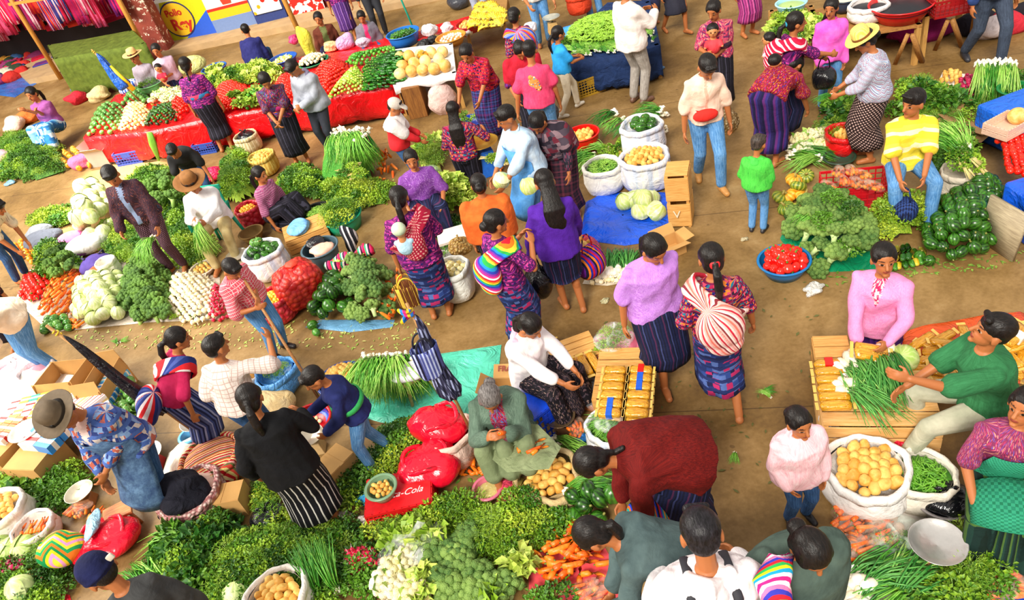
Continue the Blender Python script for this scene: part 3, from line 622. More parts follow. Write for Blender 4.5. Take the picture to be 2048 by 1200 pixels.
def P_banana(i):
    root = empty('banana_hand',(0,0,0));m = veg('d8a818','ffdc48',.4,14,.1,name='banana skin');x = MB().cap((0,0,0),(0,0,.05),.025,.018,8);x.build('crown',plain('8a7a30'),root)
    me = None
    for j in range(7):
        an = -.9+.3*j;o = None
        if me is None: me = MB().tube([(0,0,0),(0,.02,-.03),(0,.045,-.08),(0,.05,-.14),(0,.03,-.19),(0,.018,-.205)],[.007,.012,.018,.018,.012,.004],7).mesh('banana',m)
        b = bpy.data.objects.new('banana',me);COL.objects.link(b);b.parent = root;b.rotation_euler = (.5,0,an);b.location = (.02*math.sin(-an),.02*math.cos(an),0)
    return root
def bunch_spring(i,name='spring_onion_bunch',n=34,L_=.46,spread=.13,bulbs=9,br=.02,a='2a7a1c',b='7cc040',droop=.12,bulbc=('f0e4c4','fffaf0')):
    rr = np.random.default_rng(i);root = empty(name,(0,0,0));m = MB()
    for j in range(n):
        q = rr.uniform(-1,1);x0 = q*.03;z0 = rr.uniform(.0,.035);ln = L_*rr.uniform(.7,1.05);dx = q*spread+rr.normal(0,.02);up_ = rr.uniform(.02,.09)
        p = [(x0,0,z0),(x0+dx*.25,ln*.3,z0+up_),(x0+dx*.6,ln*.65,z0+up_*.9),(x0+dx*rr.uniform(.8,1.3),ln,z0+up_*.2-droop*rr.uniform(0,1)*.5)]
        m.tube(p,[.0045,.0055,.005,.001],4,flat=.55)
    m.build('leaves',veg(a,b,.4,9,.1,third='b8d870',stretch=(6,1,6)),root);me = None
    for j in range(bulbs):
        if me is None: me = MB().ell((0,0,0),(br,br*1.15,br),None,10,8).tube([(0,0,0),(0,br*1.6,0),(0,br*3.2,.004)],[br*.7,br*.45,.005],7).tube([(0,-br,0),(.004,-br*1.7,-.004)],[.004,.001],4).mesh('bulb',veg(bulbc[0],bulbc[1],.35,12,.05))
        o = bpy.data.objects.new('bulb',me);COL.objects.link(o);o.parent = root;o.location = (rr.uniform(-.05,.05),rr.uniform(-.035,.02),rr.uniform(0,.05));o.rotation_euler = (0,0,rr.uniform(-.4,.4))
    return root
def leaves_mesh(i,n,R_,hgt,ls,lw,m,stems=14,sm=None,name='herb_bunch',up=.6,flat=False,ln=.16):
    """a loose bunch: n small leaflets in a dome over thin stems"""
    rr = np.random.default_rng(i);B = MB();v = [];f = []
    th = rr.uniform(0,2*PI,n);ra = np.sqrt(rr.uniform(0,1,n));z = hgt*(1-ra**2)*rr.uniform(.35,1.0,n)+.01
    P = np.stack([R_*ra*np.cos(th),R_*ra*np.sin(th),z],1)+rr.normal(0,.008,(n,3));D = np.stack([np.cos(th)*ra,np.sin(th)*ra,up*rr.uniform(-.4,1,n)],1)+rr.normal(0,.55,(n,3));D /= np.linalg.norm(D,axis=1)[:,None]
    U = rr.normal(0,.5,(n,3))+[0,0,1];S = np.cross(D,U);S /= np.linalg.norm(S,axis=1)[:,None];N_ = np.cross(S,D);l = (ls*rr.uniform(.6,1.25,n))[:,None];w_ = l*lw
    V = np.stack([P,P+D*l*.5-S*w_+N_*w_*.35,P+D*l*1.02-N_*w_*.3,P+D*l*.5+S*w_+N_*w_*.35],1).reshape(-1,3)
    for k in range(n): a = 4*k;f += [(a,a+1,a+2),(a,a+2,a+3)]
    B.add(V,f,0);B.m = 1
    for k in range(stems):
        q = rr.uniform(0,2*PI);r1 = rr.uniform(.3,1.0)*R_;B.tube([(rr.normal(0,.015),rr.normal(0,.015),.004),(math.cos(q)*r1*.5,math.sin(q)*r1*.5,hgt*.5),(math.cos(q)*r1,math.sin(q)*r1,hgt*rr.uniform(.3,.9))],[.003,.0022,.001],3)
    return B.build(name,[m,sm or veg('7aa83a','b8d470',.5)],None,smooth=False)
HERBS = {
    'cilantro': ('cilantro_bunch',330,.115,.10,.030,.36,('386e0a','94b82a'),10),
    'dark': ('herb_bunch',330,.115,.10,.030,.34,('265408','5f9220'),8),
    'yellow': ('herb_bunch',320,.115,.10,.028,.33,('688e12','b4c838'),20),
    'chard': ('leafy_green_bunch',90,.13,.13,.075,.34,('245c10','6c9c28'),14),
    'lettuce': ('lettuce_head',70,.10,.10,.09,.46,('84a828','ccdc68'),0),
    'dill': ('dill_bunch',420,.12,.12,.034,.10,('4a7e10','9cbc34'),26)}
def P_herb(kind):
    a = HERBS[kind]
    return lambda i: leaves_mesh(i,a[1],a[2],a[3],a[4],a[5],veg(a[6][0],a[6][1],.5,26,.1,name='leaf'),a[7],None,a[0])
def P_stalks(i):   # cut stems in a sheaf (chipilin, wild herbs): stalks to -Y, leaves to +Y
    root = P_herb('cilantro')(i);root.name = 'herb_sheaf';m = MB();rr = np.random.default_rng(i)
    for j in range(26): q = rr.uniform(-1,1);m.tube([(q*.05,.02,.05),(q*.03,-.1,.03),(q*.05+rr.normal(0,.01),-.22,.01)],[.003,.0035,.002],4)
    m.build('stalks',veg('b8a050','e0cc88',.6),root);return root
KINDS = {'potato': (P_potato,4),'tomato': (P_tomato,2),'lime': (P_lime,2),'onion': (P_onion,3),'cabbage': (P_cabbage,3),'broccoli': (P_broccoli,4),'cauliflower': (P_cauliflower,2),
    'carrot': (P_carrot,4),'radish': (P_radish,2),'pepper': (P_pepper,3),'squash': (P_squash,3),'chayote': (P_chayote,2),'avocado': (P_avocado,2),'zucchini': (P_zucchini,3),'melon': (P_melon,3),
    'cucumber': (lambda i: P_zucchini(i,'14420e','2f7a1e',.24,'cucumber',.028),3),'banana': (P_banana,1),
    'yzucchini': (lambda i: P_zucchini(i,'c8a818','ecd850',.2,'yellow_squash',.026),1),
    'pumpkin': (P_pumpkin,2),'gpumpkin': (lambda i: P_pumpkin(i,'50701c','a8a838','green_pumpkin',.095),2),'plum': (P_plum,1),'bread': (P_bread,2),
    'corn': (lambda i: P_zucchini(i,'d8a028','f4d060',.16,'corn_cob',.028),2),'beet': (lambda i: P_onion(i,'8a0c38','d0205c',.036,'beetroot'),2),
    'tomatillo': (lambda i: P_lime(i,'a8c850','dce890',.025,'tomatillo'),2),'yonion': (lambda i: P_onion(i,'e8d078','fdf2b8',.03,'yellow_onion'),2),'bigonion': (lambda i: P_onion(i,'ecd9a8','fff4d8',.034,'white_onion'),3),
    'gpepper': (lambda i: P_pepper(i,'2c7a14','66b030','green_pepper',.8),2),'rsquash': (lambda i: P_squash(i,'round_squash','2a6a1c','86b85c',.05,1.0),2),'palecab': (lambda i: P_cabbage(i,'c0d470','f2f2c8',.085,'cabbage'),2),
    'orange_fruit': (lambda i: P_lime(i,'f07a10','ffa830',.038,'orange'),1),'palebroc': (lambda i: P_broccoli(i,'3e6424','86a44c','c0d890','broccoli',.085),3),
    'spring': (bunch_spring,3),'scallion': (lambda i: bunch_spring(i,'scallion_bunch',40,.5,.11,8,.016,'3c8a20','98cc50'),2),'bigspring': (lambda i: bunch_spring(i,'onion_bunch',30,.42,.12,9,.035,'2a7a2c','6cb050'),3),
    'leek': (lambda i: bunch_spring(i,'green_onion_bunch',46,.44,.16,5,.013,'3a8a1c','8ccc48',.2),2),'stalks': (P_stalks,2)}
for _k in HERBS: KINDS[_k] = (P_herb(_k),3)
PROTO = {};USED = set()
def put(kind,loc,rot=(0,0,0),sc=1.0,label=None,cat=None,group=None,var=None):
    fn,nv = KINDS[kind];v = random.randrange(nv) if var is None else var % nv;key = (kind,v)
    if key not in PROTO: PROTO[key] = fn(v+1+sum(map(ord,kind)));o = PROTO[key];o['k'] = kind;del o['k']
    o = PROTO[key]
    if key in USED: o = copy_tree(o)
    for q in ('group','label'):
        if q in o: del o[q]
    USED.add(key);o.location = tuple(loc);o.rotation_euler = tuple(rot);o.scale = (sc,)*3
    return tag(o,label,cat,group)
def inside(p,poly):
    x,y = p;c = False;n = len(poly)
    for i in range(n):
        x1,y1 = poly[i];x2,y2 = poly[(i+1) % n]
        if (y1 > y) != (y2 > y) and x < (x2-x1)*(y-y1)/(y2-y1)+x1: c = not c
    return c
def edged(p,poly):
    p = np.array(p);d = 1e9;n = len(poly)
    for i in range(n):
        a = np.array(poly[i]);b = np.array(poly[(i+1) % n]);t = np.clip((p-a)@(b-a)/max(1e-9,(b-a)@(b-a)),0,1);d = min(d,np.linalg.norm(a+t*(b-a)-p))
    return d
def wpoly(px,z=0.0): return [tuple(G(x,y,z)[:2]) for x,y in px]
def dome(d,H,Rw): return H*(1-(1-min(1,d/Rw))**2)
ORD = ['','second','third','fourth','fifth','sixth','seventh','eighth','ninth','tenth','eleventh','twelfth']+[a+b for a in ('thirteenth fourteenth fifteenth sixteenth seventeenth eighteenth nineteenth twentieth'.split()) for b in ('',)]
RND = {'any': lambda: (random.uniform(0,6.3),random.uniform(0,6.3),random.uniform(0,6.3)),'up': lambda: (random.uniform(-.3,.3),random.uniform(-.3,.3),random.uniform(0,6.3)),'tilt': lambda: (random.uniform(-.7,.7),random.uniform(-.7,.7),random.uniform(0,6.3)),
       'flat': lambda: (0,random.uniform(-.2,.2),random.uniform(0,6.3))}
def pile(px,kind,sp,H=.15,label=None,cat=None,group=None,z=0.0,zz=.25,r=None,rot='any',Rw=None,mx=400,sc=(.9,1.12),heading=None,poly=None,core=None,off=0.0,stuff=None):
    """heap of separate things over the ground patch the photograph shows between the points px"""
    P = poly or wpoly(px,z+H*zz);xs = [p[0] for p in P];ys = [p[1] for p in P];n = 0;r = r if r is not None else sp*.42;row = 0;y = min(ys);kindl = kind if isinstance(kind,(list,tuple)) else [kind]
    Rw = Rw or min(max(xs)-min(xs),max(ys)-min(ys))*.42
    acc = MB() if stuff else None;rows = {}
    while y < max(ys):
        x = min(xs)+(row % 2)*sp/2
        while x < max(xs):
            q = (x+random.uniform(-.12,.12)*sp,y+random.uniform(-.12,.12)*sp)
            if inside(q,P) and n < mx:
                d = edged(q,P);zz_ = z+r+max(0,dome(d,H,Rw)-r*.3)+off;k = random.choice(kindl)
                ro = rot() if callable(rot) else RND[rot]()
                if heading is not None: ro = (ro[0]*.15 if rot == 'flat' else 0,0,heading+random.uniform(-.25,.25))
                if stuff:
                    if not PROTO.get((k,0)): put(k,(0,0,0),var=0)
                    me = PROTO[k,0].data;acc.add((coords(me)*random.uniform(*sc))@np.array(Euler(ro).to_matrix()).T+np.array([q[0],q[1],zz_]),[tuple(p_.vertices) for p_ in me.polygons]);n += 1;x += sp;continue
                o_ = put(k,(q[0],q[1],zz_+random.uniform(-.08,.08)*r),ro,random.uniform(*sc),label,cat,group);n += 1;rows.setdefault(row,[]).append(o_)
            x += sp
        y += sp*.866;row += 1
    if sp >= .085 and n > 12 and label and len(label.split()) <= 10:
        for i,rw in enumerate(sorted(rows)):
            for j,o_ in enumerate(rows[rw]): o_['label'] = label+', '+('front row' if i == 0 else ORD[min(i,19)]+' row')+', '+('leftmost' if j == 0 else ORD[min(j,19)]+' from the left')
    if stuff: tag(acc.build(kindl[0],PROTO[kindl[0],0].data.materials[0]),label,cat,None,'stuff')
    return P
def mound(P,H,m,name,label=None,z=0.0,Rw=None,cell=.045,lab=True):
    xs = [p[0] for p in P];ys = [p[1] for p in P];Rw = Rw or min(max(xs)-min(xs),max(ys)-min(ys))*.42
    nx = int((max(xs)-min(xs))/cell)+2;ny = int((max(ys)-min(ys))/cell)+2;idx = {};v = [];f = []
    for j in range(ny):
        for i in range(nx):
            q = (min(xs)+i*cell,min(ys)+j*cell)
            if inside(q,P):
                idx[i,j] = len(v);d = edged(q,P);v.append((q[0],q[1],z+.012+max(0,dome(d,H,Rw))*random.uniform(.82,1.0)))
    for (i,j),a in idx.items():
        if (i+1,j) in idx and (i,j+1) in idx and (i+1,j+1) in idx: f.append((a,idx[i+1,j],idx[i+1,j+1],idx[i,j+1]))
    o = MB().add(v,f).build(name,m);return tag(o,label,'greens',None,'stuff')
def heap(px,kinds,H,label,group,sp=.15,z=0.0,cat='herbs',mx=120,coreH=.75,sc=(.9,1.25),rot='up',heading=None):
    P = wpoly(px,z+H*.3);k0 = kinds[0] if isinstance(kinds,(list,tuple)) else kinds;a = HERBS.get(k0,HERBS['cilantro'])[6]
    mound(P,H*coreH,veg(a[0],a[1],.7,45,1.0,name='packed leaves'),'packed_greens','packed leaves under '+label,z)
    pile(px,kinds,sp,H*coreH,label,cat,group,z,rot=rot,poly=P,r=.01,mx=mx,sc=sc,heading=heading)
# ---------------------------------------------------------------- containers
def bowl(px,r,h,col,name='plastic_bowl',label='',z=0.0,taper=.72,cat='bowl',group=None,at=None,rough=.3,metal=0.0,lip=.02,m=None,ribn=0):
    g = at if at is not None else G(px[0],px[1],z);o = empty(name,tuple(g),0,label,cat,group);m = m or plain(col,rough,.05,metal,name='moulded plastic' if not metal else 'metal')
    t = .006;B = MB();B.lathe([(0,.002),(r*taper,.002),(r*(taper+1)/2*1.02,h*.5),(r,h-.01),(r,h)],seg=32);B.lathe([(r-t,h),(r-t,h-.01),(r*(taper+1)/2*1.02-t,h*.5),(r*taper-t,.010),(0,.010)],seg=32);B.build('wall',m,o)
    MB().lathe([(r-t,h),(r+lip*.5,h+.006),(r+lip,h-.002),(r+lip*.8,h-.012),(r,h-.008)],seg=32).build('rim',m,o);return o,g
def disc_fill(g,r,z,kind,sp,dm,label,cat,group,rot='any',mx=90,sc=(.9,1.1)):
    """things filling a round container up to height z, heaped by dm"""
    n = 0;row = 0;y = -r
    while y <= r:
        x = -r+(row % 2)*sp/2
        while x <= r:
            q = (x+random.uniform(-.1,.1)*sp,y+random.uniform(-.1,.1)*sp);d = math.hypot(*q)
            if d < r-sp*.3 and n < mx: put(kind if isinstance(kind,str) else random.choice(kind),(g[0]+q[0],g[1]+q[1],g[2]+z+dm*(1-(d/r)**2)),RND[rot]() if isinstance(rot,str) else rot(),random.uniform(*sc),label,cat,group);n += 1
            x += sp
        y += sp*.866;row += 1
def inner_mound(o,r,z,dm,m,name='contents',seg=28,kindtag=True,label=None):
    B = MB();B.lathe([(0,z+dm),(r*.35,z+dm*.88),(r*.7,z+dm*.5),(r*1.06,z)],seg=seg,wob=lambda a,t: 1.0+0*a);c = B.build(name,m,o);return c
def strands(parent,name,r,z,dm,n,L_,rad,m,seed=1,label=None):
    """long pods lying in all directions"""
    rr = np.random.default_rng(seed);B = MB()
    for j in range(n):
        q = rr.uniform(0,2*PI);d = r*math.sqrt(rr.uniform(0,1))*.85;an = rr.uniform(0,2*PI);c = np.array([d*math.cos(q),d*math.sin(q),z+dm*(1-(d/r)**2)+rr.uniform(0,.015)]);l = L_*rr.uniform(.7,1.1)
        e = np.array([math.cos(an),math.sin(an),rr.uniform(-.15,.15)])*l/2;k = np.array([-math.sin(an),math.cos(an),0])*rr.uniform(-.2,.2)*l
        a,b = c-e,c+e
        for p in (a,b):
            dd = math.hypot(p[0],p[1])
            if dd > r*.95: p[:2] *= r*.95/dd
        B.tube([a,c+k+[0,0,.006],b],[rad*.4,rad,rad*.3],5)
    o = B.build(name,m,parent);return o
def sack(px,r,h,col='f4efe4',label='',fill=None,z=0.0,name='sack',tilt=0.0,m=None,low=.07,at=None,wobs=0.0,cat='sack',rimc=None,group=None,seed=3):
    g = at if at is not None else G(px[0],px[1],z);o = empty(name,tuple(g),random.uniform(0,6),label,cat,group);m = m or cloth('plain',[col,col],att=False,bump=.7,rough=.6)
    ph = random.uniform(0,6);wb = lambda a,t: 1+(.035+wobs)*np.sin(3*a+ph+2*t)+.02*np.sin(5*a+ph*2)+.012*np.sin(9*a+4*t)
    B = MB();B.lathe([(0,.003),(r*.8,.003),(r*1.02,h*.12),(r*1.12,h*.4),(r*1.08,h*.75),(r*1.0,h*.95)],seg=40,wob=wb);B.lathe([(r*.9,h*.97),(r*.88,h-low),(r*.86,h-low-.03),(0,h-low-.03)],seg=40,wob=wb);B.build('body',m,o)
    R_ = MB();R_.lathe([(r*.9,h*.95),(r*.93,h+.012),(r*1.0,h+.02),(r*1.08,h+.0),(r*1.10,h-.045),(r*1.02,h-.05)],seg=40,wob=lambda a,t: wb(a,1)+.02*np.sin(11*a+ph));R_.build('rolled_rim',plain(rimc,.6) if rimc else m,o)
    return o,g
def crate_wood(px,dim,rz,label,z=0.0,at=None,a='c88a40',b='e8b468',gaps=3,cat='crate',slat_top=False):
    g = at if at is not None else G(px[0],px[1],z);L_,W_,H_ = dim;o = empty('wooden_crate',tuple(g),rz,label,cat);m = wood(a,b,6,0);m2 = wood(a,b,6,1);m3 = wood(a,b,6,2)
    for sx in (-1,1):
        for sy in (-1,1): MB().box((sx*(L_/2-.02),sy*(W_/2-.02),H_/2),(.03,.03,H_)).build('corner_post',m3,o,smooth=False,bevel=.003)
    sh = H_/gaps
    for k in range(gaps):
        for sy in (-1,1): MB().box((0,sy*W_/2,sh*(k+.5)),(L_,.012,sh*.86)).build('side_slat',m,o,smooth=False,bevel=.002)
        for sx in (-1,1): MB().box((sx*L_/2,0,sh*(k+.5)),(.012,W_,sh*.86)).build('end_slat',m2,o,smooth=False,bevel=.002)
    n = 4;lev = H_+.006 if slat_top else .012
    for k in range(n): MB().box((0,-W_/2+W_/n*(k+.5),lev),(L_,W_/n*.9,.012)).build('board',m,o,smooth=False,bevel=.002)
    return o,g
def crate_plastic(px,dim,rz,col,label,z=0.0,at=None,nv=9,nh=4,flip=False,cat='crate'):
    g = at if at is not None else G(px[0],px[1],z);L_,W_,H_ = dim;o = empty('plastic_crate',tuple(g),rz,label,cat);m = plain(col,.35,.05,name='moulded plastic')
    for ax in (0,1):
        for s in (-1,1):
            B = MB();LL,WW = (L_,W_) if ax == 0 else (W_,L_);n = nv if ax == 0 else max(4,int(nv*W_/L_))
            for k in range(nh+1): hh = .03 if k in (0,nh) else .012;B.box((0,0,k/nh*(H_-.03)+.015),(LL,.012,hh))
            for k in range(n+1): B.box((-LL/2+LL*k/n,0,H_/2),(.012,.011,H_))
            if ax == 0: B.box((0,0,H_*.72),(LL*.3,.011,H_*.3))
            R = np.eye(3) if ax == 0 else rotm((0,0,1),PI/2);B.v = [q@R.T+np.array([0,s*W_/2,0] if ax == 0 else [s*L_/2,0,0]) for q in B.v];B.build('side_wall',m,o,smooth=False,bevel=.002)
    MB().box((0,0,H_-.01 if flip else .01),(L_-.01,W_-.01,.012)).build('bottom',m,o,smooth=False);return o,g
def carton(px,dim,rz,label,z=0.0,at=None,col='c89858',open_=True,flaps=(40,25,60,30),cat='box',closed=False):
    g = at if at is not None else G(px[0],px[1],z);L_,W_,H_ = dim;o = empty('cardboard_box',tuple(g),rz,label,cat);m = plain(col,.8,.08,scale=6,bump=.1,name='corrugated card');t = .006
    B = MB();B.box((0,0,t/2),(L_,W_,t))
    for s in (-1,1): B.box((0,s*(W_/2-t/2),H_/2),(L_,t,H_));B.box((s*(L_/2-t/2),0,H_/2),(t,W_-2*t,H_))
    B.build('body',m,o,smooth=False,bevel=.002)
    for i,(ax,s) in enumerate(((0,-1),(0,1),(1,-1),(1,1))):
        LL,fl = (L_,W_/2) if ax == 0 else (W_-2*t,min(W_/2,L_/2));F_ = MB();F_.box((0,fl/2,0),(LL,fl,t*.7));an = math.radians(flaps[i] if open_ else 180)
        # angle 0: flat outwards, 90: straight up, 180: folded shut
        R = rotm((1,0,0),an);R = rotm((0,0,1),(0 if s > 0 else PI)+(0 if ax == 0 else -PI/2))@R
        off = np.array([0,s*W_/2,H_]) if ax == 0 else np.array([s*L_/2,0,H_+(.004 if not open_ else 0)])
        F_.v = [q@R.T+off for q in F_.v];F_.build('flap',m,o,smooth=False)
    return o,g
def bag(px,r,h,col,label,z=0.0,at=None,name='plastic_bag',m=None,knot=True,seed=1,cat='bag',rot=None,flat=1.0,handle=False):
    g = at if at is not None else G(px[0],px[1],z);o = empty(name,tuple(g),rot if rot is not None else random.uniform(0,6),label,cat);m = m or tarp(col,.25,1.0,14)
    K = lump(seed,.16,2.5);B = MB();B.ell((0,0,h*.42),(r,r*flat,h*.45),None,26,18,lambda d: K(d)*(1-.25*np.clip(d[:,2],0,1)**2)*(1+.05*np.sin(11*np.arctan2(d[:,1],d[:,0]))*np.clip(d[:,2],0,1)));B.v[-1][:,2] = B.v[-1][:,2].clip(.004);B.build('body',m,o)
    if knot:
        T = MB()
        for q in (-1,1): T.tube([(0,0,h*.78),(q*r*.15,0,h*.92),(q*r*.4,.01,h*1.02),(q*r*.55,.0,h*.98)],[r*.1,r*.07,r*.16,r*.02],8,flat=.5)
        T.build('tied_ends',m,o)
    if handle:
        T = MB();a = np.linspace(0,PI,11);T.tube([(math.cos(q)*r*.55,0,h*.75+math.sin(q)*h*.45) for q in a],[.008]*11,6);T.build('handle',m,o)
    return o
def carrot_bag(loc,rz,label,group,n=4,s=1.0,kind='carrot',fm=None):
    o = empty('plastic_bag',tuple(loc),rz,label,'bag',group);B = MB();B.ell((.09*s,0,.03*s),(.135*s,.075*s,.042*s),None,20,12,lump(int(loc[0]*100) % 50,.08));B.build('film',fm or film('ffd8c0',.22),o);c,sn = math.cos(rz),math.sin(rz)
    for j in range(n):
        lx,ly,lz = .0,(-.045+.09*j/(n-1))*s,(.018+.02*(j % 2))*s;put(kind,(loc[0]+c*lx-sn*ly,loc[1]+sn*lx+c*ly,loc[2]+lz),(0,0,rz+random.uniform(-.12,.12)),.92*s,'carrot inside '+label,'carrot','carrots inside '+group)
def sheet(px,m,name,label,z=.006,cell=.05,amp=.02,seed=0,cat='tarpaulin',zc=0.0,kind=None):
    """plastic or cloth spread out, with creases"""
    P = wpoly(px,zc);xs = [p[0] for p in P];ys = [p[1] for p in P];r = np.random.default_rng(seed);K = r.normal(0,7,(5,2));ph = r.uniform(0,6,5);v = [];f = [];idx = {}
    c_ = (sum(xs)/len(xs),sum(ys)/len(ys));hgt = lambda x,y: zc+z+amp*(abs(np.sin(K@np.array([x,y])+ph)).sum()/5)**2
    n = len(P);B = [];
    for i in range(n):
        a,b = np.array(P[i]),np.array(P[(i+1) % n]);k = max(2,int(np.linalg.norm(b-a)/cell))
        for j in range(k): B.append(a+(b-a)*j/k)
    ringn = max(3,int(min(max(xs)-min(xs),max(ys)-min(ys))/2/cell));R_ = []
    for t in np.linspace(1,.02,ringn): R_.append(np.array([[c_[0]+(p[0]-c_[0])*t,c_[1]+(p[1]-c_[1])*t,hgt(c_[0]+(p[0]-c_[0])*t,c_[1]+(p[1]-c_[1])*t) if t < 1 else zc+z*.6] for p in B]))
    M = MB();M.rings(R_,cap=False);o = M.build(name,m);return tag(o,label,cat,None,kind)
def ribbon(pts,wd,m,name,parent=None,th=.004,up=(0,0,1),label=None,cat=None):
    pts = [np.asarray(p,float) for p in pts];R_ = []
    for i,p in enumerate(pts):
        t = nrm(pts[min(i+1,len(pts)-1)]-pts[max(i-1,0)]);sd = nrm(np.cross(t,up));n_ = np.cross(sd,t);R_.append(np.array([p-sd*wd/2-n_*th,p+sd*wd/2-n_*th,p+sd*wd/2+n_*th,p-sd*wd/2+n_*th]))
    o = MB().rings(R_).build(name,m,parent,smooth=False);return tag(o,label,cat)
def text_on(s,loc,R,size,col,name,parent,ext=.0008,align='CENTER',bold=0.0,italic=0.0):
    cu = bpy.data.curves.new('lettering','FONT');cu.body = s;cu.size = size;cu.extrude = ext;cu.align_x = align;cu.align_y = 'CENTER';cu.offset = bold;cu.shear = italic
    o = bpy.data.objects.new(name,cu);COL.objects.link(o);o.parent = parent;M = Matrix.Identity(4)
    for i in range(3):
        for j in range(3): M[i][j] = float(R[i][j])
    M.translation = Vector([float(q) for q in loc]);o.matrix_local = M;cu.materials.append(plain(col,.6,0,name='printed ink'));return o
def scale(px,label,r=.14,hb=.16,z=0.0,basec='c8a060',pan='d8d4cc',at=None,tiltp=0.0):
    g = at if at is not None else G(px[0],px[1],z);o = empty('weighing_scale',tuple(g),random.uniform(-.3,.3),label,'scale');MB().box((0,0,hb*.45),(r*1.25,r*1.1,hb*.9),None,.75).build('base',plain(basec,.5),o,smooth=False,bevel=.008)
    MB().tube([(0,0,hb*.85),(0,0,hb+.03)],[.02,.02],10).build('post',plain('888880',.4,.05,.8),o)
    z0 = hb+.03;P = MB();R = rotm((1,0,0),tiltp);P.lathe([(0,0),(r*.55,.008),(r*.9,.03),(r,.045),(r*1.03,.046),(r*1.0,.040),(r*.88,.024),(r*.5,.003),(0,-.004)],(0,0,z0),32,R=None);P.build('pan',plain(pan,.28,.05,.75,name='metal'),o)
    return o,g
# ---------------------------------------------------------------- the hall
def struct(o,label=None): return tag(o,label,None,None,'structure')
def floor_mat():
    t = NT('concrete');o = t.obj();n1 = t.noise(o,.45,5,.6,.3);n2 = t.noise(o,2.2,6,.65,.5);n3 = t.noise(o,26,3,.6)
    v = t.math('ADD',t.math('MULTIPLY',n1,.5),t.math('ADD',t.math('MULTIPLY',n2,.42),t.math('MULTIPLY',n3,.16)))
    c = t.ramp(v,[(.38,'5e4424'),(.5,'7e6034'),(.60,'967648'),(.72,'ae9264')])
    vo = t.n('ShaderNodeTexVoronoi',ins={'Vector': o,'Scale': 3.1});st = t.math('LESS_THAN',t.math('ADD',vo.outputs['Distance'],t.math('MULTIPLY',t.noise(o,9,3),.25)),.19);c = t.mix(t.math('MULTIPLY',st,.45),c,'4a3218')
    s = t.n('ShaderNodeSeparateXYZ',ins={0: o});jt = t.math('LESS_THAN',t.math('ABSOLUTE',t.math('SUBTRACT',t.math('FRACT',t.math('MULTIPLY',t.math('ADD',s.outputs[1],t.math('MULTIPLY',s.outputs[0],.33)),.33)),.5)),.0022)
    c = t.mix(t.math('MULTIPLY',jt,.6),c,'3a2816');t.base(c);t.set(rough=.55,spec=.35);t.bump(t.math('ADD',n2,t.math('MULTIPLY',n3,.3)),.25,.02);return t.m
f_ = MB();f_.box((-2,15,-.05),(60,70,.1));struct(f_.build('floor',mat('floor',floor_mat),smooth=False))
# raised walk and the shaded back of the hall
def slab(a,b,c,d,z0,z1): P = [G(*q)[:2] for q in (a,b,c,d)];return MB().rings([np.array([[*p,z0] for p in P]),np.array([[*p,z1] for p in P])])
struct(slab((60,170),(1100,-45),(1050,-200),(-80,40),0,.14).build('trim_kerb',plain('b4946a',.85,.15,scale=4),smooth=False))
dW = nrm((11.,-2.6,0));R_ = np.stack([dW,np.cross((0,0,1),dW),(0,0,1)],1)
struct(MB().box((-6,24.2,2.6),(60,.3,5.2),R_).build('wall_back',plain('4a3226',.9,.3,scale=1.5),smooth=False))
# pillar with flaking paint
def pillar_mat():
    t = NT('flaking paint');o = t.obj();s = t.n('ShaderNodeSeparateXYZ',ins={0: o});n = t.noise(o,7,6,.75,.4);fl = t.math('GREATER_THAN',n,.585)
    c = t.mix(fl,t.ramp(t.noise(o,3,3),[(.3,'7a2c20'),(.7,'a04834')]),'f4e4cc');up = t.math('GREATER_THAN',t.math('ADD',s.outputs[2],t.math('MULTIPLY',n,.3)),1.75);c = t.mix(up,c,t.mix(fl,'d4906c','f0dcc0'));t.base(c);t.set(rough=.8);t.bump(n,.5,.02);return t.m
g = G(350,108);struct(MB().box((g[0]-.32,g[1]+.25,2.6),(.55,.5,5.2),rotm((0,0,1),-.12)).build('trim_pillar',mat('pillar',pillar_mat),smooth=False,bevel=.02))
# ---------------------------------------------------------------- the people
C = cloth
HUI_R = C('woven',['a01028','d02038','40104a','e85838','201838','d83070'],55,55,'c01830')
HUI_P = C('woven',['701868','a02890','40104a','d84890','2a1a60'],55,60,'5a1458')
HUI_M = C('woven',['a81848','e04868','2a2070','e88030','207088','281830'],45,50,'701040')
HUI_F = C('flower',['e83048','f07828','d83090','f0b030','3040a8'],28,1,'8a1830')
RNB = C('across',['e02030','f08020','f8e040','30b050','2090d0','3040b0','9030a0','e83088','ffffff'],1,7)
RNB2 = C('up',['e02030','f08020','f0e8e0','18a0a0','2050c8','5020a0','e02858','18182a','e86020'],9,1)
K_NAVY = C('up',['10152f','181e42','10152f','3a4272','10152f','161c3c','4c2448','12183a','181e42'],14)
K_DARK = C('up',['15131c','221f2c','15131c','3a3848','15131c'],16)
K_PLAID = C('plaid',['28204c','2c3878','6a2868','201840','485898'],13,12)
K_BLUE = C('woven',['22306a','2c4488','5068a8','b02860','1a2048'],26,30,'202c60')
K_STR = C('up',['0c0b10','100f16','0c0b10','121118','d0ccc4'],26)
JEAN,JEAN_D = C('heather',['3c72a8','5a90c8','82b0dc'],9),C('heather',['24406c','345888','4a70a0'],9)
H_ = hair_mat();H_G = hair_mat('4a4442','8a8482')
BLK = plain('1a181c',.8);WHT = C('plain',['ece4dc','fbf6f0'])
F = {}
def P_(key,*a,**k): F[key] = person(*a,**k);return F[key]
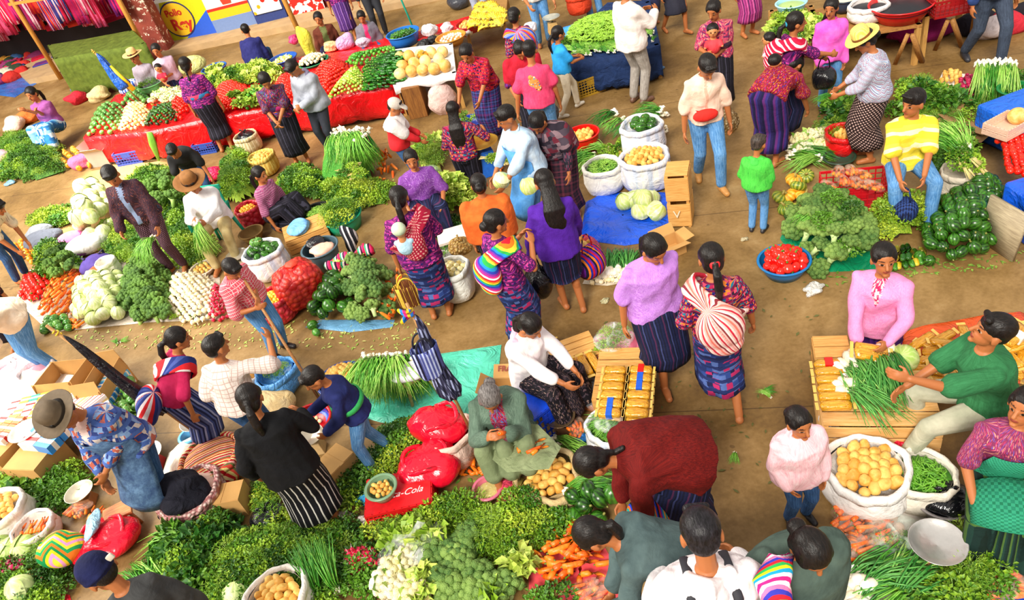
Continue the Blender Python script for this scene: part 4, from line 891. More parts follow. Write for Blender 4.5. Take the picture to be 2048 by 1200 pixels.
# centre right walkway
P_('lilac',(1328,748),172,1.56,'walk',lean=2,head=(-12,34),w=1.28,L=(.29,-.02,.62),R=(-.0,0,0) if 0 else (.3,.0,.66),top=C('heather',['a860cc','c88ae4','d8a4ee'],60),sleeve=.42,ease=.03,hem=.1,bot=('skirt',K_NAVY),k=.42,hair='tail',FL=(-.08,-.16),FR=(.09,.2),label='woman in a lilac lace blouse and navy skirt walking towards us, arm hanging')
F['lilac'] and None
P_('bundle',(1446,802),8,1.56,'walk',lean=3,head=(0,12),w=1.1,top=HUI_M,sleeve=.5,R=(.3,.1,.7),L=(-.22,.15,.8),bot=('skirt',K_BLUE),k=.5,hair='tail',FL=(-.07,.2),FR=(.07,-.25),ex=[('sling',C('up',['f4b0a8','f8d4cc','d02840','f4c0b8','fbe8e0','8a3038','f4b8b0','e87868'],9),1.28,-1,.12,-.02),('tie',plain('d82028',.6))],label='woman seen from behind with a pink and red carrying cloth full of goods')
P_('salmon',(1420,368),188,1.66,'walk',lean=6,head=(-10,44),w=1.0,top=C('plain',['f4c8b0','fbdcc8']),sleeve=.5,ease=.02,front=C('plain',['e8b49c']),fw=.008,FL=(-.08,.2),FR=(.08,-.2),bot=('trousers',JEAN),k=.95,hair='short',shoe='c08848',ex=[('pouch',C('woven',['c01820','e83028','801018'],30,30),.03),('collar',plain('f4ccb8'))],label='man in a salmon shirt and blue jeans with a red waist pouch, walking')
P_('sweater',(1146,622),-3,1.56,'stand',lean=2,side=3,head=(0,38),w=1.12,top=C('flower',['4a1c94','5a28ac'],60,1,'52209c'),sleeve=1,ease=.03,hem=.12,L=(-.27,.1,.72),R=(.24,.2,.75),bot=('skirt',K_NAVY),k=.02,hair='long',FL=(-.05,.08),FR=(.1,-.05),label='woman in a purple knitted cardigan with long loose black hair, seen from behind')
P_('childback',(885,632),5,1.52,'stand',lean=7,side=-3,head=(5,20),w=1.2,top=HUI_P,sleeve=.45,hem=.1,ease=.03,L=(-.27,.05,.72),R=(.15,.35,1.0),bot=('skirt',K_BLUE),k=.55,hair='tail',ex=[('sling',C('dots',['a81838','e8a8a0'],130),1.0,1,.06)],label='woman from behind carrying an infant in a red and green cloth on her back')
P_('rainbow',(1050,687),60,1.5,'stand',lean=3,head=(15,10),w=1.1,top=HUI_P,sleeve=.4,L=(-.05,.3,1.16),R=(.2,.25,1.2),bot=('skirt',K_BLUE),k=.8,hair='bun',ex=[('sling',RNB,1.15,1,.1)],label='woman in side view with a rainbow striped carrying cloth on her back')
P_('orange',(1018,580),5,1.42,'stand',lean=5,head=(0,15),w=1.25,top=C('plain',['d8561c','ee7028']),sleeve=.5,bot=('skirt',K_DARK),k=.6,hair='bun',hz=.8,ex=[('shawl',C('plain',['dc5a20','f07830']),.42)],label='woman wrapped in an orange shawl, seen from behind')
P_('plaidshawl',(1145,430),-150,1.5,'stand',lean=16,head=(10,50),w=1.15,top=C('woven',['302838','584858','7a3048','202028'],30,30),sleeve=.9,L=(-.2,.35,.7),R=(.1,.4,.75),bot=('skirt',C('plaid',['40202c','281c28','683040','181420'],12,12)),k=.7,hair='tail',ex=[('shawl',C('woven',['2c2430','504450','702838','8a7078'],26,26),.34)],side=8,label='woman in a dark plaid shawl and skirt stooping over the stall')
P_('blueapron',(1090,462),-115,1.62,'stand',lean=8,head=(15,20),w=1.15,top=C('plain',['a8c8e8','d4e6f6']),sleeve=.7,ease=.035,L=(-.14,.42,.9),R=(.2,.36,.8),bot=('trousers',JEAN),hair='short',ex=[('apron',C('plain',['4890d8','68acec'])),('collar',plain('c4dcf0'))],label='man in a pale blue shirt and bright blue apron holding cabbages')
# walkway, upper middle
P_('pinktee',(1105,324),15,1.6,'stand',lean=3,head=(0,15),w=1.05,top=C('heather',['e03868','ee5078'],8),front=None,sleeve=.32,ease=.03,L=(-.3,.0,.75),R=(.25,.1,.62),bot=('trousers',JEAN),hair='short',label='man in a pink T-shirt with a printed back')
P_('bluetee',(1140,226),75,1.25,'walk',lean=3,head=(0,10),top=plain('1f9ae0',.8),sleeve=.35,R=(.1,.35,.95),L=(-.1,.35,.95),bot=('trousers',C('plain',['e0d0b0','f0e4cc'])),hair='tail',shoe='e0d8c8',label='child in a bright blue T-shirt and cream trousers beside the bean stall')
P_('whiteshirt',(1278,206),60,1.72,'stand',lean=-2,head=(15,25),top=C('plain',['ecdcd4','fbf2ec']),sleeve=.95,ease=.04,hem=.12,L=(-.1,.32,1.08),R=(.12,.34,1.1),bot=('trousers',C('heather',['888078','a8a098','c0b8b0'],9)),hair='short',shoe='6a4a3a',label='man in a loose white long-sleeved shirt and grey trousers')
P_('redblouse',(997,276),-150,1.55,'stand',lean=24,head=(0,30),w=1.2,top=HUI_R,sleeve=.42,ease=.03,L=(.0,.45,.62),R=(-.02,.5,.7) if 0 else (.3,.4,.66),bot=('skirt',K_PLAID),k=.8,hair='bun',label='woman in a red blouse leaning down with greens in her hand')
P_('bigbundle',(1072,220),-20,1.5,'stand',lean=6,head=(50,5),w=1.1,top=HUI_M,sleeve=.45,bot=('skirt',K_PLAID),k=.7,hair='bun',ex=[('sling',C('up',['2850c0','8090e0','f08028','d82058','4060d0','f8a030'],7),1.25,-1,-.02)],label='woman with a blue and orange bundle on her back at the banana stall')
P_('redcape',(1076,280),175,1.5,'stand',lean=10,head=(5,45),w=1.15,top=C('woven',['401858','682888','802040'],40,40),sleeve=.5,L=(-.15,.3,.8),R=(.2,.2,.8),bot=('skirt',K_DARK),k=.7,hair='bun',ex=[('shawl',C('plain',['b01428','cc2038']),.3)],label='woman with a crimson cape looking down, grey bag at her side')
P_('momtop',(1442,226),-160,1.5,'stand',lean=3,head=(25,22),w=1.1,top=C('woven',['b02850','d85070','703060','e09080'],45,50),sleeve=.45,bot=('skirt',K_DARK),k=.6,hair='bun',L=(.0,.2,.95),R=(-.05,.22,1.0) if 0 else (.14,.24,1.0),ex=[('sash',C('across',['6a3c48','b88a88','3a2838'],1,30))],label='mother in a red woven blouse and black skirt holding an infant')
P_('stripes',(1564,277),95,1.5,'stand',lean=16,head=(5,5),w=1.15,top=HUI_P,sleeve=.5,L=(-.1,.45,.95),R=(.05,.62,.98,0,-.5,-.6),bot=('skirt',K_NAVY),k=.7,hair='tail',ex=[('sling',C('across',['c81840','ffd8d8','b81038'],1,24),1.1,1,.0),('tie',plain('2090b0'))],label='woman in a red and white striped shawl stretching her arm out')
P_('magenta',(1655,218),195,1.36,'stand',lean=0,head=(30,8),top=C('plain',['f050c0','fa78d4']),sleeve=1,ease=.035,hem=.1,L=(-.17,.12,.72),R=(.17,.12,.72),bot=('trousers',JEAN),hair='long',shoe='3a2a28',ex=[('collar',plain('d02898'))],label='girl in a magenta zip jacket and blue jeans')
P_('sunhat',(1738,318),-68,1.5,'stand',lean=6,head=(-5,35),w=1.15,top=C('zig',['9cb4d4','d8dce8','6a80b0','e8d8d0','8090c0','c89090'],22,22),sleeve=.75,ease=.035,hem=.06,L=(-.1,.38,.92),R=(.12,.35,.9),bot=('skirt',C('dots',['2c1c1c','c8a8a0'],170)),k=.62,hair='bun',hat=('brim',C('up',['e8c860','f4dc84'],60,att=False),plain('7a4a20')),ex=[],label='woman in a straw sun hat and pale blue patterned blouse')
P_('bender',(1536,331),50,1.6,'stand',lean=82,head=(10,70),w=1.15,top=HUI_F,sleeve=.4,ease=.03,L=(-.1,.62,.35),R=(.2,.6,.4),bot=('skirt',C('up',['241c50','382c78','602870','1a1840'],13)),k=.6,hair='fall',label='woman in a floral blouse bending over with her hair hanging down')
P_('greenboy',(1515,463),40,1.05,'stand',lean=4,head=(10,20),top=C('heather',['38b838','58d04c','2c9c34'],8),sleeve=1,ease=.045,R=(.1,.2,1.12),L=(-.15,.25,.9),bot=('trousers',JEAN),hair='short',shoe='2a2628',hmat=hair_mat('2a2420','5a4c44'),ex=[('hood',plain('48c848'))],label='small boy in a green hooded jacket and jeans')
P_('yellow',(1804,410),200,1.62,'sit',hz=.5,head=(52,5),lean=8,w=1.12,top=C('across',['f0d838','f6e24c','f8eeb8','f0d838'],1,7),sleeve=.42,ease=.03,L=(-.02,.5,.44),R=(.12,.52,.38),bot=('trousers',JEAN),k=.95,hair='short',shoe='3a3028',ex=[('collar',plain('f0dc50'))],label='man in a yellow striped polo shirt sitting with a blue cloth bag')
P_('pinkcard',(1750,716),-135,1.52,'kneel',head=(-28,-5),lean=8,w=1.18,top=C('heather',['ee78b8','f898cc','fab0d8'],50),sleeve=.98,ease=.028,hem=.14,L=(-.16,.42,.62),R=(.06,.44,.56),front=C('woven',['c02860','e86080','f0e0e0'],60,60),fw=(.05,.24),bot=('skirt',C('plaid',['2c1450','4a2080','6a3090','201038'],15,12)),hair='tail',label='woman in a pink cardigan kneeling and holding out a packet of noodles')
P_('greentee',(1905,900),-75,1.62,'sit',hz=.52,head=(10,-18),lean=12,w=1.15,top=C('heather',['28683c','388050'],8),sleeve=.42,ease=.035,L=(-.16,.42,.95,-.2,-.3,-1),R=(.05,.38,.62),bot=('trousers',C('plain',['a8a890','c4c0a8'])),hair='short',shoe='4a3a34',po=(0,-.1),FL=(-.1,.36),FR=(.1,.2),ex=[],label='man in a green T-shirt sitting with one hand raised')
P_('edgewoman',(1982,1037),-150,1.5,'sit',hz=.5,head=(35,-12),lean=4,w=1.2,top=C('flower',['e87088','f0a080','6858b8','d83868'],34,1,'803058'),sleeve=.42,L=(-.02,.3,.5),R=(.2,.3,.55),bot=('skirt',C('up',['142c28','1c3c34','4a6a30','10241f'],13)),k=.85,hair='bun',ex=[('apron',C('check',['1f7a5c','2f9470','187050'],40,40))],label='seated woman at the right edge with a green woven apron')
P_('pinkgirl',(1594,1036),178,1.12,'stand',head=(-5,2),w=1.3,top=C('heather',['f2b0bc','fac8d0','fcdce0'],14),sleeve=.98,ease=.05,hem=.13,L=(-.17,.14,.78),R=(.17,.14,.78),bot=('trousers',JEAN_D),hair='bun',shoe='1c1a1e',ex=[('hood',C('plain',['f4b8c4','fad0d8'])),('collar',plain('f6c0cc'))],side=4,label='girl in a pale pink hooded fleece looking up')
P_('headcloth',(1585,1332),178,1.55,'stand',lean=3,head=(-8,38),w=1.08,top=C('plain',['485a54','5e726a']),sleeve=1,ease=.04,hem=.15,front=HUI_M,fw=.07,L=(.16,.3,1.12),R=(.3,.1,.8),bot=('skirt',K_NAVY),k=.5,hair='bun',ex=[('shawl',C('plain',['3e4e48','54665c']),.4)],label='woman in a grey-green coat carrying a rainbow cloth on her shoulder')
P_('whitehood',(1446,1405),8,1.72,'stand',lean=3,head=(0,30),w=1.15,top=C('heather',['e8d8dc','f8eef0','fdf8f8'],8),sleeve=.98,ease=.045,hem=.12,bot=('trousers',JEAN_D),hair='short',hmat=hair_mat('0e0c0e','2e2a30'),L=(-.2,.3,.9),R=(.2,.3,.9),ex=[('hood',C('plain',['f0e4e6','fcf4f6'])),('strap',plain('2a2a32',.7))],label='man in a white hooded top with black backpack straps, back to us')
P_('greycoat',(1384,1256),-82,1.5,'stand',lean=50,head=(5,50),w=1.12,top=C('plain',['445658','5a6e6e']),sleeve=.9,ease=.04,hem=.2,L=(-.2,.55,.72),R=(-.1,.5,.6),bot=('skirt',K_BLUE),k=.5,hair='tail',label='woman in a grey-green coat stooping to the carrots')
P_('maroon',(1386,1058),-92,1.58,'stand',lean=72,head=(0,62),w=1.42,top=C('heather',['480606','660c0a','7e1810'],40),sleeve=.9,ease=.045,hem=.1,L=(-.15,.42,.3),R=(-.05,.5,.28),bot=('skirt',K_NAVY),k=.5,hair='braid',ex=[],label='woman in a maroon jumper bending over the green squash')
P_('oldgreen',(1030,905),-172,1.5,'sit',hz=.3,head=(6,42),lean=12,w=1.25,top=C('heather',['44584a','5a7060','708674'],20),sleeve=.97,ease=.045,front=C('flower',['d82858','2868c8','e85838','28a0b0'],30,1,'801838'),fw=.06,L=(-.06,.36,.66),R=(.1,.36,.66),bot=('skirt',C('plain',['707c58','8c9870'])),k=.6,hair='bun',hmat=H_G,FL=(-.14,.4),FR=(.12,.42),label='grey-haired woman in a green coat peeling a carrot')
P_('whitepink',(1088,807),140,1.5,'sit',hz=.42,head=(-5,40),lean=6,w=1.12,top=C('plain',['f4e8ea','fdf8f6']),sleeve=.8,ease=.035,hem=.1,L=(-.1,.42,.52),R=(.08,.45,.54),bot=('skirt',C('flower',['483c48','6a5058','8a7068'],26,1,'141018')),k=.8,hair='tail',ex=[('hood',C('plain',['f4a8bc','fabccc']))],label='woman in a white top with a pink hood sitting on a blue crate')
P_('black',(655,1050),-12,1.52,'stand',lean=8,side=-2,head=(10,22),w=1.15,top=C('plain',['07070a','121216']),sleeve=.95,ease=.035,hem=.14,L=(-.28,.1,.78),R=(.22,.32,1.0),bot=('skirt',K_STR),k=.62,flare=1.1,hair='tail',ex=[],label='woman in a black jumper and black skirt with white stripes')
P_('apronman',(364,1010),-162,1.62,'stand',lean=14,side=8,head=(10,40),w=1.12,top=C('woven',['4058a0','80a0d0','b86050','304080','d8c8c0'],24,22,'4a68b0'),sleeve=.8,ease=.045,L=(.05,.28,.85),R=(.12,.3,.72),front=C('plain',['e8c4c0','f4d8d0']),fw=(.06,.22),bot=('trousers',JEAN_D),hair='short',shoe='14121a',hat=('brim',plain('5c4c38',.8),plain('332a20')),ex=[('apron',C('heather',['344c74','486488','6080a4'],12))],label='man in a brown felt hat and long denim apron')
P_('waver',(554,923),10,1.45,'stand',lean=8,side=6,head=(35,5),w=1.05,top=C('grid',['ecdcd4','c8aaa0'],22,22),sleeve=.45,ease=.035,L=(-.15,.2,.95),R=(.42,.3,1.3,.6,-.2,-.4),bot=('trousers',JEAN_D),hair='short',label='boy in a white checked shirt reaching up to grip a pole')
P_('striped',(429,902),62,1.42,'stand',lean=32,head=(10,20),w=1.1,top=C('plain',['b01848','d02860']),sleeve=.5,bot=('skirt',C('up',['202850','3c4c88','a0a8d0','202850','5868a8'],12)),k=.5,hair='tail',ex=[('sling',C('up',['f0e8e8','e02830','f4e4e4','283880','4858a0','283880','e02830'],4),1.2,1,.34)],label='woman with a red, white and blue striped cloth around her hips')
P_('redcheck',(562,705),130,1.42,'stand',lean=14,side=17,head=(0,40),w=1.1,top=C('grid',['e85064','f8d8d8'],30,30),sleeve=.5,ease=.035,L=(.08,.3,1.02),R=(.2,.34,.95),bot=('trousers',JEAN),hair='short',shoe='282020',ex=[('collar',plain('f07080'))],label='man in a red checked shirt holding a bamboo pole')
P_('navyboy',(763,922),-110,1.25,'stand',lean=14,head=(0,30),w=1.08,top=C('plain',['182050','242c68']),sleeve=.95,ease=.04,L=(-.1,.36,.85),R=(-.02,.3,.9) if 0 else (.12,.4,1.0),bot=('trousers',JEAN),hair='short',shoe='30303c',FL=(-.1,.12),FR=(.08,-.16),ex=[('sash',plain('28a050'))],label='boy in a navy top with a green hem holding a pole')
# left side
P_('jacket',(360,540),185,1.66,'stand',lean=6,side=5,head=(-10,32),w=1.08,top=C('flower',['7a3c3c','503048','9a5848','384058'],34,1,'38222c'),sleeve=.95,ease=.04,L=(-.2,.25,.8),R=(.2,.3,.86),front=C('plain',['8090b0']),fw=.03,bot=('trousers',C('dots',['38222c','9a7080'],160)),hair='short',label='man in a brown patterned jacket holding long green leaves')
P_('hatman',(466,504),178,1.6,'sit',hz=.5,head=(-6,30),lean=8,w=1.1,top=C('plain',['ece8e8','fcfafa']),sleeve=.95,ease=.04,L=(-.04,.42,.74),R=(.1,.42,.78),bot=('trousers',C('plain',['b8a068','d0bc88'])),hair='short',hat=('brim',plain('8a5a28',.8),plain('4a2c14')),label='man in a tan cowboy hat and white shirt holding onions')
P_('blackboy',(428,410),175,1.4,'stand',lean=50,head=(10,40),top=plain('141416',.8),sleeve=.4,ease=.03,L=(-.3,.4,.5),R=(.2,.42,.45),bot=('trousers',JEAN_D),hair='short',label='boy in a black shirt bending forward beside the pink bag')
P_('couplew',(606,325),178,1.54,'stand',lean=6,head=(-8,42),w=1.15,top=C('flower',['d8384c','2850c0','f08028','30a0a0','a02890'],24,1,'502038'),sleeve=.45,ease=.03,L=(.0,.3,.88),R=(.06,.3,.86),bot=('skirt',K_DARK),k=.6,hair='bun',ex=[('sash',C('across',['a02060','302040'],1,30))],label='woman in a colourful embroidered blouse looking at her hands')
P_('greyhood',(673,306),-150,1.6,'stand',lean=6,head=(10,42),w=1.08,top=C('plain',['989ca8','b8bcc8']),sleeve=.97,ease=.045,hem=.1,L=(.0,.3,.95),R=(.1,.3,.93),bot=('trousers',plain('2a2c38',.8)),hair='short',ex=[('hood',plain('7c7490'))],label='young man in a grey hooded jacket facing the embroidered blouse')
P_('braid',(456,301),5,1.6,'stand',lean=3,head=(0,12),w=1.12,top=HUI_P,sleeve=.5,bot=('skirt',K_DARK),k=.5,hair='braid',ex=[('sash',C('across',['d83858','3070a0'],1,40))],label='woman with a white ribboned braid, seen from behind at the red stall')
P_('cap',(832,380),100,1.3,'stand',lean=5,head=(5,28),top=plain('c81420',.8),sleeve=.9,ease=.04,L=(-.1,.34,.9),R=(.08,.36,.88),bot=('trousers',JEAN_D),hair='short',hat=('cap',C('heather',['b8aca0','ded4c8','887868'],40),None),ex=[('shawl',C('plain',['f0e8e4','fbf6f4']),.06)],w=1.0,label='boy in a grey camouflage cap and red and white top')
P_('lace',(870,455),176,1.5,'sit',hz=.4,head=(4,6),lean=5,w=1.25,top=C('flower',['a868c0','c898d8','8048a0'],40,1,'7c3c98'),sleeve=.45,ease=.03,L=(-.2,.3,.48),R=(.22,.3,.48),bot=('skirt',K_NAVY),k=.7,hair='bun',label='woman in a purple flowered blouse facing us, sitting')
P_('longhair',(945,362),12,1.5,'kneel',hz=.42,head=(0,15),lean=5,w=1.12,top=HUI_M,sleeve=.5,L=(-.15,.3,.55),R=(.3,.3,.6),bot=('skirt',K_DARK),hair='long',label='kneeling woman with a long black ponytail over a red woven blouse')
P_('stripeblouse',(572,452),120,1.45,'low',head=(0,10),lean=6,w=1.12,top=C('zig',['8a2468','e8a8c0','502858','c06088'],40,40),sleeve=.5,bot=('skirt',K_DARK),hair='tail',label='woman in a purple and pink zigzag blouse sitting low')
P_('arms',(128,285),-165,1.7,'sit',hz=.34,head=(5,10),lean=2,w=1.15,top=C('heather',['8a4088','a860a0'],20),sleeve=.5,L=(.1,.22,.78),R=(-.1,.24,.74),bot=('skirt',C('woven',['3888c8','d0e8f4','2868a8','88c0e0'],20,16)),k=.8,hair='tail',label='woman in a mauve blouse and light blue skirt sitting with folded arms')
P_('strawvendor',(340,235),-170,1.5,'stand',head=(10,10),top=C('heather',['9c90a0','b8acb8'],20),sleeve=.9,bot=('trousers',JEAN_D),hair='short',hat=('brim',plain('d8b070',.7),plain('6a4020')),hz=.7,label='vendor in a straw hat and grey shirt behind the red stall')
P_('mumstall',(387,235),175,1.45,'stand',head=(10,12),w=1.1,top=C('plain',['c0a0b8','d8bcd0']),sleeve=.5,bot=('skirt',K_NAVY),hair='bun',L=(.05,.25,1.0),R=(.12,.25,.9),label='woman in a pale mauve top holding an infant in red behind the stall')
P_('blueback',(530,156),10,1.5,'sit',hz=.4,head=(-25,12),lean=18,w=1.2,top=C('plain',['20225c','2c2e70']),sleeve=.95,ease=.04,bot=('trousers',JEAN_D),hair='short',label='man in a dark blue jacket sitting hunched by the stall')
P_('browncard',(676,136),172,1.5,'sit',hz=.42,head=(20,12),lean=5,w=1.15,top=C('plain',['5a2818','6c3424']),sleeve=.95,front=plain('58602c',.8),fw=.06,bot=('skirt',K_NAVY),hair='tail',label='woman in a brown cardigan over an olive top sitting behind garlic')
P_('greygirl',(757,129),178,1.42,'sit',hz=.42,head=(8,22),lean=5,top=C('plain',['686470','807c88']),sleeve=.95,ease=.04,front=plain('d02060',.8),fw=.045,bot=('trousers',JEAN_D),hair='bun',ex=[('hood',plain('9a96a4'))],label='girl in a grey hooded top with a pink front, sitting')
P_('legs_purple',(705,78),175,1.5,'walk',top=HUI_P,sleeve=.5,bot=('skirt',C('up',['5a2c78','382058','8858a0','40246a'],14)),k=.5,hair='bun',label='woman in a purple striped skirt on the kerb, upper body out of view')
P_('legs_black',(765,72),170,1.65,'stand',top=plain('1c1c24',.8),sleeve=.9,bot=('trousers',plain('1e2028',.8)),hair='short',shoe='141416',label='person in black trousers standing on the kerb')
P_('legs_grey',(968,52),178,1.6,'stand',top=C('plain',['8890a8','9ca4b8']),sleeve=.9,bot=('trousers',C('plain',['8e96ac','a4acc0'])),hair='short',label='person in grey trousers by the bananas, upper body out of view')
P_('scaleman',(1090,90),178,1.6,'stand',lean=22,head=(0,30),top=WHT,sleeve=.6,L=(-.22,.4,.8),R=(.2,.4,.85),bot=('trousers',JEAN),hair='short',label='vendor in a white shirt weighing goods at the top edge')
P_('jeansback',(1195,50),0,1.65,'stand',top=C('plain',['8090b0','9cacd0']),bot=('trousers',JEAN),hair='short',label='person in blue jeans behind the heap of beans, upper body out of view')
P_('barelegs',(1350,65),165,1.5,'walk',top=HUI_R,sleeve=.5,bot=('skirt',plain('18182a',.8)),k=.2,hair='bun',label='woman in a short dark skirt walking at the top edge')
P_('pinkbag',(1300,50),150,1.35,'stand',top=C('dots',['e01880','f8a0d0'],100),sleeve=.6,bot=('skirt',plain('202448',.8)),hair='bun',label='child in a hot pink spotted top beside the white-shirted man')
P_('purpleskirt',(1495,70),170,1.5,'stand',top=C('plain',['c8b838','d8c850']),sleeve=.6,bot=('skirt',C('up',['8a2468','b04088','602058','c85898'],14)),k=.5,hair='bun',label='woman in a magenta striped skirt at the top edge')
P_('walker',(1962,125),-175,1.72,'walk',top=C('plain',['283c70','38508c']),sleeve=.9,ease=.04,bot=('trousers',C('heather',['303848','485468'],9)),hair='short',shoe='2a2a30',label='man in dark jeans and a blue shirt walking past the trestle tables')
P_('beige',(118,745),-148,1.64,'stand',lean=58,head=(0,50),w=1.2,top=C('plain',['f0d8b8','fbe8d0']),sleeve=.45,ease=.045,L=(-.05,.55,.35),R=(.1,.58,.3),bot=('trousers',JEAN),hair='short',label='man in a cream T-shirt and jeans bending over the sacks at the left edge')
P_('beigetop',(48,560),110,1.55,'stand',lean=55,head=(0,40),w=1.1,top=C('flower',['f0dcc0','282020','f0dcc0','e8d0b0'],9,1,'f0dcc0'),sleeve=.42,L=(-.05,.5,.35),R=(.15,.55,.4),bot=('trousers',JEAN_D),hair='short',label='man in a cream shirt with dark print stooping at the left edge')
P_('darkshawl',(48,690),165,1.5,'stand',lean=30,side=6,head=(0,30),w=1.15,top=C('woven',['401828','682038','201820'],30,30),sleeve=.8,bot=('skirt',C('plain',['18141c','2c2434'])),hair='bun',ex=[('shawl',C('woven',['601838','301830','201420','8a2848'],26,26),.4)],label='woman wrapped in a dark maroon shawl behind the cream T-shirt')
P_('navyhat',(458,1386),-30,1.6,'stand',lean=4,head=(-30,30),w=.82,top=C('plain',['38393a','4a4a4a']),sleeve=.95,ease=.05,bot=('trousers',JEAN_D),hair='short',hat=('beanie',C('plain',['101438','1a2050']),None),label='person in a navy woollen cap with a pale stripe at the bottom edge')
# infants
def wp(f,x,y,z,k=1.0):   # a point of that person's own frame
    return f['W'](f['C']+f['rt']*x*f['s']+f['fwd']*y*f['s']+f['d2']*z*f['s'])
baby(wp(F['childback'],-.04,-.27,.0),10,plain('c8d8b8',.8),C('plain',['a8d0e8','c0e0f0']),'infant in a pale green cap and light blue top carried on the back',.95)
baby(wp(F['momtop'],.05,.2,-.0),200,H_,C('plain',['e02838','f04850']),'dark-haired infant in red and white held by the mother in black skirt',1.0,capname='hair')
baby(wp(F['stripes'],-.05,-.27,-.02),-60,H_,C('plain',['f4b0c0','f8c8d4']),'infant in pink peeping from the red and white striped shawl',.9,capname='hair')
baby(wp(F['bender'],-.05,-.2,-.12),60,H_,plain('b01838',.8),'dark-haired infant on the back of the bending woman in the floral blouse',1.0,capname='hair')
baby(wp(F['mumstall'],.1,.22,-.06),190,H_,plain('b81838',.8),'infant in dark red behind the vegetable stall',.9,capname='hair')
# ---------------------------------------------------------------- goods, right half
def dirz(a,b,ax='y'):
    d = G(*b)-G(*a);an = math.atan2(d[1],d[0]);return an-PI/2 if ax == 'y' else an
def bunches(kind,pts,label,group,cat='onions',z=0.02,sc=1.0,tilt=0.0):
    """pts: (pixel of the bulbs, pixel the leaves point to[, height])"""
    for q in pts:
        zz = q[2] if len(q) > 2 else z;put(kind,G(*q[0],zz),(tilt,random.uniform(-.1,.1),dirz(q[0],q[1])),sc*random.uniform(.92,1.1),label,cat,group)
def spot(kind,px,label,cat,z=0.05,rot='up',sc=1.0,group=None): return put(kind,G(px[0],px[1],z),RND[rot]() if isinstance(rot,str) else rot,sc,label,cat,group)
WSACK = lambda: C('check',['f4f0ec','e4e4ee','d0d8ec'],9,9,att=False,bump=.7,rough=.6)
# --- potatoes, beans and avocados in sacks by the upright crate
o,g = sack((1290,312),.25,.46,label='white woven sack of dark green squash behind the potato sack',m=WSACK());disc_fill(g,.2,.42,'squash',.115,.06,'dark green squash in the white sack behind the potatoes','squash','squash in the white sack')
o,g = sack((1296,368),.28,.40,label='white woven sack of yellow potatoes beside the upright wooden crate',m=WSACK());disc_fill(g,.235,.37,'potato',.068,.05,'potato in the sack beside the upright wooden crate','potato','potatoes in the sack by the crate')
o,g = sack((1212,378),.22,.34,label='white sack full of green beans left of the potato sack');inner_mound(o,.19,.29,.03,veg('3a7a18','6aa82c'));strands(o,'beans',.19,.30,.04,190,.12,.0055,veg('4c8c20','9cc84c',.4,14))['kind'] = 'stuff'
o,_ = crate_wood((1364,440),(.24,.30,.66),dirz((1340,440),(1400,438),'x'),'upright wooden crate with a painted mark at the edge of the blue tarpaulin',gaps=2,slat_top=True)
text_on('V',(-.02,-.19,.2),np.array([[1,0,0],[0,0,-1],[0,1,0]]).astype(float),.13,'f0dcc0','painted_mark',o)
sheet([(1160,480),(1172,405),(1215,385),(1350,385),(1338,478),(1250,492)],tarp('0f52d8',bump=1.0),'blue_tarpaulin','crumpled bright blue tarpaulin under the pale cabbages',amp=.07)
for q in ((1250,404),(1281,422),(1312,422),(1300,398),(1268,400)): spot('palecab',q,'pale green cabbage on the blue tarpaulin by the upright crate','cabbage',.09,'tilt',1.28,'cabbages on the blue tarpaulin')
spot('palecab',(1285,396),'pale green cabbage on top of the others on the blue tarpaulin','cabbage',.22,'tilt',1.25)
for k,q in enumerate(((1003,362,.95),(1058,372,.98))): spot('palecab',q[:2],['pale cabbage held low in front of the blue apron','pale cabbage held beside the long black hair'][k],'cabbage',q[2],'tilt',1.1)
bunches('spring',[((1230,228),(1160,262)),((1245,240),(1190,275),.08),((1330,232),(1240,240),.05),((1325,258),(1230,268),.1),((1300,250),(1215,290),.06),((1322,222),(1250,222),.16),((1275,245),(1200,290),.14),((1330,262),(1250,285),.04)],'spring onion bunch in the heap behind the sacks','spring onions behind the sacks')
bunches('stalks',[((1240,300),(1215,250),.06),((1222,318),(1170,345)),((1215,305),(1150,340),.05),((1250,285),(1235,240),.1)],'green sheaf with pale roots beside the red bucket','rooted sheaves behind the bean sack','herbs')
bunches('leek',[((1205,320),(1130,345)),((1190,312),(1120,330),.04),((1212,300),(1150,300),.06)],'green onion bunch lying towards the plaid shawl','green onions by the plaid shawl')
o,g = bowl((1170,300),.22,.26,'d81810','plastic_bucket','red plastic bucket of potatoes near the spring onions',taper=.8);disc_fill(g,.18,.2,'potato',.066,.04,'potato in the red bucket','potato','potatoes in the red bucket')
# --- white onions in a row at the near edge
sheet([(1165,568),(1175,548),(1262,545),(1268,562),(1215,572)],plain('d8ccb8',.8),'paper_sheet','pale paper sheet under the row of white onion bulbs',amp=.01)
bunches('bigspring',[((1185+20*k,556-2*k),(1195+17*k,480)) for k in range(5)]+[((1195+20*k,550-2*k),(1215+14*k,470),.06) for k in range(4)],'white-bulbed onion bunch in the row in front of the blue tarpaulin','onion bunches in front of the blue tarpaulin')
for k in range(10): spot('bigonion',(1185+8*k+random.uniform(-3,3),563-.8*k+random.uniform(-3,3)),'loose white onion at the near edge of the onion row','onion',.04,'any',.8,'loose onions at the paper edge')
bag((1166,512),.19,.24,'d01420','open red plastic bag of yams beside the purple cardigan',knot=False);pile([(1148,510),(1152,480),(1178,482),(1180,508)],'bread',.09,.1,'brown yam in the red bag beside the purple cardigan','yam','yams in the red bag',z=.16)
carton((1340,505),(.28,.22,.15),.2,'cardboard box with open flaps behind the lilac blouse',flaps=(20,50,30,10))
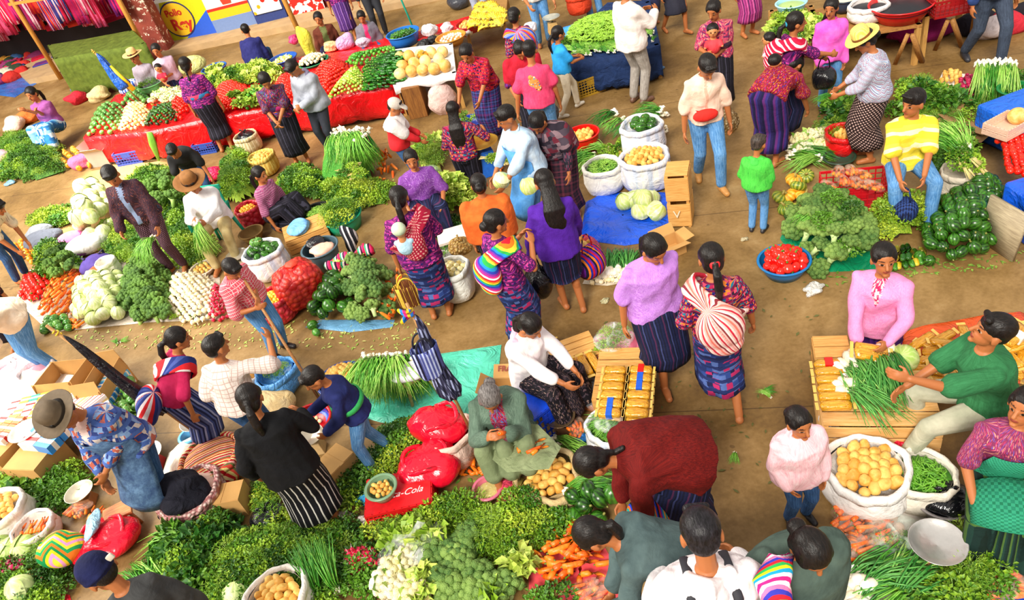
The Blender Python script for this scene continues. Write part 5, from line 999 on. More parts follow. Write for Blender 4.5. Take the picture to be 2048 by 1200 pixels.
# --- pumpkins, broccoli, peppers and squash on the right
for q,kk in (((1580,392),'pumpkin'),((1606,394),'pumpkin'),((1572,416),'gpumpkin'),((1600,418),'gpumpkin'),((1630,405),'gpumpkin'),((1560,395),'gpumpkin')): spot(kk,q,('orange' if kk == 'pumpkin' else 'green and yellow')+' ribbed pumpkin beside the boy in green','pumpkin',.08,'tilt',1.0,('orange' if kk == 'pumpkin' else 'green')+' pumpkins by the boy')
for q,kk in (((1597,372),'gpumpkin'),((1612,352),'gpumpkin'),((1588,360),'pumpkin')): spot(kk,q,('orange' if kk == 'pumpkin' else 'green and yellow')+' pumpkin at the back of the pumpkin heap','pumpkin',.17,'tilt',.95,'back '+kk)
crate_plastic((1705,405),(.62,.38,.3),dirz((1650,405),(1765,395),'x'),'c81420','red plastic crate under bags of peeled carrots')
for k,(x,y) in enumerate(((1665,375),(1690,365),(1715,370),(1740,372),(1675,348),(1705,345),(1735,352),(1760,375))): carrot_bag(G(x,y+8,.31+.03*(k > 3)),1.3+random.uniform(-.5,.5),'clear bag of carrots on the red crate','carrot bags on the red crate',4,.9)
sheet([(1560,478),(1575,448),(1760,480),(1770,540),(1650,545),(1600,535)],tarp('0c8a5c'),'green_tarpaulin','teal green tarpaulin under the broccoli heap',amp=.02)
pile([(1572,480),(1580,430),(1635,400),(1700,410),(1755,455),(1762,510),(1700,535),(1630,535),(1605,500)],'palebroc',.155,.34,'broccoli head in the heap left of the kneeling woman','broccoli','broccoli heap by the red crate',rot='tilt',sc=(1.0,1.35))
pile([(1590,455),(1640,415),(1700,430),(1745,470),(1700,505),(1630,500)],'dark',.26,.34,'broad green leaves among the broccoli left of the kneeling woman','greens','leaves among the broccoli',rot='up',z=.06,sc=(.8,1.1))
for q in ((1632,425),(1690,440),(1655,455)): spot('leek',q,'pale stalks of greens lying on the broccoli heap','greens',.34,'up',.6,'stalks on the broccoli')
o,g = bowl((1568,545),.235,.16,'1474b8','plastic_tub','blue plastic tub of red peppers in the walkway',cat='tub');disc_fill(g,.215,.13,'pepper',.07,.1,'red pepper in the blue tub','pepper','red peppers in the blue tub',sc=(1.0,1.3));disc_fill(g,.13,.2,'pepper',.075,.05,'red pepper heaped high in the blue tub','pepper','top red peppers in the blue tub',sc=(1.0,1.3))
heap([(1738,450),(1758,410),(1800,395),(1845,410),(1852,445),(1800,470),(1760,468)],['yellow','cilantro'],.32,'yellow-green herb bunch behind the kneeling woman','herbs behind the kneeling woman',.14)
for k in range(13):
    x,y = 1778+8.5*(k % 8)+random.uniform(-3,3),512-14*(k//8)-2.2*(k % 8);spot('yzucchini' if k in (2,5,7,10) else 'zucchini',(x,y),('yellow' if k in (2,5,7,10) else 'green')+' long squash fanned out beside the round squash heap','squash',.05+.06*(k//8),(0,0,dirz((x,y),(1775+3*k,440),'x')+PI),1.15,('yellow' if k in (2,5,7,10) else 'green')+' long squash in the fan')
pile([(1835,515),(1850,455),(1870,405),(1930,370),(1985,350),(2012,385),(2000,470),(1960,512),(1900,522)],'squash',.098,.4,'ribbed squash in the large heap at the right','squash','large heap of green squash',sc=(.85,1.08),r=.055,Rw=.5)
MB().box((0,0,.24),(.03,.42,.48)).build('b',wood('8a7a60','b8a888',6,1)).name = 'wooden_board'
o = bpy.data.objects['wooden_board'];o.location = tuple(G(1990,500));o.rotation_euler = (0,.12,.1);tag(o,'grey wooden board holding back the squash heap','board')
# blue covered stand with tomatoes at the right edge
gz = G(2032,490);B = MB();B.box((gz[0]+.42,gz[1]+.05,.24),(.75,.6,.48));tag(B.build('covered_stand',tarp('0f56d8',bump=.9),smooth=False,bevel=.03),'stand covered with bright blue plastic at the right edge','stand')
gz = G(2020,345);B = MB();B.box((gz[0]+.66,gz[1]+.28,.2),(.95,1.15,.4),rotm((0,0,1),.12));tag(B.build('covered_table',tarp('1468e0',bump=.9),smooth=False,bevel=.03),'low table covered with blue plastic under the tomatoes','table')
pile([(1990,270),(2040,258),(2075,330),(2060,355),(2020,350)],'tomato',.06,.05,'red tomato on the blue table at the right edge','tomato','tomatoes on the blue table',z=.41)
spot('melon',(2035,232),'yellow melon at the right edge above the tomatoes','melon',.58)
crate_plastic((2012,262),(.34,.26,.12),.3,'e8c0a8','pale pink plastic tray on the blue table',z=.49)
# behind the yellow shirt
heap([(1640,250),(1655,215),(1700,195),(1720,250),(1690,285),(1650,280)],['chard','dill'],.38,'broad-leaved green bunch between the red bag and the sun hat woman','greens by the sun hat woman',.16)
for q in ((1600,280),(1622,272),(1640,290),(1612,298),(1645,268)): spot('cauliflower',q,'cauliflower beside the bending woman','cauliflower',.09,'up',1.1,'cauliflowers beside the bending woman')
bunches('scallion',[((1580,315),(1640,325)),((1590,308),(1655,312),.06),((1578,300),(1640,300),.04),((1640,318),(1590,335),.07)],'scallion bunch in front of the bending woman','scallions in front of the bending woman')
o,g = sack((1687,300),.2,.24,'d8141c','red bag of small potatoes left of the sun hat woman',m=tarp('dc1418',bump=.8));disc_fill(g,.12,.2,'potato',.05,.02,'small potato in the red bag by the sun hat woman','potato','potatoes in the red bag by the hat',sc=(.7,.8))
bowl((1678,328),.16,.1,'2c4434','plastic_basin','dark green basin below the red bag',cat='basin')
heap([(1790,215),(1800,175),(1850,165),(1930,210),(1960,250),(1880,275),(1850,240)],['dill','chard','cilantro'],.3,'green bunch in the field behind the yellow shirt','greens behind the yellow shirt',.17)
heap([(1870,350),(1865,275),(1900,250),(1945,270),(1955,340),(1930,370)],['dark','cilantro'],.3,'dark green bunch around the stalk sack','greens around the stalk sack',.16)
o,g = sack((1912,392),.17,.3,'d8ccb8','pale sack of celery-like stalks right of the yellow shirt')
for k in range(7): put('stalks' if k % 2 else 'leek',g+np.array([random.uniform(-.08,.08),random.uniform(-.05,.08),.34+.03*k]),(random.uniform(.3,.7),0,random.uniform(-.4,.4)+.2),1.0,'long green stalks with pale ends in the sack by the yellow shirt','greens','stalks in the pale sack')
sheet([(1870,180),(1885,145),(1955,150),(1950,185),(1930,200)],plain('f0e8e0',.7),'white_cloth','white cloth under the yellow and pink roots',amp=.03)
pile([(1875,170),(1888,145),(1925,148),(1915,175)],'potato',.06,.12,'small yellow potato on the white cloth top right','potato','yellow roots on the white cloth',sc=(.7,.9))
pile([(1915,190),(1918,158),(1950,155),(1955,185),(1940,205)],'beet',.062,.14,'pink root on the white cloth top right','beetroot','pink roots on the white cloth',sc=(.7,.9))
bunches('scallion',[((1960+11*k,128-4*(k % 2)),(1966+11*k,195),.38) for k in range(7)]+[((1965+12*k,140),(1970+11*k,205),.28) for k in range(5)],'onion bunch with bulbs upwards in the stack at the top right','onion stack top right',tilt=-.7)
heap([(1950,190),(1960,165),(2048,150),(2060,190),(2010,210)],['dark'],.2,'dark green bunch below the onion stack top right','greens top right',.17)
bowl((2028,192),.17,.1,'18783c','plastic_basin','green plastic basin at the top right',cat='basin',z=.16)
for k,(x,y) in enumerate(((1925,268),(1948,250))): carton((x,y),(.45,.3,.06),.5+k,['flattened brown tray beside the blue plastic','brown cardboard tray leaning on the blue plastic'][k],z=.1+.05*k,col='9a7448',flaps=(10,20,15,5))
# cloth bag in the yellow shirt's hand, bag held by others
bag((0,0),.11,.3,'142448','dark blue woven bag held by the man in the yellow shirt',at=F['yellow']['R']+np.array([0,-.02,-.36]),name='hand_bag',m=C('check',['142048','2c4480','101430'],30,30,att=False),knot=False,handle=True)
bag((0,0),.12,.32,'1a1a20','black plastic bag hanging from the arm in striped shawl',at=F['stripes']['L']+np.array([.02,0,-.36]),m=tarp('141418',.2),handle=True,knot=False)
bag((0,0),.13,.42,'0e0e12','black plastic bag in the left hand of the purple cardigan',at=F['sweater']['L']+np.array([-.02,0,-.44]),m=tarp('0e0e12',.25),knot=False,handle=True)
bag((0,0),.15,.40,'802040','multicoloured woven bag in the right hand of the purple cardigan',at=F['sweater']['R']+np.array([.1,0,-.48]),name='woven_bag',m=C('up',['d81828','2030a8','f08020','181830','7020a0'],12,att=False),knot=False,handle=True)
bag((0,0),.12,.3,'404048','grey plastic bag carried beside the crimson cape',at=F['redcape']['L']+np.array([.05,0,-.32]),m=tarp('3c3e46',.2),handle=True,knot=False)
bag((0,0),.13,.34,'d0b070','straw net bag carried behind the salmon shirt',at=G(1455,262,.3),m=net('e8d0a0','90703c',30),handle=True,knot=False)
# shoulder bag with a checkered face
def wovenbag(loc,rz,label,w_,d_,h_,m,hm,name='woven_basket_bag'):
    o = empty(name,tuple(loc),rz,label,'bag');B = MB();B.lathe([(.9,.0),(1.0,.1*h_),(1.02,.8*h_),(1.05,h_),(1.0,h_),(.96,.1*h_),(.0,.08*h_)],seg=24);B.lathe([(.0,.0),(.9,.0)],seg=24);B.v = [q*np.array([w_/2,d_/2,1]) for q in B.v];B.build('body',m,o)
    for s in (-1,1): MB().tube([(math.cos(q)*w_*.3,s*d_*.3,h_*.97+math.sin(q)*h_*.4) for q in np.linspace(0,PI,11)],.009,6).build('handle',hm,o)
    return o
wovenbag(F['childback']['L']+np.array([-.02,-.05,-.4]),.1,'yellow and brown woven basket bag in the hand of the mother',.27,.14,.27,C('zig',['e8c048','6a3818'],28,22,att=False),plain('e8b830'))
# --- noodles and onions at the kneeling woman's stall
NOOD = lambda: mat('nood',_nood)
def _nood():
    t = NT('noodles in clear wrap');o = t.obj();s = t.n('ShaderNodeVectorMath',operation='MULTIPLY',ins={0: o,1: (2.0,30.0,30.0)}).outputs[0]
    n = t.noise(s,6,4,.6,.5);t.base(t.ramp(n,[(.3,'9a5c08'),(.5,'d89418'),(.72,'f4c850')]));t.set(rough=.15,coat=.6);t.bump(t.noise(o,30,3,.6,1.0),.8,.01);return t.m
def packet(loc,rot,label,group,L_=.3,W_=.075,H_=.045,band=None,txt=None,seed=0):
    o = empty('noodle_packet',tuple(loc),0,label,'packet',group,rot=rot);K = lump(seed+3,.03,3);B = MB();B.ell((0,0,0),(1,1,1),None,16,10,lambda d: K(d)/np.max(np.abs(d*[1,1,1]),axis=1)**.72);B.v[-1] = B.v[-1]*[L_/2*.86,W_/2*.9,H_/2*.9];B.build('wrapped_noodles',NOOD(),o)
    for s in (-1,1): C2 = MB();C2.box((s*L_*.5,0,0),(L_*.09,W_*.85,.003));C2.build('sealed_end',plain('e8c060',.2),o,smooth=False)
    if band: MB().box((0,0,0),(L_*.24,W_*1.0,H_*.98)).build('printed_label',plain(band,.3),o,smooth=False,bevel=.004)
    if txt: text_on(txt,(L_*(-.0 if band else .2),0,H_*.5+.003),np.eye(3),.03,'ffffff' if band else '5a3008','label_print',o)
    return o
def packs(px,z,nx,ny,lay,rz,dL,dW,dH,label,group,blue=(),red=(),up=0):
    c = G(px[0],px[1],z);R = rotm((0,0,1),rz)
    for l in range(lay):
        for i in range(nx):
            for j in range(ny):
                p = c+R@np.array([(i-(nx-1)/2)*dL,(j-(ny-1)/2)*dW,(l+.5)*dH]);top = l == lay-1
                bl = '1a58c8' if top and (i,j) in blue else 'd82018' if top and (i,j) in red else None
                t_ = ' with a blue label' if bl == '1a58c8' else ' with a red label' if bl else ''
                packet(p,(0,0,rz+random.uniform(-.04,.04)),'noodle packet'+t_+' '+label,group+t_,dL*.98,dW*.98,dH,bl,None,i*7+j*3+l)
rz = dirz((1215,790),(1270,790),'x')
crate_wood((1254,800),(.44,.6,.34),rz,'wooden crate under the tall noodle stack',slat_top=True)
packs((1254,797),.35,2,6,2,rz,.215,.093,.06,'in the stack between the seated woman and the walkway','noodles in the walkway stack',blue=((0,1),(1,3),(1,4),(0,0)),red=((1,5),))
crate_wood((1153,745),(.46,.34,.28),0.1,'wooden crate under the small noodle row',slat_top=True)
packs((1153,742),.29,1,5,1,PI/2+.1,.3,.085,.06,'in the single row on the small crate','noodles on the small crate',blue=((0,3),(0,4)))
o,g = bowl((1235,712),.2,.14,'e87898','plastic_bowl','pink plastic bowl heaped with bagged greens',z=.12);disc_fill(g,.17,.15,['dill','cilantro'],.12,.08,'greens in the pink bowl by the noodle stack','herbs','greens in the pink bowl','up',sc=(.7,.8))
bag((0,0),.17,.18,'ffffff','clear plastic over the greens in the pink bowl',at=g+np.array([0,0,.15]),m=film('ffffff',.3),knot=True)
rz = dirz((1662,830),(1800,830),'x')
crate_wood((1745,860),(.78,.55,.36),rz,'large wooden crate under the onions and noodles at the right',slat_top=True,a='d09850',b='f0c080')
crate_wood((1662,790),(.26,.5,.42),rz,'narrow wooden crate under the red-topped noodle stack',slat_top=True)
packs((1664,775),.43,1,6,1,rz,.26,.085,.07,'on the narrow crate left of the white onions','noodles left of the onions',red=((0,5),))
packet(.5*(F['pinkcard']['L']+F['pinkcard']['R'])+np.array([-.02,-.06,.02]),(.5,.35,-.3),'noodle packet held out by the woman in pink',None,.3,.15,.06,None,'NAPOLI',5)
bunches('bigspring',[((1700,722),(1730,770),.46),((1680,740),(1720,790),.42),((1750,712),(1765,790),.48),((1775,708),(1795,790),.47),((1765,722),(1775,820),.44),((1735,718),(1745,800),.43),((1690,780),(1740,815),.42),((1725,730),(1760,830),.41)],'big white onion bunch on the large wooden crate','onion bunches on the large crate',sc=1.15)
spot('cabbage',(1808,716),'pale green cabbage at the end of the crate of onions','cabbage',.45,'tilt',.95)
sheet([(1790,720),(1800,680),(1900,655),(2048,640),(2080,700),(2060,780),(1940,780),(1850,800)],tarp('e05010',bump=1.0),'orange_plastic','orange plastic sheet under the loose noodle packets',z=.12,amp=.06)
for k in range(74):
    x = random.uniform(1800,2075);y = random.uniform(668,800);
    if y > 790-(x-1800)*.15 or (x < 1840 and y > 770): continue
    packet(G(x,y,.2+random.uniform(0,.1)),(random.uniform(-.3,.3),random.uniform(-.3,.3),random.uniform(0,3)),'noodle packet lying loose on the orange plastic','loose noodle packets on orange plastic',.26,.08,.045,None,None,k)
packet(G(2020,665,.4),(0.2,.1,.5),'large noodle packet with a red and green label behind the green T-shirt',None,.34,.2,.07,'e8e8e0',None)
# --- sacks at lower right
o,g = sack((1705,880),.20,.24,'e8ecf8','white and blue plastic bag of green squash',m=C('flower',['a8b8e8','d0d8f0'],9,1,'f4f4fa',att=False,bump=.8),wobs=.06);disc_fill(g,.16,.19,'squash',.11,.04,'green squash in the white and blue bag','squash','squash in the white and blue bag',sc=(1.0,1.15))
o,g = sack((1800,880),.19,.2,'e81840','bright red plastic bag of small potatoes',m=tarp('e8143c',.25,1.0,9),wobs=.05);disc_fill(g,.13,.15,'potato',.055,.03,'small potato in the bright red bag','potato','potatoes in the bright red bag',sc=(.8,.95))
o,g = sack((1728,985),.27,.30,'f8f2ee','large white sack of yellow potatoes right of the girl in pink',low=.06);disc_fill(g,.23,.255,'potato',.075,.07,'yellow potato in the large white sack by the girl','potato','potatoes in the large white sack',sc=(1.15,1.4))
o,g = sack((1838,990),.2,.26,'eee4d4','cream sack of green beans beside the big potato sack');inner_mound(o,.17,.205,.03,veg('2f6c14','4c9020'));strands(o,'beans',.165,.215,.035,170,.11,.006,veg('3c8418','74b034',.4,14))['kind'] = 'stuff'
sheet([(1665,1090),(1680,1000),(1840,990),(1860,1060),(1800,1090),(1670,1130)],C('plain',['e8dcd0','f8f0e8'],att=False),'white_cloth','white sacking spread under the bagged carrots',amp=.03)
n = 0
for y in range(1012,1130,24):
    for x in range(1690,1785,40):
        if not (y > 1100 and x > 1750): carrot_bag(G(x+random.uniform(-6,6)-15,y+random.uniform(-5,5),.05+.03*(n % 2)),random.uniform(-.5,.7),'clear bag of carrots below the big potato sack','carrot bags below the potato sack',4,.9);n += 1
disc = G(1795,1090);
for k in range(4): put('dill',disc+np.array([random.uniform(-.12,.12),random.uniform(-.1,.1),.03]),(0,0,k),.9,'bagged pale green herbs beside the weighing scale','herbs','bagged herbs by the scale')
bag((1795,1100),.2,.2,'ffffff','clear bag over pale green herbs beside the scale',m=film('f0fff0',.3))
o,g = scale((1865,1130),'white metal weighing scale with a shallow silver pan',.165,.2,basec='c89068',pan='d8d4d0')
bowl((1880,1020),.16,.14,'a8a0a0','metal_bowl','metal bowl lined with a black plastic bag',metal=.6);bag((1885,1010),.14,.2,'101014','shiny black plastic bag in the metal bowl',z=.08,m=tarp('101014',.15))
heap([(1870,1190),(1900,1090),(1930,1030),(1980,1040),(2010,1110),(2010,1180),(1950,1220),(1860,1240)],['dark','cilantro','dill'],.26,'dark green herb bunch at the feet of the seated woman','herbs at the seated woman feet',.13)
heap([(1760,1260),(1800,1160),(1870,1150),(1900,1260)],['yellow','cilantro','leek'],.16,'yellow-green herb bunch at the lower right edge','herbs at the lower right edge',.14)
bunches('bigspring',[((1690+14*k,1160+14*((k*7) % 5)),(1800+6*k,1130+12*((k*3) % 6)),.04+.02*(k % 4)) for k in range(9)],'white-bulbed onion bunch below the carrot bags','onion bunches below the carrot bags',sc=1.1)
bunches('leek',[((1730,1140),(1850,1105)),((1735,1165),(1860,1130),.05),((1750,1180),(1870,1160),.06)],'long green onion leaves spread towards the scale','green leaves below the scale')
pile([(1685,1230),(1688,1150),(1722,1140),(1755,1180),(1750,1240)],'bigonion',.06,.12,'white onion bulb in the heap below the carrot bags','onion','white onion bulbs bottom right',sc=(.9,1.15))
sheet([(1960,1230),(1985,1130),(2060,1080),(2120,1230)],tarp('1048c0'),'blue_tarpaulin','blue tarpaulin in the bottom right corner',amp=.02)
for k,(x,y) in enumerate(((1975,1160),(2005,1165),(2035,1150),(1990,1190),(2030,1185),(2050,1170))): carrot_bag(G(x-20,y,.06),random.uniform(-.3,.5),'clear bag of carrots in the bottom right corner','carrot bags bottom right corner',4,.8)
o,g = bowl((2045,1045),.13,.1,'b01450','plastic_bowl','crimson plastic bowl at the right edge')
sheet([(1960,1050),(1970,1010),(2050,1060),(2060,1110),(2010,1100)],C('across',['f0e8f0','90a8d8','f4f0f8'],1,8,att=False),'striped_sacking','blue and white striped sacking beside the seated woman',z=.03,amp=.05)
# walkway litter
for k,(q,cc,sz,lb) in enumerate((((1628,583),'e8e4dc',.1,'crumpled white plastic bag lying in the walkway'),((1210,603),'d8d0a0',.05,'pale leaf scrap on the floor near the woven bag'),((1490,480),'d8c8a0',.04,'paper scrap right of the lilac blouse'),((22,368),'88b8e0',.09,'light blue plastic scrap at the left edge'),((950,42),'88c0e0',.11,'light blue plastic scrap near the grey trousers'),((1320,140),'70a8d8',.08,'blue plastic scrap by the navy cloth'),((148,180),'5888c8',.07,'blue scrap on the floor beyond the mauve blouse'),((198,160),'e8e0d8',.05,'white scrap on the floor before the olive stall'))):
    tag(MB().ell((0,0,sz*.25),(sz,sz*.7,sz*.4),None,18,12,lump(k+40,.3,3.5)).build('plastic_scrap',tarp(cc,.3,1,20),None,tuple(G(*q))),lb,'litter')
for k,(x,y) in enumerate(((1525,785),(1540,795),(235,688),(242,684),(1350,870),(1470,905),(845,690))): spot('leek',(x,y),'trampled green leaves on the bare walkway','litter',.005,'up',.28,'trampled leaves on the walkway')
# ---------------------------------------------------------------- goods, lower middle
def field(pts,kinds,label,group,z=.03,n=3,sp=.08,cat='herbs',sc=(.9,1.2),rot='up'):
    for (x,y) in pts:
        g = G(x,y,z)
        for k in range(n): put(random.choice(kinds),g+np.array([random.uniform(-sp,sp),random.uniform(-sp,sp),random.uniform(0,.05)]),RND[rot](),random.uniform(*sc),label,cat,group)
sheet([(1060,1230),(1055,1100),(1100,1075),(1210,1095),(1240,1150),(1240,1230)],plain('e85058',.6),'pink_sheet','pink plastic sheet under the loose carrots',amp=.015)
pile([(1062,1130),(1075,1085),(1130,1068),(1200,1082),(1205,1110),(1160,1170),(1090,1185)],'carrot',.074,.1,'loose carrot on the pink sheet','carrot','loose carrots on the pink sheet',rot=lambda: (0,random.uniform(-.15,.15),random.choice([.1,.3,-.2,1.0,1.3,2.6])+random.uniform(-.4,.4)),sc=(1.1,1.4),r=.022)
for k,(x,y) in enumerate(((1150,1190),(1185,1185),(1170,1205))): carrot_bag(G(x,y,.04),random.uniform(-.5,.5),'clear bag of carrots beside the loose carrots','carrot bags by the loose carrots',4,.85)
# the long bed of herbs
heap([(930,1060),(960,1022),(1040,1018),(1130,1026),(1140,1056),(1110,1070),(1050,1085),(1040,1150),(985,1110),(900,1085)],['cilantro','dill','yellow'],.2,'green herb bunch in the bed above the carrots','herb bed above the carrots',.105,mx=130,sc=(.8,1.1))
heap([(740,1080),(750,1058),(860,1025),(930,995),(960,1000),(930,1060),(890,1085),(800,1080)],['yellow','dill','cilantro'],.13,'yellow-green herb bunch between the red crate and the radishes','herbs by the radishes',.105,sc=(.8,1.1))
heap([(395,1110),(430,1075),(480,1060),(600,1060),(700,1050),(720,1085),(690,1130),(660,1200),(640,1230),(420,1230)],['cilantro','dark','dill'],.2,'herb bunch in the bed before the black striped skirt','wide herb bed in front',.105,mx=220,sc=(.8,1.1))
heap([(330,1110),(345,1060),(440,1045),(470,1075),(440,1140),(400,1220),(330,1200)],['chard','chard','cilantro'],.24,'broad-leaved bunch beside the long onion leaves','leafy greens near the navy cap',.13)
bunches('leek',[((315,1185),(300,1085)),((330,1180),(270,1110),.05),((350,1195),(330,1095),.06),((375,1185),(380,1090),.08),((310,1200),(265,1130),.08),((345,1170),(300,1070),.1),((400,1080),(300,1060),.12)],'long-leaved green onion bunch near the navy cap','green onions near the navy cap',sc=1.15)
bunches('stalks',[((400,1045),(480,1060),.12),((420,1035),(500,1050),.14),((430,1050),(520,1070),.16),((530,985),(480,1010)),((855,1035),(930,1045),.1),((865,1020),(940,1030),.12),((1055,1000),(1040,1060),.14),((1030,1005),(1020,1060),.14)],'sheaf of herbs with pale cut stalks in the herb bed','stalky sheaves in the herb bed','herbs')
for k,(x,y) in enumerate(((645,1175),(668,1170),(640,1190),(675,1180))): put('scallion',G(x,y,.05),(.9,0,dirz((x,y),(x-15,y-90))),.8,'scallions standing upright between potatoes and radishes','onions','upright scallions')
field([(455,1185),(520,1165)],['cilantro'],'green bunch around the pale cabbages','greens around the pale cabbages')
for q,s_,lb in (((475,1188),1.15,'largest pale cabbage left of the bottom potato sack'),((515,1162),.6,'smallest pale cabbage left of the bottom potato sack'),((515,1190),.8,'pale cabbage touching the bottom potato sack')): spot('cabbage',q,lb,'cabbage',.1,'tilt',s_*.85)
for k,(x,y) in enumerate(((330,1195),(345,1203),(318,1190),(290,1172),(300,1185))): spot('palecab',(x,y),'small cream turnip under the onion leaves','turnip',.04,'tilt',.42,'turnips under the onion leaves')
o,g = sack((578,1225),.23,.26,'f4ece4','white sack of potatoes at the bottom edge');disc_fill(g,.19,.22,'potato',.064,.05,'potato in the sack at the bottom edge','potato','potatoes in the bottom sack',sc=(.95,1.15))
pile([(672,1125),(685,1095),(745,1090),(790,1115),(780,1160),(700,1165)],'radish',.042,.14,'red radish in the heap beside the bagged cauliflower','radish','radishes beside the cauliflower',sc=(.95,1.25),r=.02)
heap([(665,1150),(670,1110),(790,1110),(790,1180),(700,1185)],['dark'],.08,'dark radish leaves under the radishes','radish leaves',.13)
for q in ((788,1140),(800,1175),(815,1120),(770,1165),(830,1190)): spot('cauliflower',(q[0],q[1]),'cauliflower in the heap right of the radishes','cauliflower',.12,'tilt',1.2,'cauliflowers right of the radishes')
for q in ((870,1115),(905,1120),(930,1145),(890,1150),(960,1160),(985,1185),(945,1195),(1010,1170),(905,1185),(935,1075),(920,1100)): spot('palebroc',q,'broccoli head at the bottom centre','broccoli',.1,'tilt',1.55,'broccoli at the bottom centre')
for q in ((850,1085),(825,1075),(865,1075),(800,1090)): spot('lettuce',q,'pale lettuce under clear plastic','lettuce',.1,'tilt',1.1,'lettuces under plastic')
for q in ((845,1185),(990,1205),(1040,1130),(850,1165)): spot('lettuce',q,'pale leafy head among the broccoli','lettuce',.1,'tilt',1.0,'leafy heads among the broccoli')
bag((838,1105),.26,.28,'ffffff','large clear plastic bag over pale vegetables',m=film('ffffff',.34),flat=.7,rot=.3)
heap([(1070,1230),(1075,1190),(1120,1185),(1120,1230)],['dark'],.08,'dark herb bunch at the bottom of the pink sheet','herbs at the bottom of the pink sheet',.12)
# green squash, potatoes and knives by the maroon jumper
pile([(1128,1030),(1140,990),(1180,975),(1250,985),(1262,1020),(1200,1045)],'squash',.115,.16,'green squash under the hand of the maroon jumper','squash','green squash by the maroon jumper',sc=(1.05,1.25),r=.06)
o,g = sack((1105,975),.24,.15,'d8bc88','open burlap sack of yellow potatoes beside the old woman',m=cloth('plain',['c8a870','e4cc9c'],att=False,bump=.9),wobs=.1,low=.05);disc_fill(g,.2,.12,'potato',.072,.05,'yellow potato in the open burlap sack','potato','potatoes in the burlap sack',sc=(1.0,1.25))
bunches('scallion',[((1130,985),(1210,975),.1),((1135,990),(1215,985),.13),((1110,880),(1150,905)),((1120,900),(1170,915))],'scallion bunch beside the burlap sack','scallions by the burlap sack')
# the big bean sack and scale pan
o,g = sack((1240,902),.215,.34,'f0f2f8','large white sack of green beans behind the maroon jumper',m=WSACK());inner_mound(o,.19,.28,.03,veg('4c8420','78b038'));strands(o,'beans',.185,.29,.04,230,.13,.006,veg('5c9428','a0c850',.4,14))['kind'] = 'stuff'
for k in range(3): put('leek',g+np.array([-.02+.03*k,.0,.35]),(.1,0,1.2+.5*k),.5,'pale herb stalks lying on the large bean sack','herbs','stalks on the bean sack')
bag((0,0),.12,.14,'ffffff','clear plastic on top of the large bean sack',at=g+np.array([-.03,.02,.33]),m=film('ffffff',.3),knot=False)
scale((1127,862),'weighing scale with a dull brass-coloured pan beside the seated woman',.13,.12,basec='6a4830',pan='b09068')
for k,(x,y) in enumerate(((1150,880),(1160,868),(1150,862))): carrot_bag(G(x,y,.04+.03*k),1.2+k*.3,'clear bag of carrots between scale and bean sack','carrot bags by the bean sack',4,.8)
tag(MB().ell((0,0,.03),(.09,.06,.035),None,16,10,lump(9,.3,3)).build('blue_plastic_bag',tarp('2888e0',.3,1,20),None,tuple(G(1160,885))),'small bright blue plastic bag by the carrot bags','bag')
sheet([(962,900),(985,850),(1075,848),(1122,895),(1098,938),(1015,945)],cloth('plain',['7c8860','98a278'],att=False,bump=.9),'green_cloth','grey-green cloth spread over the lap of the old woman',z=.0,amp=.04,zc=.39)
for k,(x,y,r_) in enumerate(((1037,880,1.5),(1052,905,.3),(1040,905,1.6),(1058,895,.2),(1062,908,.1))): spot('carrot',(x,y),'peeled carrot on the lap of the old woman','carrot',.42,(0,0,r_),.9,'carrots on the lap cloth')
put('carrot',F['oldgreen']['L']+np.array([.02,-.02,.05]),(0,.8,1.2),.95,'peeled carrot held up by the old woman','carrot')
for k in range(16): spot('carrot',(925+random.uniform(-8,60),935+random.uniform(-10,28)),'carrot peel and carrot lying left of the old woman','carrot',.03,(0,0,random.uniform(0,3)),.85,'carrots left of the old woman')
o,g = crate_plastic((812,1010),(.55,.36,.2),dirz((755,1010),(865,985),'x'),'d01018','upturned red plastic crate with white lettering under a green bowl',flip=True)
MB().box((0,0,.2),(.54,.35,.012)).build('top_panel',plain('d81820',.35,name='moulded plastic'),o,smooth=False)
text_on('Coca-Cola',(.02,-.04,.208),np.eye(3),.085,'f0e0e0','lettering',o,italic=.4)
o,g = bowl((770,990),.12,.11,'7a9a78','plastic_bowl','grey-green bowl of snacks on the red crate',z=.2);disc_fill(g,.1,.07,'potato',.045,.03,'snack piece in the grey-green bowl','snack','snacks in the grey-green bowl',sc=(.5,.65))
o,g = bowl((980,990),.11,.1,'d87088','metal_pot','pink and grey bowl of rice and leaves',cat='bowl');MB().lathe([(.0,.07),(.06,.075),(.09,.06)],seg=16).build('food',veg('c8b870','f0e8c8',.7,40),o)
tag(MB().ell((0,0,.05),(.1,.08,.06),None,18,12,lump(4,.3,3)).build('pink_plastic_bag',tarp('f04868',.3,1,16),None,tuple(G(1020,985))),'crumpled pink plastic bag beside the burlap sack','bag')
tag(MB().ell((0,0,.05),(.09,.07,.06),None,18,12,lump(14,.3,3)).build('blue_plastic_bag',tarp('38a8e0',.3,1,16),None,tuple(G(742,1000))),'small crumpled light blue plastic bag left of the red crate','bag')
tag(MB().ell((0,0,.05),(.12,.07,.05),None,18,12,lump(24,.35,3)).build('blue_plastic_bag',tarp('48b0e0',.3,1,16),None,tuple(G(790,912))),'light blue crumpled wrapper on the greens behind the red crate','bag')
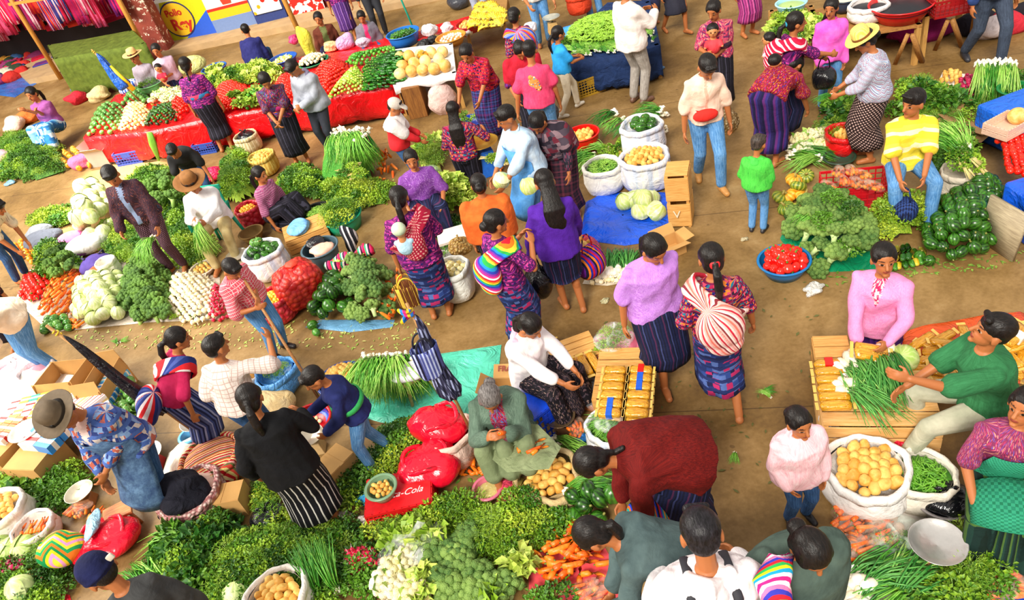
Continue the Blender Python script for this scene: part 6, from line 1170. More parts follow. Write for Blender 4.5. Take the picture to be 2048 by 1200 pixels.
# yogurt-like cup
c_ = empty('paper_cup',tuple(G(760,1045)),0,'red and white paper cup lying by the red crate','cup');R = rotm((1,0,0),-.5);B = MB();B.lathe([(0,0),(.028,0),(.035,.09),(.032,.09),(.026,.006),(0,.006)],seg=20,R=R);B.build('cup_wall',plain('d81820',.4),c_);B = MB();B.lathe([(.037,.088),(.038,.096),(.02,.104),(0,.105)],seg=20,R=R);B.build('lid',plain('d8b8b8',.4),c_)
for k,q in enumerate(((735,1040),(738,1052),(745,1050),(690,1035))): tag(MB().ell((0,0,.03),(.06,.045,.03),None,14,9,lump(k+60,.3,3)).build('paper_scrap',tarp('e0d4c8',.6,1,20),None,tuple(G(*q))),['crumpled white paper left of the paper cup','crumpled white wrapper below the paper cup','small white scrap touching the paper cup','pale scrap by the hem of the black striped skirt'][k],'litter')
# red plastic mounds
def redbag(px,r,h,z,label,seed,tilt=(0,0,0)):
    o = empty('plastic_sack',tuple(G(*px,z)),0,label,'sack',rot=tilt);m = tarp('ee1030',.2,.5,4);K = lump(seed,.12,1.6);B = MB();B.ell((0,0,h*.45),(r,r*.9,h*.5),None,30,20,lambda d: K(d)*(1+.05*np.cos(13*np.arctan2(d[:,1],d[:,0]))*np.clip(d[:,2]+.2,0,1)));B.v[-1][:,2] = B.v[-1][:,2].clip(.005);B.build('body',m,o)
    T = MB();T.tube([(r*.7*math.cos(a),r*.62*math.sin(a),h*.8+.03*math.sin(3*a)) for a in np.linspace(0,2*PI,25)],.02,7,cap=False);T.build('folded_edge',m,o);return o
redbag((868,955),.27,.34,.0,'big round red plastic bag before the old woman, the nearer one',3)
redbag((888,870),.25,.30,.12,'red plastic bundle behind the nearer red bag',8)
o,g = sack((920,905),.2,.3,'e8c8b8','pinkish sack with an open dark mouth beside the old woman',wobs=.1);MB().lathe([(0,.2),(.14,.2)],seg=20).build('dark_disc',plain('1c1418'),o)  # flat near-black disc set inside the open mouth
heap([(760,900),(770,860),(880,835),(930,870),(840,900),(830,930),(790,960)],['dark','yellow'],.1,'trampled dark greens behind the red crate','greens behind the red crate',.13)
heap([(640,990),(700,930),(770,900),(800,940),(740,980),(700,1010)],['dark','yellow'],.06,'trampled greens between the boy and the red crate','greens by the navy boy',.14)
heap([(520,1040),(530,940),(560,930),(560,1000),(600,1060)],['yellow','dill'],.08,'yellow herbs left of the black striped skirt','herbs left of the striped skirt',.13)
# --- aqua tarpaulin, scallions, potatoes
sheet([(655,740),(720,722),(850,712),(1003,690),(995,765),(985,800),(900,850),(840,858),(760,845),(690,825),(650,790)],tarp('58d0b0',bump=1.0),'aqua_tarpaulin','pale aqua plastic sheet under the scallions and white stool',amp=.03)
bunches('leek',[((735+14*k,720-1.5*k),(700+24*k+random.uniform(-8,8),805),.22) for k in range(7)]+[((745+13*k,726),(712+22*k,825),.16) for k in range(7)]+[((755+12*k,716),(740+18*k,790),.3) for k in range(4)],'scallion bunch in the tall heap on the aqua sheet','scallion heap on the aqua sheet',sc=1.15)
for k in range(26): spot('onion',(725+random.uniform(0,110),716+random.uniform(-10,8)),'small white onion bulb at the top of the scallion heap','onion',.3+random.uniform(-.1,.08),'any',.8,'bulbs topping the scallion heap')
o,g = bowl((692,778),.23,.15,'2c4c98','plastic_tub','dark blue tub heaped with small potatoes',cat='tub');disc_fill(g,.215,.13,'potato',.052,.09,'small potato in the dark blue tub','potato','potatoes in the dark blue tub',sc=(.8,1.0));disc_fill(g,.13,.17,'potato',.055,.06,'small potato topping the dark blue tub','potato','top potatoes in the dark blue tub',sc=(.8,1.0))
def stool(px,label,m,top=None,h=.3,r=.13,z=0.0,rz=0.3):
    o = empty('low_stool',tuple(G(*px,z)),rz,label,'stool');MB().box((0,0,h-.015),(r*2.1,r*1.6,.03)).build('seat',m,o,smooth=False,bevel=.006)
    for sx in (-1,1):
        for sy in (-1,1): MB().tube([(sx*r*.75,sy*r*.5,h-.02),(sx*r*1.05,sy*r*.75,0)],[.018,.015],8).build('leg',m,o)
    return o
stool((845,790),'small wooden stool draped with a white bag on the aqua sheet',wood('b08048','d8b080'))
bag((0,0),.17,.12,'f4f0f4','white bag lying on the small wooden stool',at=G(830,735,.3) if 0 else G(845,790)+np.array([0,0,.29]),knot=False,m=C('plain',['e8e4ec','fcfafa'],att=False,bump=.9),flat=.75,rot=.3)
# --- left of it: herbs bag, bread, wrapped cloths
o,g = sack((568,775),.21,.24,'5098e0','light blue plastic sack of green herbs',m=tarp('58a0e8',.3,1,10),wobs=.05);disc_fill(g,.15,.19,['dill','cilantro'],.11,.03,'green herbs in the light blue sack','herbs','herbs in the light blue sack','up',sc=(.6,.75))
o,g = sack((508,765),.19,.16,'f0e8e0','white sack of bread rolls behind the white checked shirt');disc_fill(g,.15,.13,'bread',.09,.04,'pale roll in the white sack','bread','rolls in the white sack','tilt')
tag(MB().ell((0,0,.1),(.26,.22,.14),None,26,16,lump(5,.16,2.2)).build('cloth_bundle',C('plain',['d8b880','ecd4a4'],att=False,bump=.9),None,tuple(G(545,830))),'tan cloth bundle behind the black jumper','bundle')
o,g = bowl((625,850),.2,.08,'c81820','plastic_tray','red and blue tray in front of the navy boy',taper=.9);MB().lathe([(.14,.012),(.18,.02),(.185,.05)],seg=28).build('inner_ring',plain('1850c0',.3),o);disc_fill(g,.13,.03,'yonion',.07,.0,'yellowish onion in the red and blue tray','onion','onions in the red and blue tray',sc=(.7,.8))
ribbon([G(700,800,.05),G(722,835,.05),G(735,850,.05)],.05,plain('d01828',.5),'red_strap',label='red strap lying by the navy boy',cat='strap')
scale((636,900),'weighing scale with a round pan at the elbow of the black jumper',.13,.14,basec='c0a070',pan='c8bca8')
carton((685,950),(.28,.24,.22),.75,'closed cardboard box held low beside the navy boy',open_=False)
# --- poles and umbrellas
def rod(a,b,r,m,name,label,cat,leaf=None):
    a,b = np.asarray(a,float),np.asarray(b,float);o = empty(name,tuple(b),0,label,cat);MB().tube([a-b,(a-b)*.5+np.array([0,0,.004]),(0,0,0)],r,8).build('shaft',m,o);return o
hp_ = (F['redcheck']['L']+F['redcheck']['R'])/2;gp = G(640,800,.02);top_ = gp+(hp_-gp)*1.35
rod(top_,gp,.016,wood('8a5a30','c08850',6,2),'bamboo_pole','bamboo pole held between the checked shirt and the boys','pole')
def furled(base,tip,r0,m,label,cols=None,seed=1,ms=None):
    base,tip = np.asarray(base,float),np.asarray(tip,float);d = tip-base;o = empty('folded_umbrella',tuple(base),0,label,'umbrella');MB().tube([(0,0,0),d],.013,8).build('pole',ms or wood('9a6838','c89858',6,2),o)
    x,y,z = frame(d);L_ = np.linalg.norm(d);B = MB();Rr = [];a = np.linspace(0,2*PI,25)[:-1];ph = np.random.default_rng(seed).uniform(0,6)
    for t,k in ((.32,.9),(.36,1.25),(.45,1.1),(.58,.85),(.7,.7),(.82,.5),(.9,.22),(.92,.05)):
        rr = r0*k*(1+.28*np.cos(8*a+ph+t*3));Rr.append(d*t+x*.02*math.sin(9*t)+np.outer(rr*np.cos(a),x)+np.outer(rr*np.sin(a),y))
    B.rings(Rr);B.build('canopy',m,o);B = MB();B.tube([d*.93+x*.02*math.cos(q)+y*.02*math.sin(q)+z*.005*q for q in np.linspace(0,12,30)],.006,5);B.build('tie_cord',plain('e8c820',.6),o);return o
furled(G(425,890,.1),G(425,890,.1)+np.array([-.55,-.0,1.75]),.055,tarp('16141c',.35,1.0,9),'long black folded umbrella leaning over the striped cloth woman',seed=2)
ub = furled(G(945,868,.15),G(945,868,.15)+np.array([-.12,.1,1.45]),.065,C('check',['1c1c30','3c3c58','a8b0d8'],34,34,att=False),'folded umbrella with a blue and white check on a pole',seed=6)
wovenbag(G(945,868,.15)+np.array([-.12,.04,.75]),.3,'navy bag with a blue and white checked side hanging on the umbrella pole',.22,.14,.3,C('check',['1c1c38','5058a0','b8c4ec'],34,34,att=False),plain('181828'))
tag(MB().tube([G(945,868,.15)+np.array([-.15+.05*math.cos(q*2),.08+.04*math.sin(q*3),1.3+.02*q]) for q in np.linspace(0,6,30)],.014,6).build('coloured_ribbon',C('up',['f0c020','3080e0','e02878'],14,att=False)),'yellow, blue and pink ribbons tied at the top of the checked umbrella','ribbon')
# seat and carton by the white top
o,g = crate_plastic((1085,850),(.4,.34,.34),.5,'1040d0','bright blue plastic crate used as a seat',flip=True)
MB().box((0,0,.335),(.39,.33,.012)).build('top_panel',plain('1448d8',.35,name='moulded plastic'),o,smooth=False)
o,g = carton((1025,800),(.34,.26,.16),-.35,'open cardboard box printed with a warning word',flaps=(70,30,40,20));text_on('FRAGIL',(0,-.133,.1),np.array([[1,0,0],[0,0,-1],[0,1,0]]).astype(float),.07,'8a3020','lettering',o,bold=.002)
text_on('FRAGIL',(.0,.18,.225),rotm((1,0,0),.5),.075,'8a3020','flap_lettering',o,bold=.002)
tag(MB().ell((0,0,.1),(.13,.2,.1),None,26,18,lump(31,.2,3)).build('clear_plastic_bag',film('e8f0f8',.5),None,tuple(G(1185,800))),'crumpled clear plastic between the seated woman and the noodle stack','bag')
for k,(x,y) in enumerate(((1105,690),)): packet(G(x,y,.1),(0,0,1.3),'small orange packet behind the noodle row',None,.2,.1,.06,'e87020')
# ---------------------------------------------------------------- goods, lower left
o,g = bowl((278,895),.16,.28,'1f7a38','plastic_bucket','green plastic bucket tipped behind the denim apron',taper=.75);o.rotation_euler = (.25,.1,0)
scale((308,935),'white round pan on a red-based scale beside the green bucket',.17,.12,basec='c83030',pan='f4ece0');
scale((412,870),'silver pan scale on an orange base by the striped cloth',.15,.16,basec='e07830',pan='e0d8cc')
o,g = bowl((392,890),.09,.15,'60b8f0','plastic_pitcher','light blue plastic pitcher beside the silver pan',taper=.8,cat='pitcher')
o,g = sack((442,945),.27,.24,'c83828','basket covered with red, yellow and white striped cloth',m=C('up',['c81c24','e8d080','d84838','6a7040','e8a098','b01820','f0d8a0'],11,att=False),name='covered_basket',cat='basket');MB().lathe([(0,.29),(.12,.285),(.22,.255),(.27,.2)],seg=28).build('cloth_top',C('up',['c81c24','e8d080','d84838','6a7040','e8a098','b01820','f0d8a0'],11,att=False),o)
sheet([(330,965),(345,915),(395,880),(410,900),(370,940),(345,975)],C('plain',['e8dcc8','fbf4e8'],att=False),'white_cloth','white cloth lying between the apron and the striped basket',z=.12,amp=.1)
o,g = sack((405,1020),.27,.28,'f0d0c8','round basket in pinkish net with a black garment on it',m=net('f4d8cc','a86868',26),name='net_basket',cat='basket');MB().lathe([(0,.3),(.15,.29),(.25,.24)],seg=28).build('contents',C('plain',['d0a090','e8c8b8'],att=False),o)
tag(MB().ell((0,0,.12),(.2,.17,.16),None,30,20,lump(11,.25,2.8)).build('black_garment',C('plain',['141420','22222e'],att=False,bump=1.0),None,tuple(G(378,1005,.2))),'black garment thrown over the pink net basket','garment')
o,g = carton((475,1015),(.27,.22,.22),-.12,'small brown cardboard box left of the black striped skirt',open_=False)
bag((540,1035),.13,.15,'18181c','shiny black plastic bag at the hem of the black striped skirt',m=tarp('141418',.15))
redbag((228,1090),.27,.24,.0,'large red plastic sack holding carrots and a pale blue bag',13)
for k in range(7): spot('carrot',(175+random.uniform(0,25),1060+random.uniform(-22,22)),'carrot in the mouth of the large red sack','carrot',.16,(0,0,1.4+random.uniform(-.3,.3)),.9,'carrots in the large red sack')
tag(MB().ell((0,0,.08),(.06,.14,.03),None,20,12,lump(6,.2,2)).build('pale_blue_bag',tarp('a8d8f4',.3,1,14),None,tuple(G(195,1060,.2))),'pale blue plastic bag in the mouth of the large red sack','bag')
scale((178,1005),'scale with a cream pan at the hands of the man in the denim apron',.13,.1,basec='a06838',pan='e8dcc0')
stool((255,1045),'small orange-brown wooden stool behind the large red sack',wood('b0602c','d89058'),h=.18,r=.12)
tag(MB().ell((0,0,.1),(.19,.17,.13),None,30,20,lump(51,.1,2.2)).build('knitted_cloth',C('zig',['f0a0d0','f0d020','108848','e87820','20a058','f4e040'],5,7,att=False),None,tuple(G(140,1108,.12))),'bundled cloth of pink, yellow, orange and green bands','cloth')
o,g = sack((25,1055),.25,.28,'f4eae0','white sack of small potatoes at the left edge');disc_fill(g,.2,.25,'potato',.058,.05,'potato in the sack at the left edge','potato','potatoes in the left edge sack',sc=(.85,1.05))
o,g = sack((88,1075),.18,.18,'f4e4dc','small white sack of carrots at the left');
for k in range(8): put('carrot',g+np.array([-.1+.03*k,-.06,.15]),(0,-.1,1.5+random.uniform(-.25,.25)),.85,'carrot in the small white sack at the left','carrot','carrots in the small white sack')
for k,(q,s_) in enumerate((((20,1100),1.0),((50,1095),1.05),((5,1090),.9),((42,1178),1.1))): spot('cabbage',q,['pale cabbage at the left edge below the potato sack','cabbage below the small sack of carrots','cabbage cut by the left edge of the picture','pale cabbage in the bottom left corner'][k],'cabbage',.1,'tilt',s_)
pile([(0,1160),(5,1120),(50,1105),(75,1130),(60,1165),(20,1175)],'beet',.075,.1,'dark red beetroot at the bottom left','beetroot','beetroots bottom left',sc=(.8,1.1))
pile([(50,1165),(55,1145),(90,1140),(100,1165),(75,1180)],'tomato',.06,.08,'small tomato beside the pale corner cabbage','tomato','tomatoes bottom left')
heap([(-20,1230),(-20,1120),(40,1115),(110,1120),(130,1180),(110,1230)],['cilantro','dark'],.07,'green bunch around the beetroots bottom left','greens bottom left',.14)
heap([(80,1120),(90,1085),(125,1090),(130,1150),(100,1160)],['dark','dill'],.12,'green bunch beside the banded cloth','greens by the banded cloth',.13)
sheet([(60,1230),(70,1180),(140,1190),(150,1230)],tarp('d81428'),'red_plastic','red plastic sheet in the bottom left corner')
heap([(0,985),(0,950),(60,935),(150,935),(165,985),(130,1020),(60,990),(30,1000)],['cilantro','dark','chard'],.16,'green bunch in the patch behind the left potato sack','greens behind the left potato sack',.14)
for k,(x,y) in enumerate(((150,1020),(135,1035),(165,1035))): carrot_bag(G(x,y,.04),k*1.0,'reddish bag of carrots behind the small white sack','carrot bags at the left',4,.8)
# --- dry goods at left
rz = dirz((20,920),(120,935),'x')
for k,(x,y,d_) in enumerate(((35,925,(.5,.45,.34)),(100,945,(.4,.4,.3)),(165,800,(.5,.4,.24)),(232,800,(.3,.55,.22)))):
    crate = carton((x,y),d_,rz+.1*k,['large cardboard box at the left edge','cardboard box beside the brown felt hat','open cardboard box of packaged sweets','long cardboard box of white and blue packs'][k],flaps=(100,95,100,95) if k > 1 else (0,0,0,0),open_=k > 1)
def box_goods(px,z,nx,ny,lay,rz,d,cols,name,label,group,jit=.004):
    c = G(px[0],px[1],z);R = rotm((0,0,1),rz);c0 = {}
    for l in range(lay):
        for i in range(nx):
            for j in range(ny):
                col = cols[(i*3+j*5+l*7+random.randrange(2)) % len(cols)];key = (name,col,d)
                if key not in c0:
                    B = MB();B.box((0,0,0),d);me = B.mesh(name,plain(col,.4,.06,name='printed wrapper'),False);B2 = MB();B2.box((0,0,0),(d[0]*1.01,d[1]*.3,d[2]*1.01));c0[key] = (me,B2.mesh('band',plain('f4ece0' if col != 'f4ece4' else 'c82828',.4),False))
                o = bpy.data.objects.new(name,c0[key][0]);COL.objects.link(o);p = c+R@np.array([(i-(nx-1)/2)*d[0]*1.06,(j-(ny-1)/2)*d[1]*1.08,(l+.5)*d[2]*1.03]);o.location = p;o.rotation_euler = (0,0,rz+random.uniform(-.06,.06))
                b = bpy.data.objects.new('band',c0[key][1]);COL.objects.link(b);b.parent = o
                tag(o,label % CN.get(col,'pale'),'packet',group+' '+CN.get(col,'pale'))
CN = {'f4ece4': 'white','2888d8': 'blue','d82828': 'red','f0d890': 'cream','e8b848': 'yellow','58b8e8': 'light blue','e87838': 'orange','f0b0b8': 'pink','40a890': 'green'}
box_goods((165,800),.03,5,4,3,rz+.2,(.09,.09,.06),['2888d8','f0d890','d82828','f4ece4'],'sweet_packet','%s packet in the open box of sweets','sweets')
box_goods((232,800),.03,2,7,3,rz+.3,(.13,.07,.06),['58b8e8','f4ece4','58b8e8','2888d8'],'goods_packet','%s pack in the long cardboard box','packs in the long box')
sheet([(-20,870),(0,790),(80,760),(190,775),(210,840),(140,860),(60,880)],C('plain',['e8d8c8','f8f0e8'],att=False),'white_cloth','white cloth under the candles and packets at the left',z=.22,amp=.04)
box_goods((140,835),.25,3,9,2,rz+1.3,(.22,.045,.04),['f4ece4','f0d890','f4ece4'],'candle_packet','%s candle packet in the stack beside the cardboard box','candle packets')
box_goods((60,830),.25,4,4,2,rz+.4,(.1,.09,.05),['f0b0b8','e8b848','d82828','f4ece4','40a890'],'goods_packet','%s packet on the white cloth at the left','packets on the white cloth')
box_goods((205,850),.2,3,4,2,rz+.9,(.1,.08,.06),['f4ece4','d82828','f0b0b8'],'goods_packet','%s packet beside the round squash at the left','packets by the round squash')
box_goods((100,880),.3,2,2,1,rz,(.2,.15,.1),['2888d8','f4ece4'],'tin_box','%s tin beside the brown felt hat','tins by the felt hat')
box_goods((20,870),.3,3,3,2,rz,(.1,.1,.06),['f0d890','e8b848','f4ece4','e87838'],'goods_packet','%s packet on the large box at the left edge','packets at the left edge')
bowl((55,868),.14,.06,'fbf4ec','plate','white round dish on the goods at the left',z=.36,cat='dish')
for k,q in enumerate(((20,775),(95,768),(50,760))): o,g = sack(q,.2,.26,'f8e8e8',['white sack of pink beans at the left edge','white sack of pink beans under the cream T-shirt','small white sack behind the other pink bean sacks'][k]);inner_mound(o,.17,.2,.03,veg('c88898','e8b8c0',.6,120))['kind'] = 'stuff'
pile([(245,850),(245,790),(270,755),(290,790),(290,835),(270,870)],'rsquash',.095,.18,'round squash behind the striped cloth woman','squash','round squash behind the striped woman',sc=(.9,1.1),r=.05)
heap([(215,860),(225,820),(290,815),(290,860),(240,880)],['yellow','chard'],.1,'yellow-green bunch by the round squash','greens by the round squash',.14)
# ---------------------------------------------------------------- the row on the ground, left and middle
sheet([(30,600),(60,540),(240,500),(440,555),(440,640),(300,645),(100,665)],tarp('c8b8a8'),'ground_sheet','pale plastic sheet under the vegetables of the left row',amp=.01)
pile([(40,590),(50,555),(90,545),(105,570),(85,600),(60,605)],'pepper',.08,.12,'red pepper in the heap at the left end of the row','pepper','red peppers left end',sc=(.95,1.2))
pile([(72,625),(85,590),(110,550),(170,548),(172,575),(150,600),(140,640),(100,640)],'carrot',.088,.16,'carrot in the heap between peppers and pale cabbages','carrot','carrots in the left row',rot=lambda: (0,random.uniform(-.3,.3),1.25+random.uniform(-.4,.4)),sc=(.95,1.2),r=.02)
pile([(30,505),(35,480),(75,490),(80,520),(60,535)],'orange_fruit',.11,.08,'orange fruit beside the stooping man at the left edge','fruit','oranges at the left edge')
pile([(150,625),(158,580),(180,560),(245,550),(262,590),(240,640),(180,650)],'palecab',.145,.24,'pale round cabbage in the left row beside the carrots','cabbage','pale cabbages in the left row',rot='tilt',sc=(.95,1.15),r=.07)
spot('palecab',(190,560),'yellowish cabbage at the top of the pale cabbage heap','cabbage',.2,'tilt',1.05)
pile([(240,620),(250,570),(265,530),(320,520),(345,545),(345,590),(350,640),(300,650)],'broccoli',.15,.26,'dark broccoli head between pale cabbages and white onions','broccoli','broccoli in the left row',rot='tilt',sc=(1.0,1.25))
pile([(330,620),(335,565),(355,548),(405,545),(440,580),(440,635),(380,650)],'bigonion',.07,.2,'white onion in the heap beside the red checked shirt','onion','white onions in the left row',sc=(.85,1.05))
for k,(x,y) in enumerate(((365,620),(390,632),(420,620),(400,600),(350,635))): spot('stalks',(x,y),'pale dry onion roots hanging over the white onion heap','roots',.05,'up',.5,'roots over the onions')
pile([(418,640),(425,580),(448,570),(455,640)],'radish',.055,.14,'red radish squeezed between onions and the checked shirt','radish','radishes by the checked shirt',sc=(1,1.2))
pile([(88,665),(92,640),(140,635),(148,655),(130,668)],'rsquash',.1,.1,'dark striped squash at the near corner of the left row','squash','striped squash at the near corner',sc=(.95,1.1),r=.05)
for k in range(9): spot('carrot',(128+random.uniform(0,30),650+random.uniform(-12,8)),'carrot beside the dark striped squash','carrot',.04,(0,0,random.uniform(0,3)),1,'carrots beside the striped squash')
heap([(75,560),(80,500),(110,480),(150,500),(155,545),(110,550)],['cilantro','dark'],.24,'leafy green bunch behind the left carrot heap','greens behind the left carrots',.15)
for q in ((100,530),(120,520),(140,530),(110,545),(130,510),(105,505)): spot('broccoli',q,'broccoli head behind the left carrot heap','broccoli',.25,'tilt',1.1,'broccoli behind the left carrots')
heap([(55,455),(75,425),(130,418),(145,445),(100,455)],['cilantro','yellow'],.16,'green bunch at the far left below the walkway','greens far left',.17)
for k,(x,y,c_,r_,lb) in enumerate(((95,490,'585c68',.24,'folded dark grey cloth behind the left greens'),(150,490,'f080c8',.2,'pink and white plastic bag behind the backpack'),(185,480,'d02848',.16,'red cloth behind the purple backpack'),(150,520,'6a3868',.15,'dark purple bundle left of the backpack'),(85,470,'7c8088',.18,'light grey cloth beyond the left greens'))):
    tag(MB().ell((0,0,r_*.45),(r_*1.2,r_*.8,r_*.55),None,26,16,lump(k+70,.15,2.5)).build('cloth_bundle',C('plain',[c_,c_],att=False,bump=.9),None,tuple(G(x,y))),lb,'bundle')
bp = empty('backpack',tuple(G(205,545)),.3,'purple backpack with an orange patch lying on the ground','backpack');MB().ell((0,0,.14),(.24,.17,.15),None,24,16,lambda d: (1-.12*np.abs(d[:,0]*d[:,2]))).build('body',C('plain',['50408c','6450a4'],att=False),bp);MB().ell((.02,-.14,.12),(.15,.06,.09),None,16,10).build('pocket',C('plain',['e85838','f07048'],att=False),bp)
for s in (-1,1): MB().tube([(s*.1,.0,.28),(s*.14,.12,.26),(s*.12,.18,.1)],.018,7,flat=.4).build('strap',plain('302850'),bp)
sack((232,555),.13,.28,'f4ece0','white paper sack standing right of the backpack',name='paper_sack')
pile([(160,480),(165,420),(185,385),(215,385),(225,440),(210,480)],'palecab',.19,.5,'bright pale cabbage in the tall heap left of the patterned jacket','cabbage','tall pale cabbage heap',rot='tilt',sc=(1.2,1.5),r=.1)
tag(MB().ell((0,0,.1),(.32,.25,.13),None,26,16,lump(91,.15,2.5)).build('white_sack',C('plain',['f4f0ec','fffcf8'],att=False,bump=.9),None,tuple(G(180,500))),'white sack lying below the tall pale cabbage heap','sack')
G1 = ['dark','cilantro']
heap([(215,500),(205,450),(240,440),(300,470),(330,520),(280,530),(240,520)],['cilantro','yellow','dill'],.22,'green bunch at the feet of the patterned jacket','greens at the patterned jacket',.17)
heap([(245,400),(260,350),(320,330),(365,370),(395,395),(400,470),(350,490),(330,430),(290,430)],G1,.3,'dark green bunch between jacket and hat','greens between jacket and hat',.17)
for q in ((275,385),(300,370),(330,365),(290,400),(255,395),(315,395),(345,390),(330,350)): spot('broccoli',q,'broccoli head behind the patterned jacket','broccoli',.36,'tilt',1.35,'broccoli behind the jacket')
for k in range(3): put('leek',F['jacket']['L']+np.array([-.05,-.05,-.05]),(-.6+.2*k,0,2.3+.2*k),.85,'long green leaves in the hand of the patterned jacket','greens','leaves in the jacket hand')
for k in range(3): put('scallion',(F['hatman']['L']+F['hatman']['R'])/2+np.array([0,-.02,.04]),(-1.15,0,PI+.2*k-.2),.9,'scallions held by the man in the tan hat','onions','scallions held by the tan hat')
heap([(335,520),(340,485),(410,470),(440,500),(400,530)],['cilantro','yellow'],.14,'green bunch below the man in the tan hat','greens below the tan hat',.15)
# teal chair of the man in the hat
ch = empty('plastic_chair',tuple(G(455,495)),-.35,'teal plastic chair under the man in the tan hat','chair');tm = plain('10a888',.35,.05,name='moulded plastic');MB().box((0,0,.42),(.42,.4,.03)).build('seat',tm,ch,smooth=False,bevel=.01)
for sx in (-1,1):
    for sy in (-1,1): MB().tube([(sx*.18,sy*.17,.42),(sx*.23,sy*.22,0)],[.025,.02],8).build('leg',tm,ch)
    MB().tube([(sx*.2,.15,.42),(sx*.24,.16,.62),(sx*.24,-.15,.62),(sx*.21,-.2,.42)],.02,8).build('armrest',tm,ch)
bk = MB();
for k in range(5): bk.box((-.16+.08*k,.21,.62),(.03,.02,.4))
bk.box((0,.21,.83),(.42,.025,.06));bk.build('backrest',tm,ch,smooth=False,bevel=.005)
bowl((410,545),.17,.08,'d8c8b8','metal_bowl','shallow bowl of snacks below the tan hat',taper=.8);disc_fill(G(410,545),.14,.06,'potato',.06,.02,'snack piece in the shallow bowl','snack','snacks in the shallow bowl',sc=(.6,.8))
scale((487,535),'scale with a white pan between the checked shirt and the sack',.14,.14,basec='c8b898',pan='f0ece4')
o,g = sack((548,545),.24,.36,'f4f0ee','white and blue sack of green squash behind the red net sack',m=WSACK());disc_fill(g,.2,.31,['avocado','squash'],.1,.06,'green squash in the white sack behind the red net','squash','squash behind the red net',sc=(.9,1.05))
for k in range(4): put('rsquash',g+np.array([random.uniform(-.1,.1),.08,.44]),RND['any'](),1.1,'light green squash topping the white sack','squash','light squash topping the sack')
def netsack(px,r,h,lean,label,seed,col='f04830',dk='b80c10'):
    o = empty('net_sack',tuple(G(*px)),.3,label,'sack',rot=(0,lean,.3));K = lump(seed,.07,2);B = MB();B.ell((0,0,h*.5),(r,r*.85,h*.53),None,40,30,lambda d: K(d)*(1+.02*np.sin(23*np.arctan2(d[:,1],d[:,0]))*np.sin(17*d[:,2]))/np.max(np.abs(d*[.7,.7,1]),axis=1)**.25);B.v[-1][:,2] = B.v[-1][:,2].clip(.003);B.build('netting',net(col,dk,16),o)
    T = MB();T.ell((0,0,h*1.02),(r*.3,r*.25,h*.06),None,14,8,lump(3,.2,3));T.build('tied_top',plain(col,.5),o);return o
netsack((612,610),.27,.56,.1,'large upright red net sack full of tomatoes',3)
o,g = sack((567,635),.185,.32,'e02848','red net sack open over yellow plums',m=net('f05058','b81028',18));disc_fill(g,.15,.28,'plum',.046,.05,'yellow plum in the open red net sack','plum','plums in the red net sack',sc=(.95,1.1))
o,g = bowl((658,535),.22,.32,'48606c','plastic_tub','grey tub of plucked chicken and a black bag',cat='tub');tag(MB().ell((0,0,.0),(.14,.11,.06),None,20,12,lump(33,.25,2.6)).build('plucked_chicken',plain('f0b8a0',.5),None,tuple(g+np.array([.02,-.03,.28]))),'pale plucked chicken in the grey tub','chicken');tag(MB().ell((0,0,0),(.13,.1,.06),None,22,14,lump(34,.3,3)).build('black_bag',tarp('18181c',.15),None,tuple(g+np.array([-.04,.08,.32]))),'shiny black bag at the back of the grey tub','bag')
pile([(618,640),(640,600),(665,555),(690,545),(712,580),(705,625),(660,645)],'squash',.12,.26,'green ribbed squash in the heap right of the red net sack','squash','squash right of the red net',sc=(1.05,1.25),r=.06)
spot('chayote',(633,665),'lone dark green chayote at the near edge of the squash heap','squash',.05,'any',1.1);spot('squash',(625,650),'green squash at the near left of the squash heap','squash',.06,'any',.9)
pile([(685,590),(690,545),(730,525),(785,555),(790,610),(770,640),(710,640)],'palebroc',.155,.3,'grey-green broccoli head right of the squash heap','broccoli','broccoli right of the squash heap',rot='tilt',sc=(1.0,1.25))
for q in ((690,530),(715,525),(680,545)): spot('lettuce',q,'yellow-green leafy head behind the broccoli','lettuce',.22,'tilt',.95,'leafy heads behind the broccoli')
for k in range(14): spot('carrot',(783+random.uniform(-6,12),560+k*6),'carrot standing beside the basket bag','carrot',.1,(0,-.9,random.uniform(0,6)),1,'carrots beside the basket bag')
sheet([(610,655),(640,640),(790,640),(785,655),(700,665)],tarp('6aa0c8'),'blue_plastic','strip of blue plastic under the near edge of the squash heap',amp=.01)
bowl((700,555),.13,.05,'c8a8a8','metal_dish','metal dish with an egg-white ball and red cloth beside the broccoli',z=.2,metal=.5);spot('palecab',(708,545),'white turnip in the metal dish','turnip',.3,'up',.5)
# around the stripes and lace
for q,r_,h_,lb in (((512,450),.17,.3,'red net sack of small plums beside the zigzag blouse'),): o,g = sack(q,r_,h_,'e02840',lb,m=net('f04858','b81028',18));disc_fill(g,.13,.26,'plum',.05,.03,'small plum in the sack beside the zigzag blouse','plum','plums beside the zigzag blouse')
bowl((510,480),.16,.14,'8a6a38','woven_basket','brown woven basket beyond the white onion scale',cat='basket',rough=.8)
o,g = sack((537,345),.2,.3,'e8c868','yellow sack of small potatoes behind the seated zigzag blouse',m=C('zig',['f0d070','d8a848'],20,20,att=False));disc_fill(g,.16,.26,'potato',.055,.05,'small potato in the yellow sack','potato','potatoes in the yellow sack',sc=(.8,.95))
o,g = sack((505,300),.19,.28,'e4d4ac','beige basket with a black bag beside the red stall',m=C('zig',['e8d8b0','c8b080'],26,20,att=False),name='woven_basket',cat='basket');bag((0,0),.14,.18,'141418','black plastic bag in the beige basket',at=g+np.array([0,0,.2]),m=tarp('141418',.15))
heap([(440,395),(450,330),(490,305),(515,330),(505,380),(470,400)],['dill','cilantro'],.4,'tall green bunch right of the crouching boy in black','greens right of the boy in black',.16)
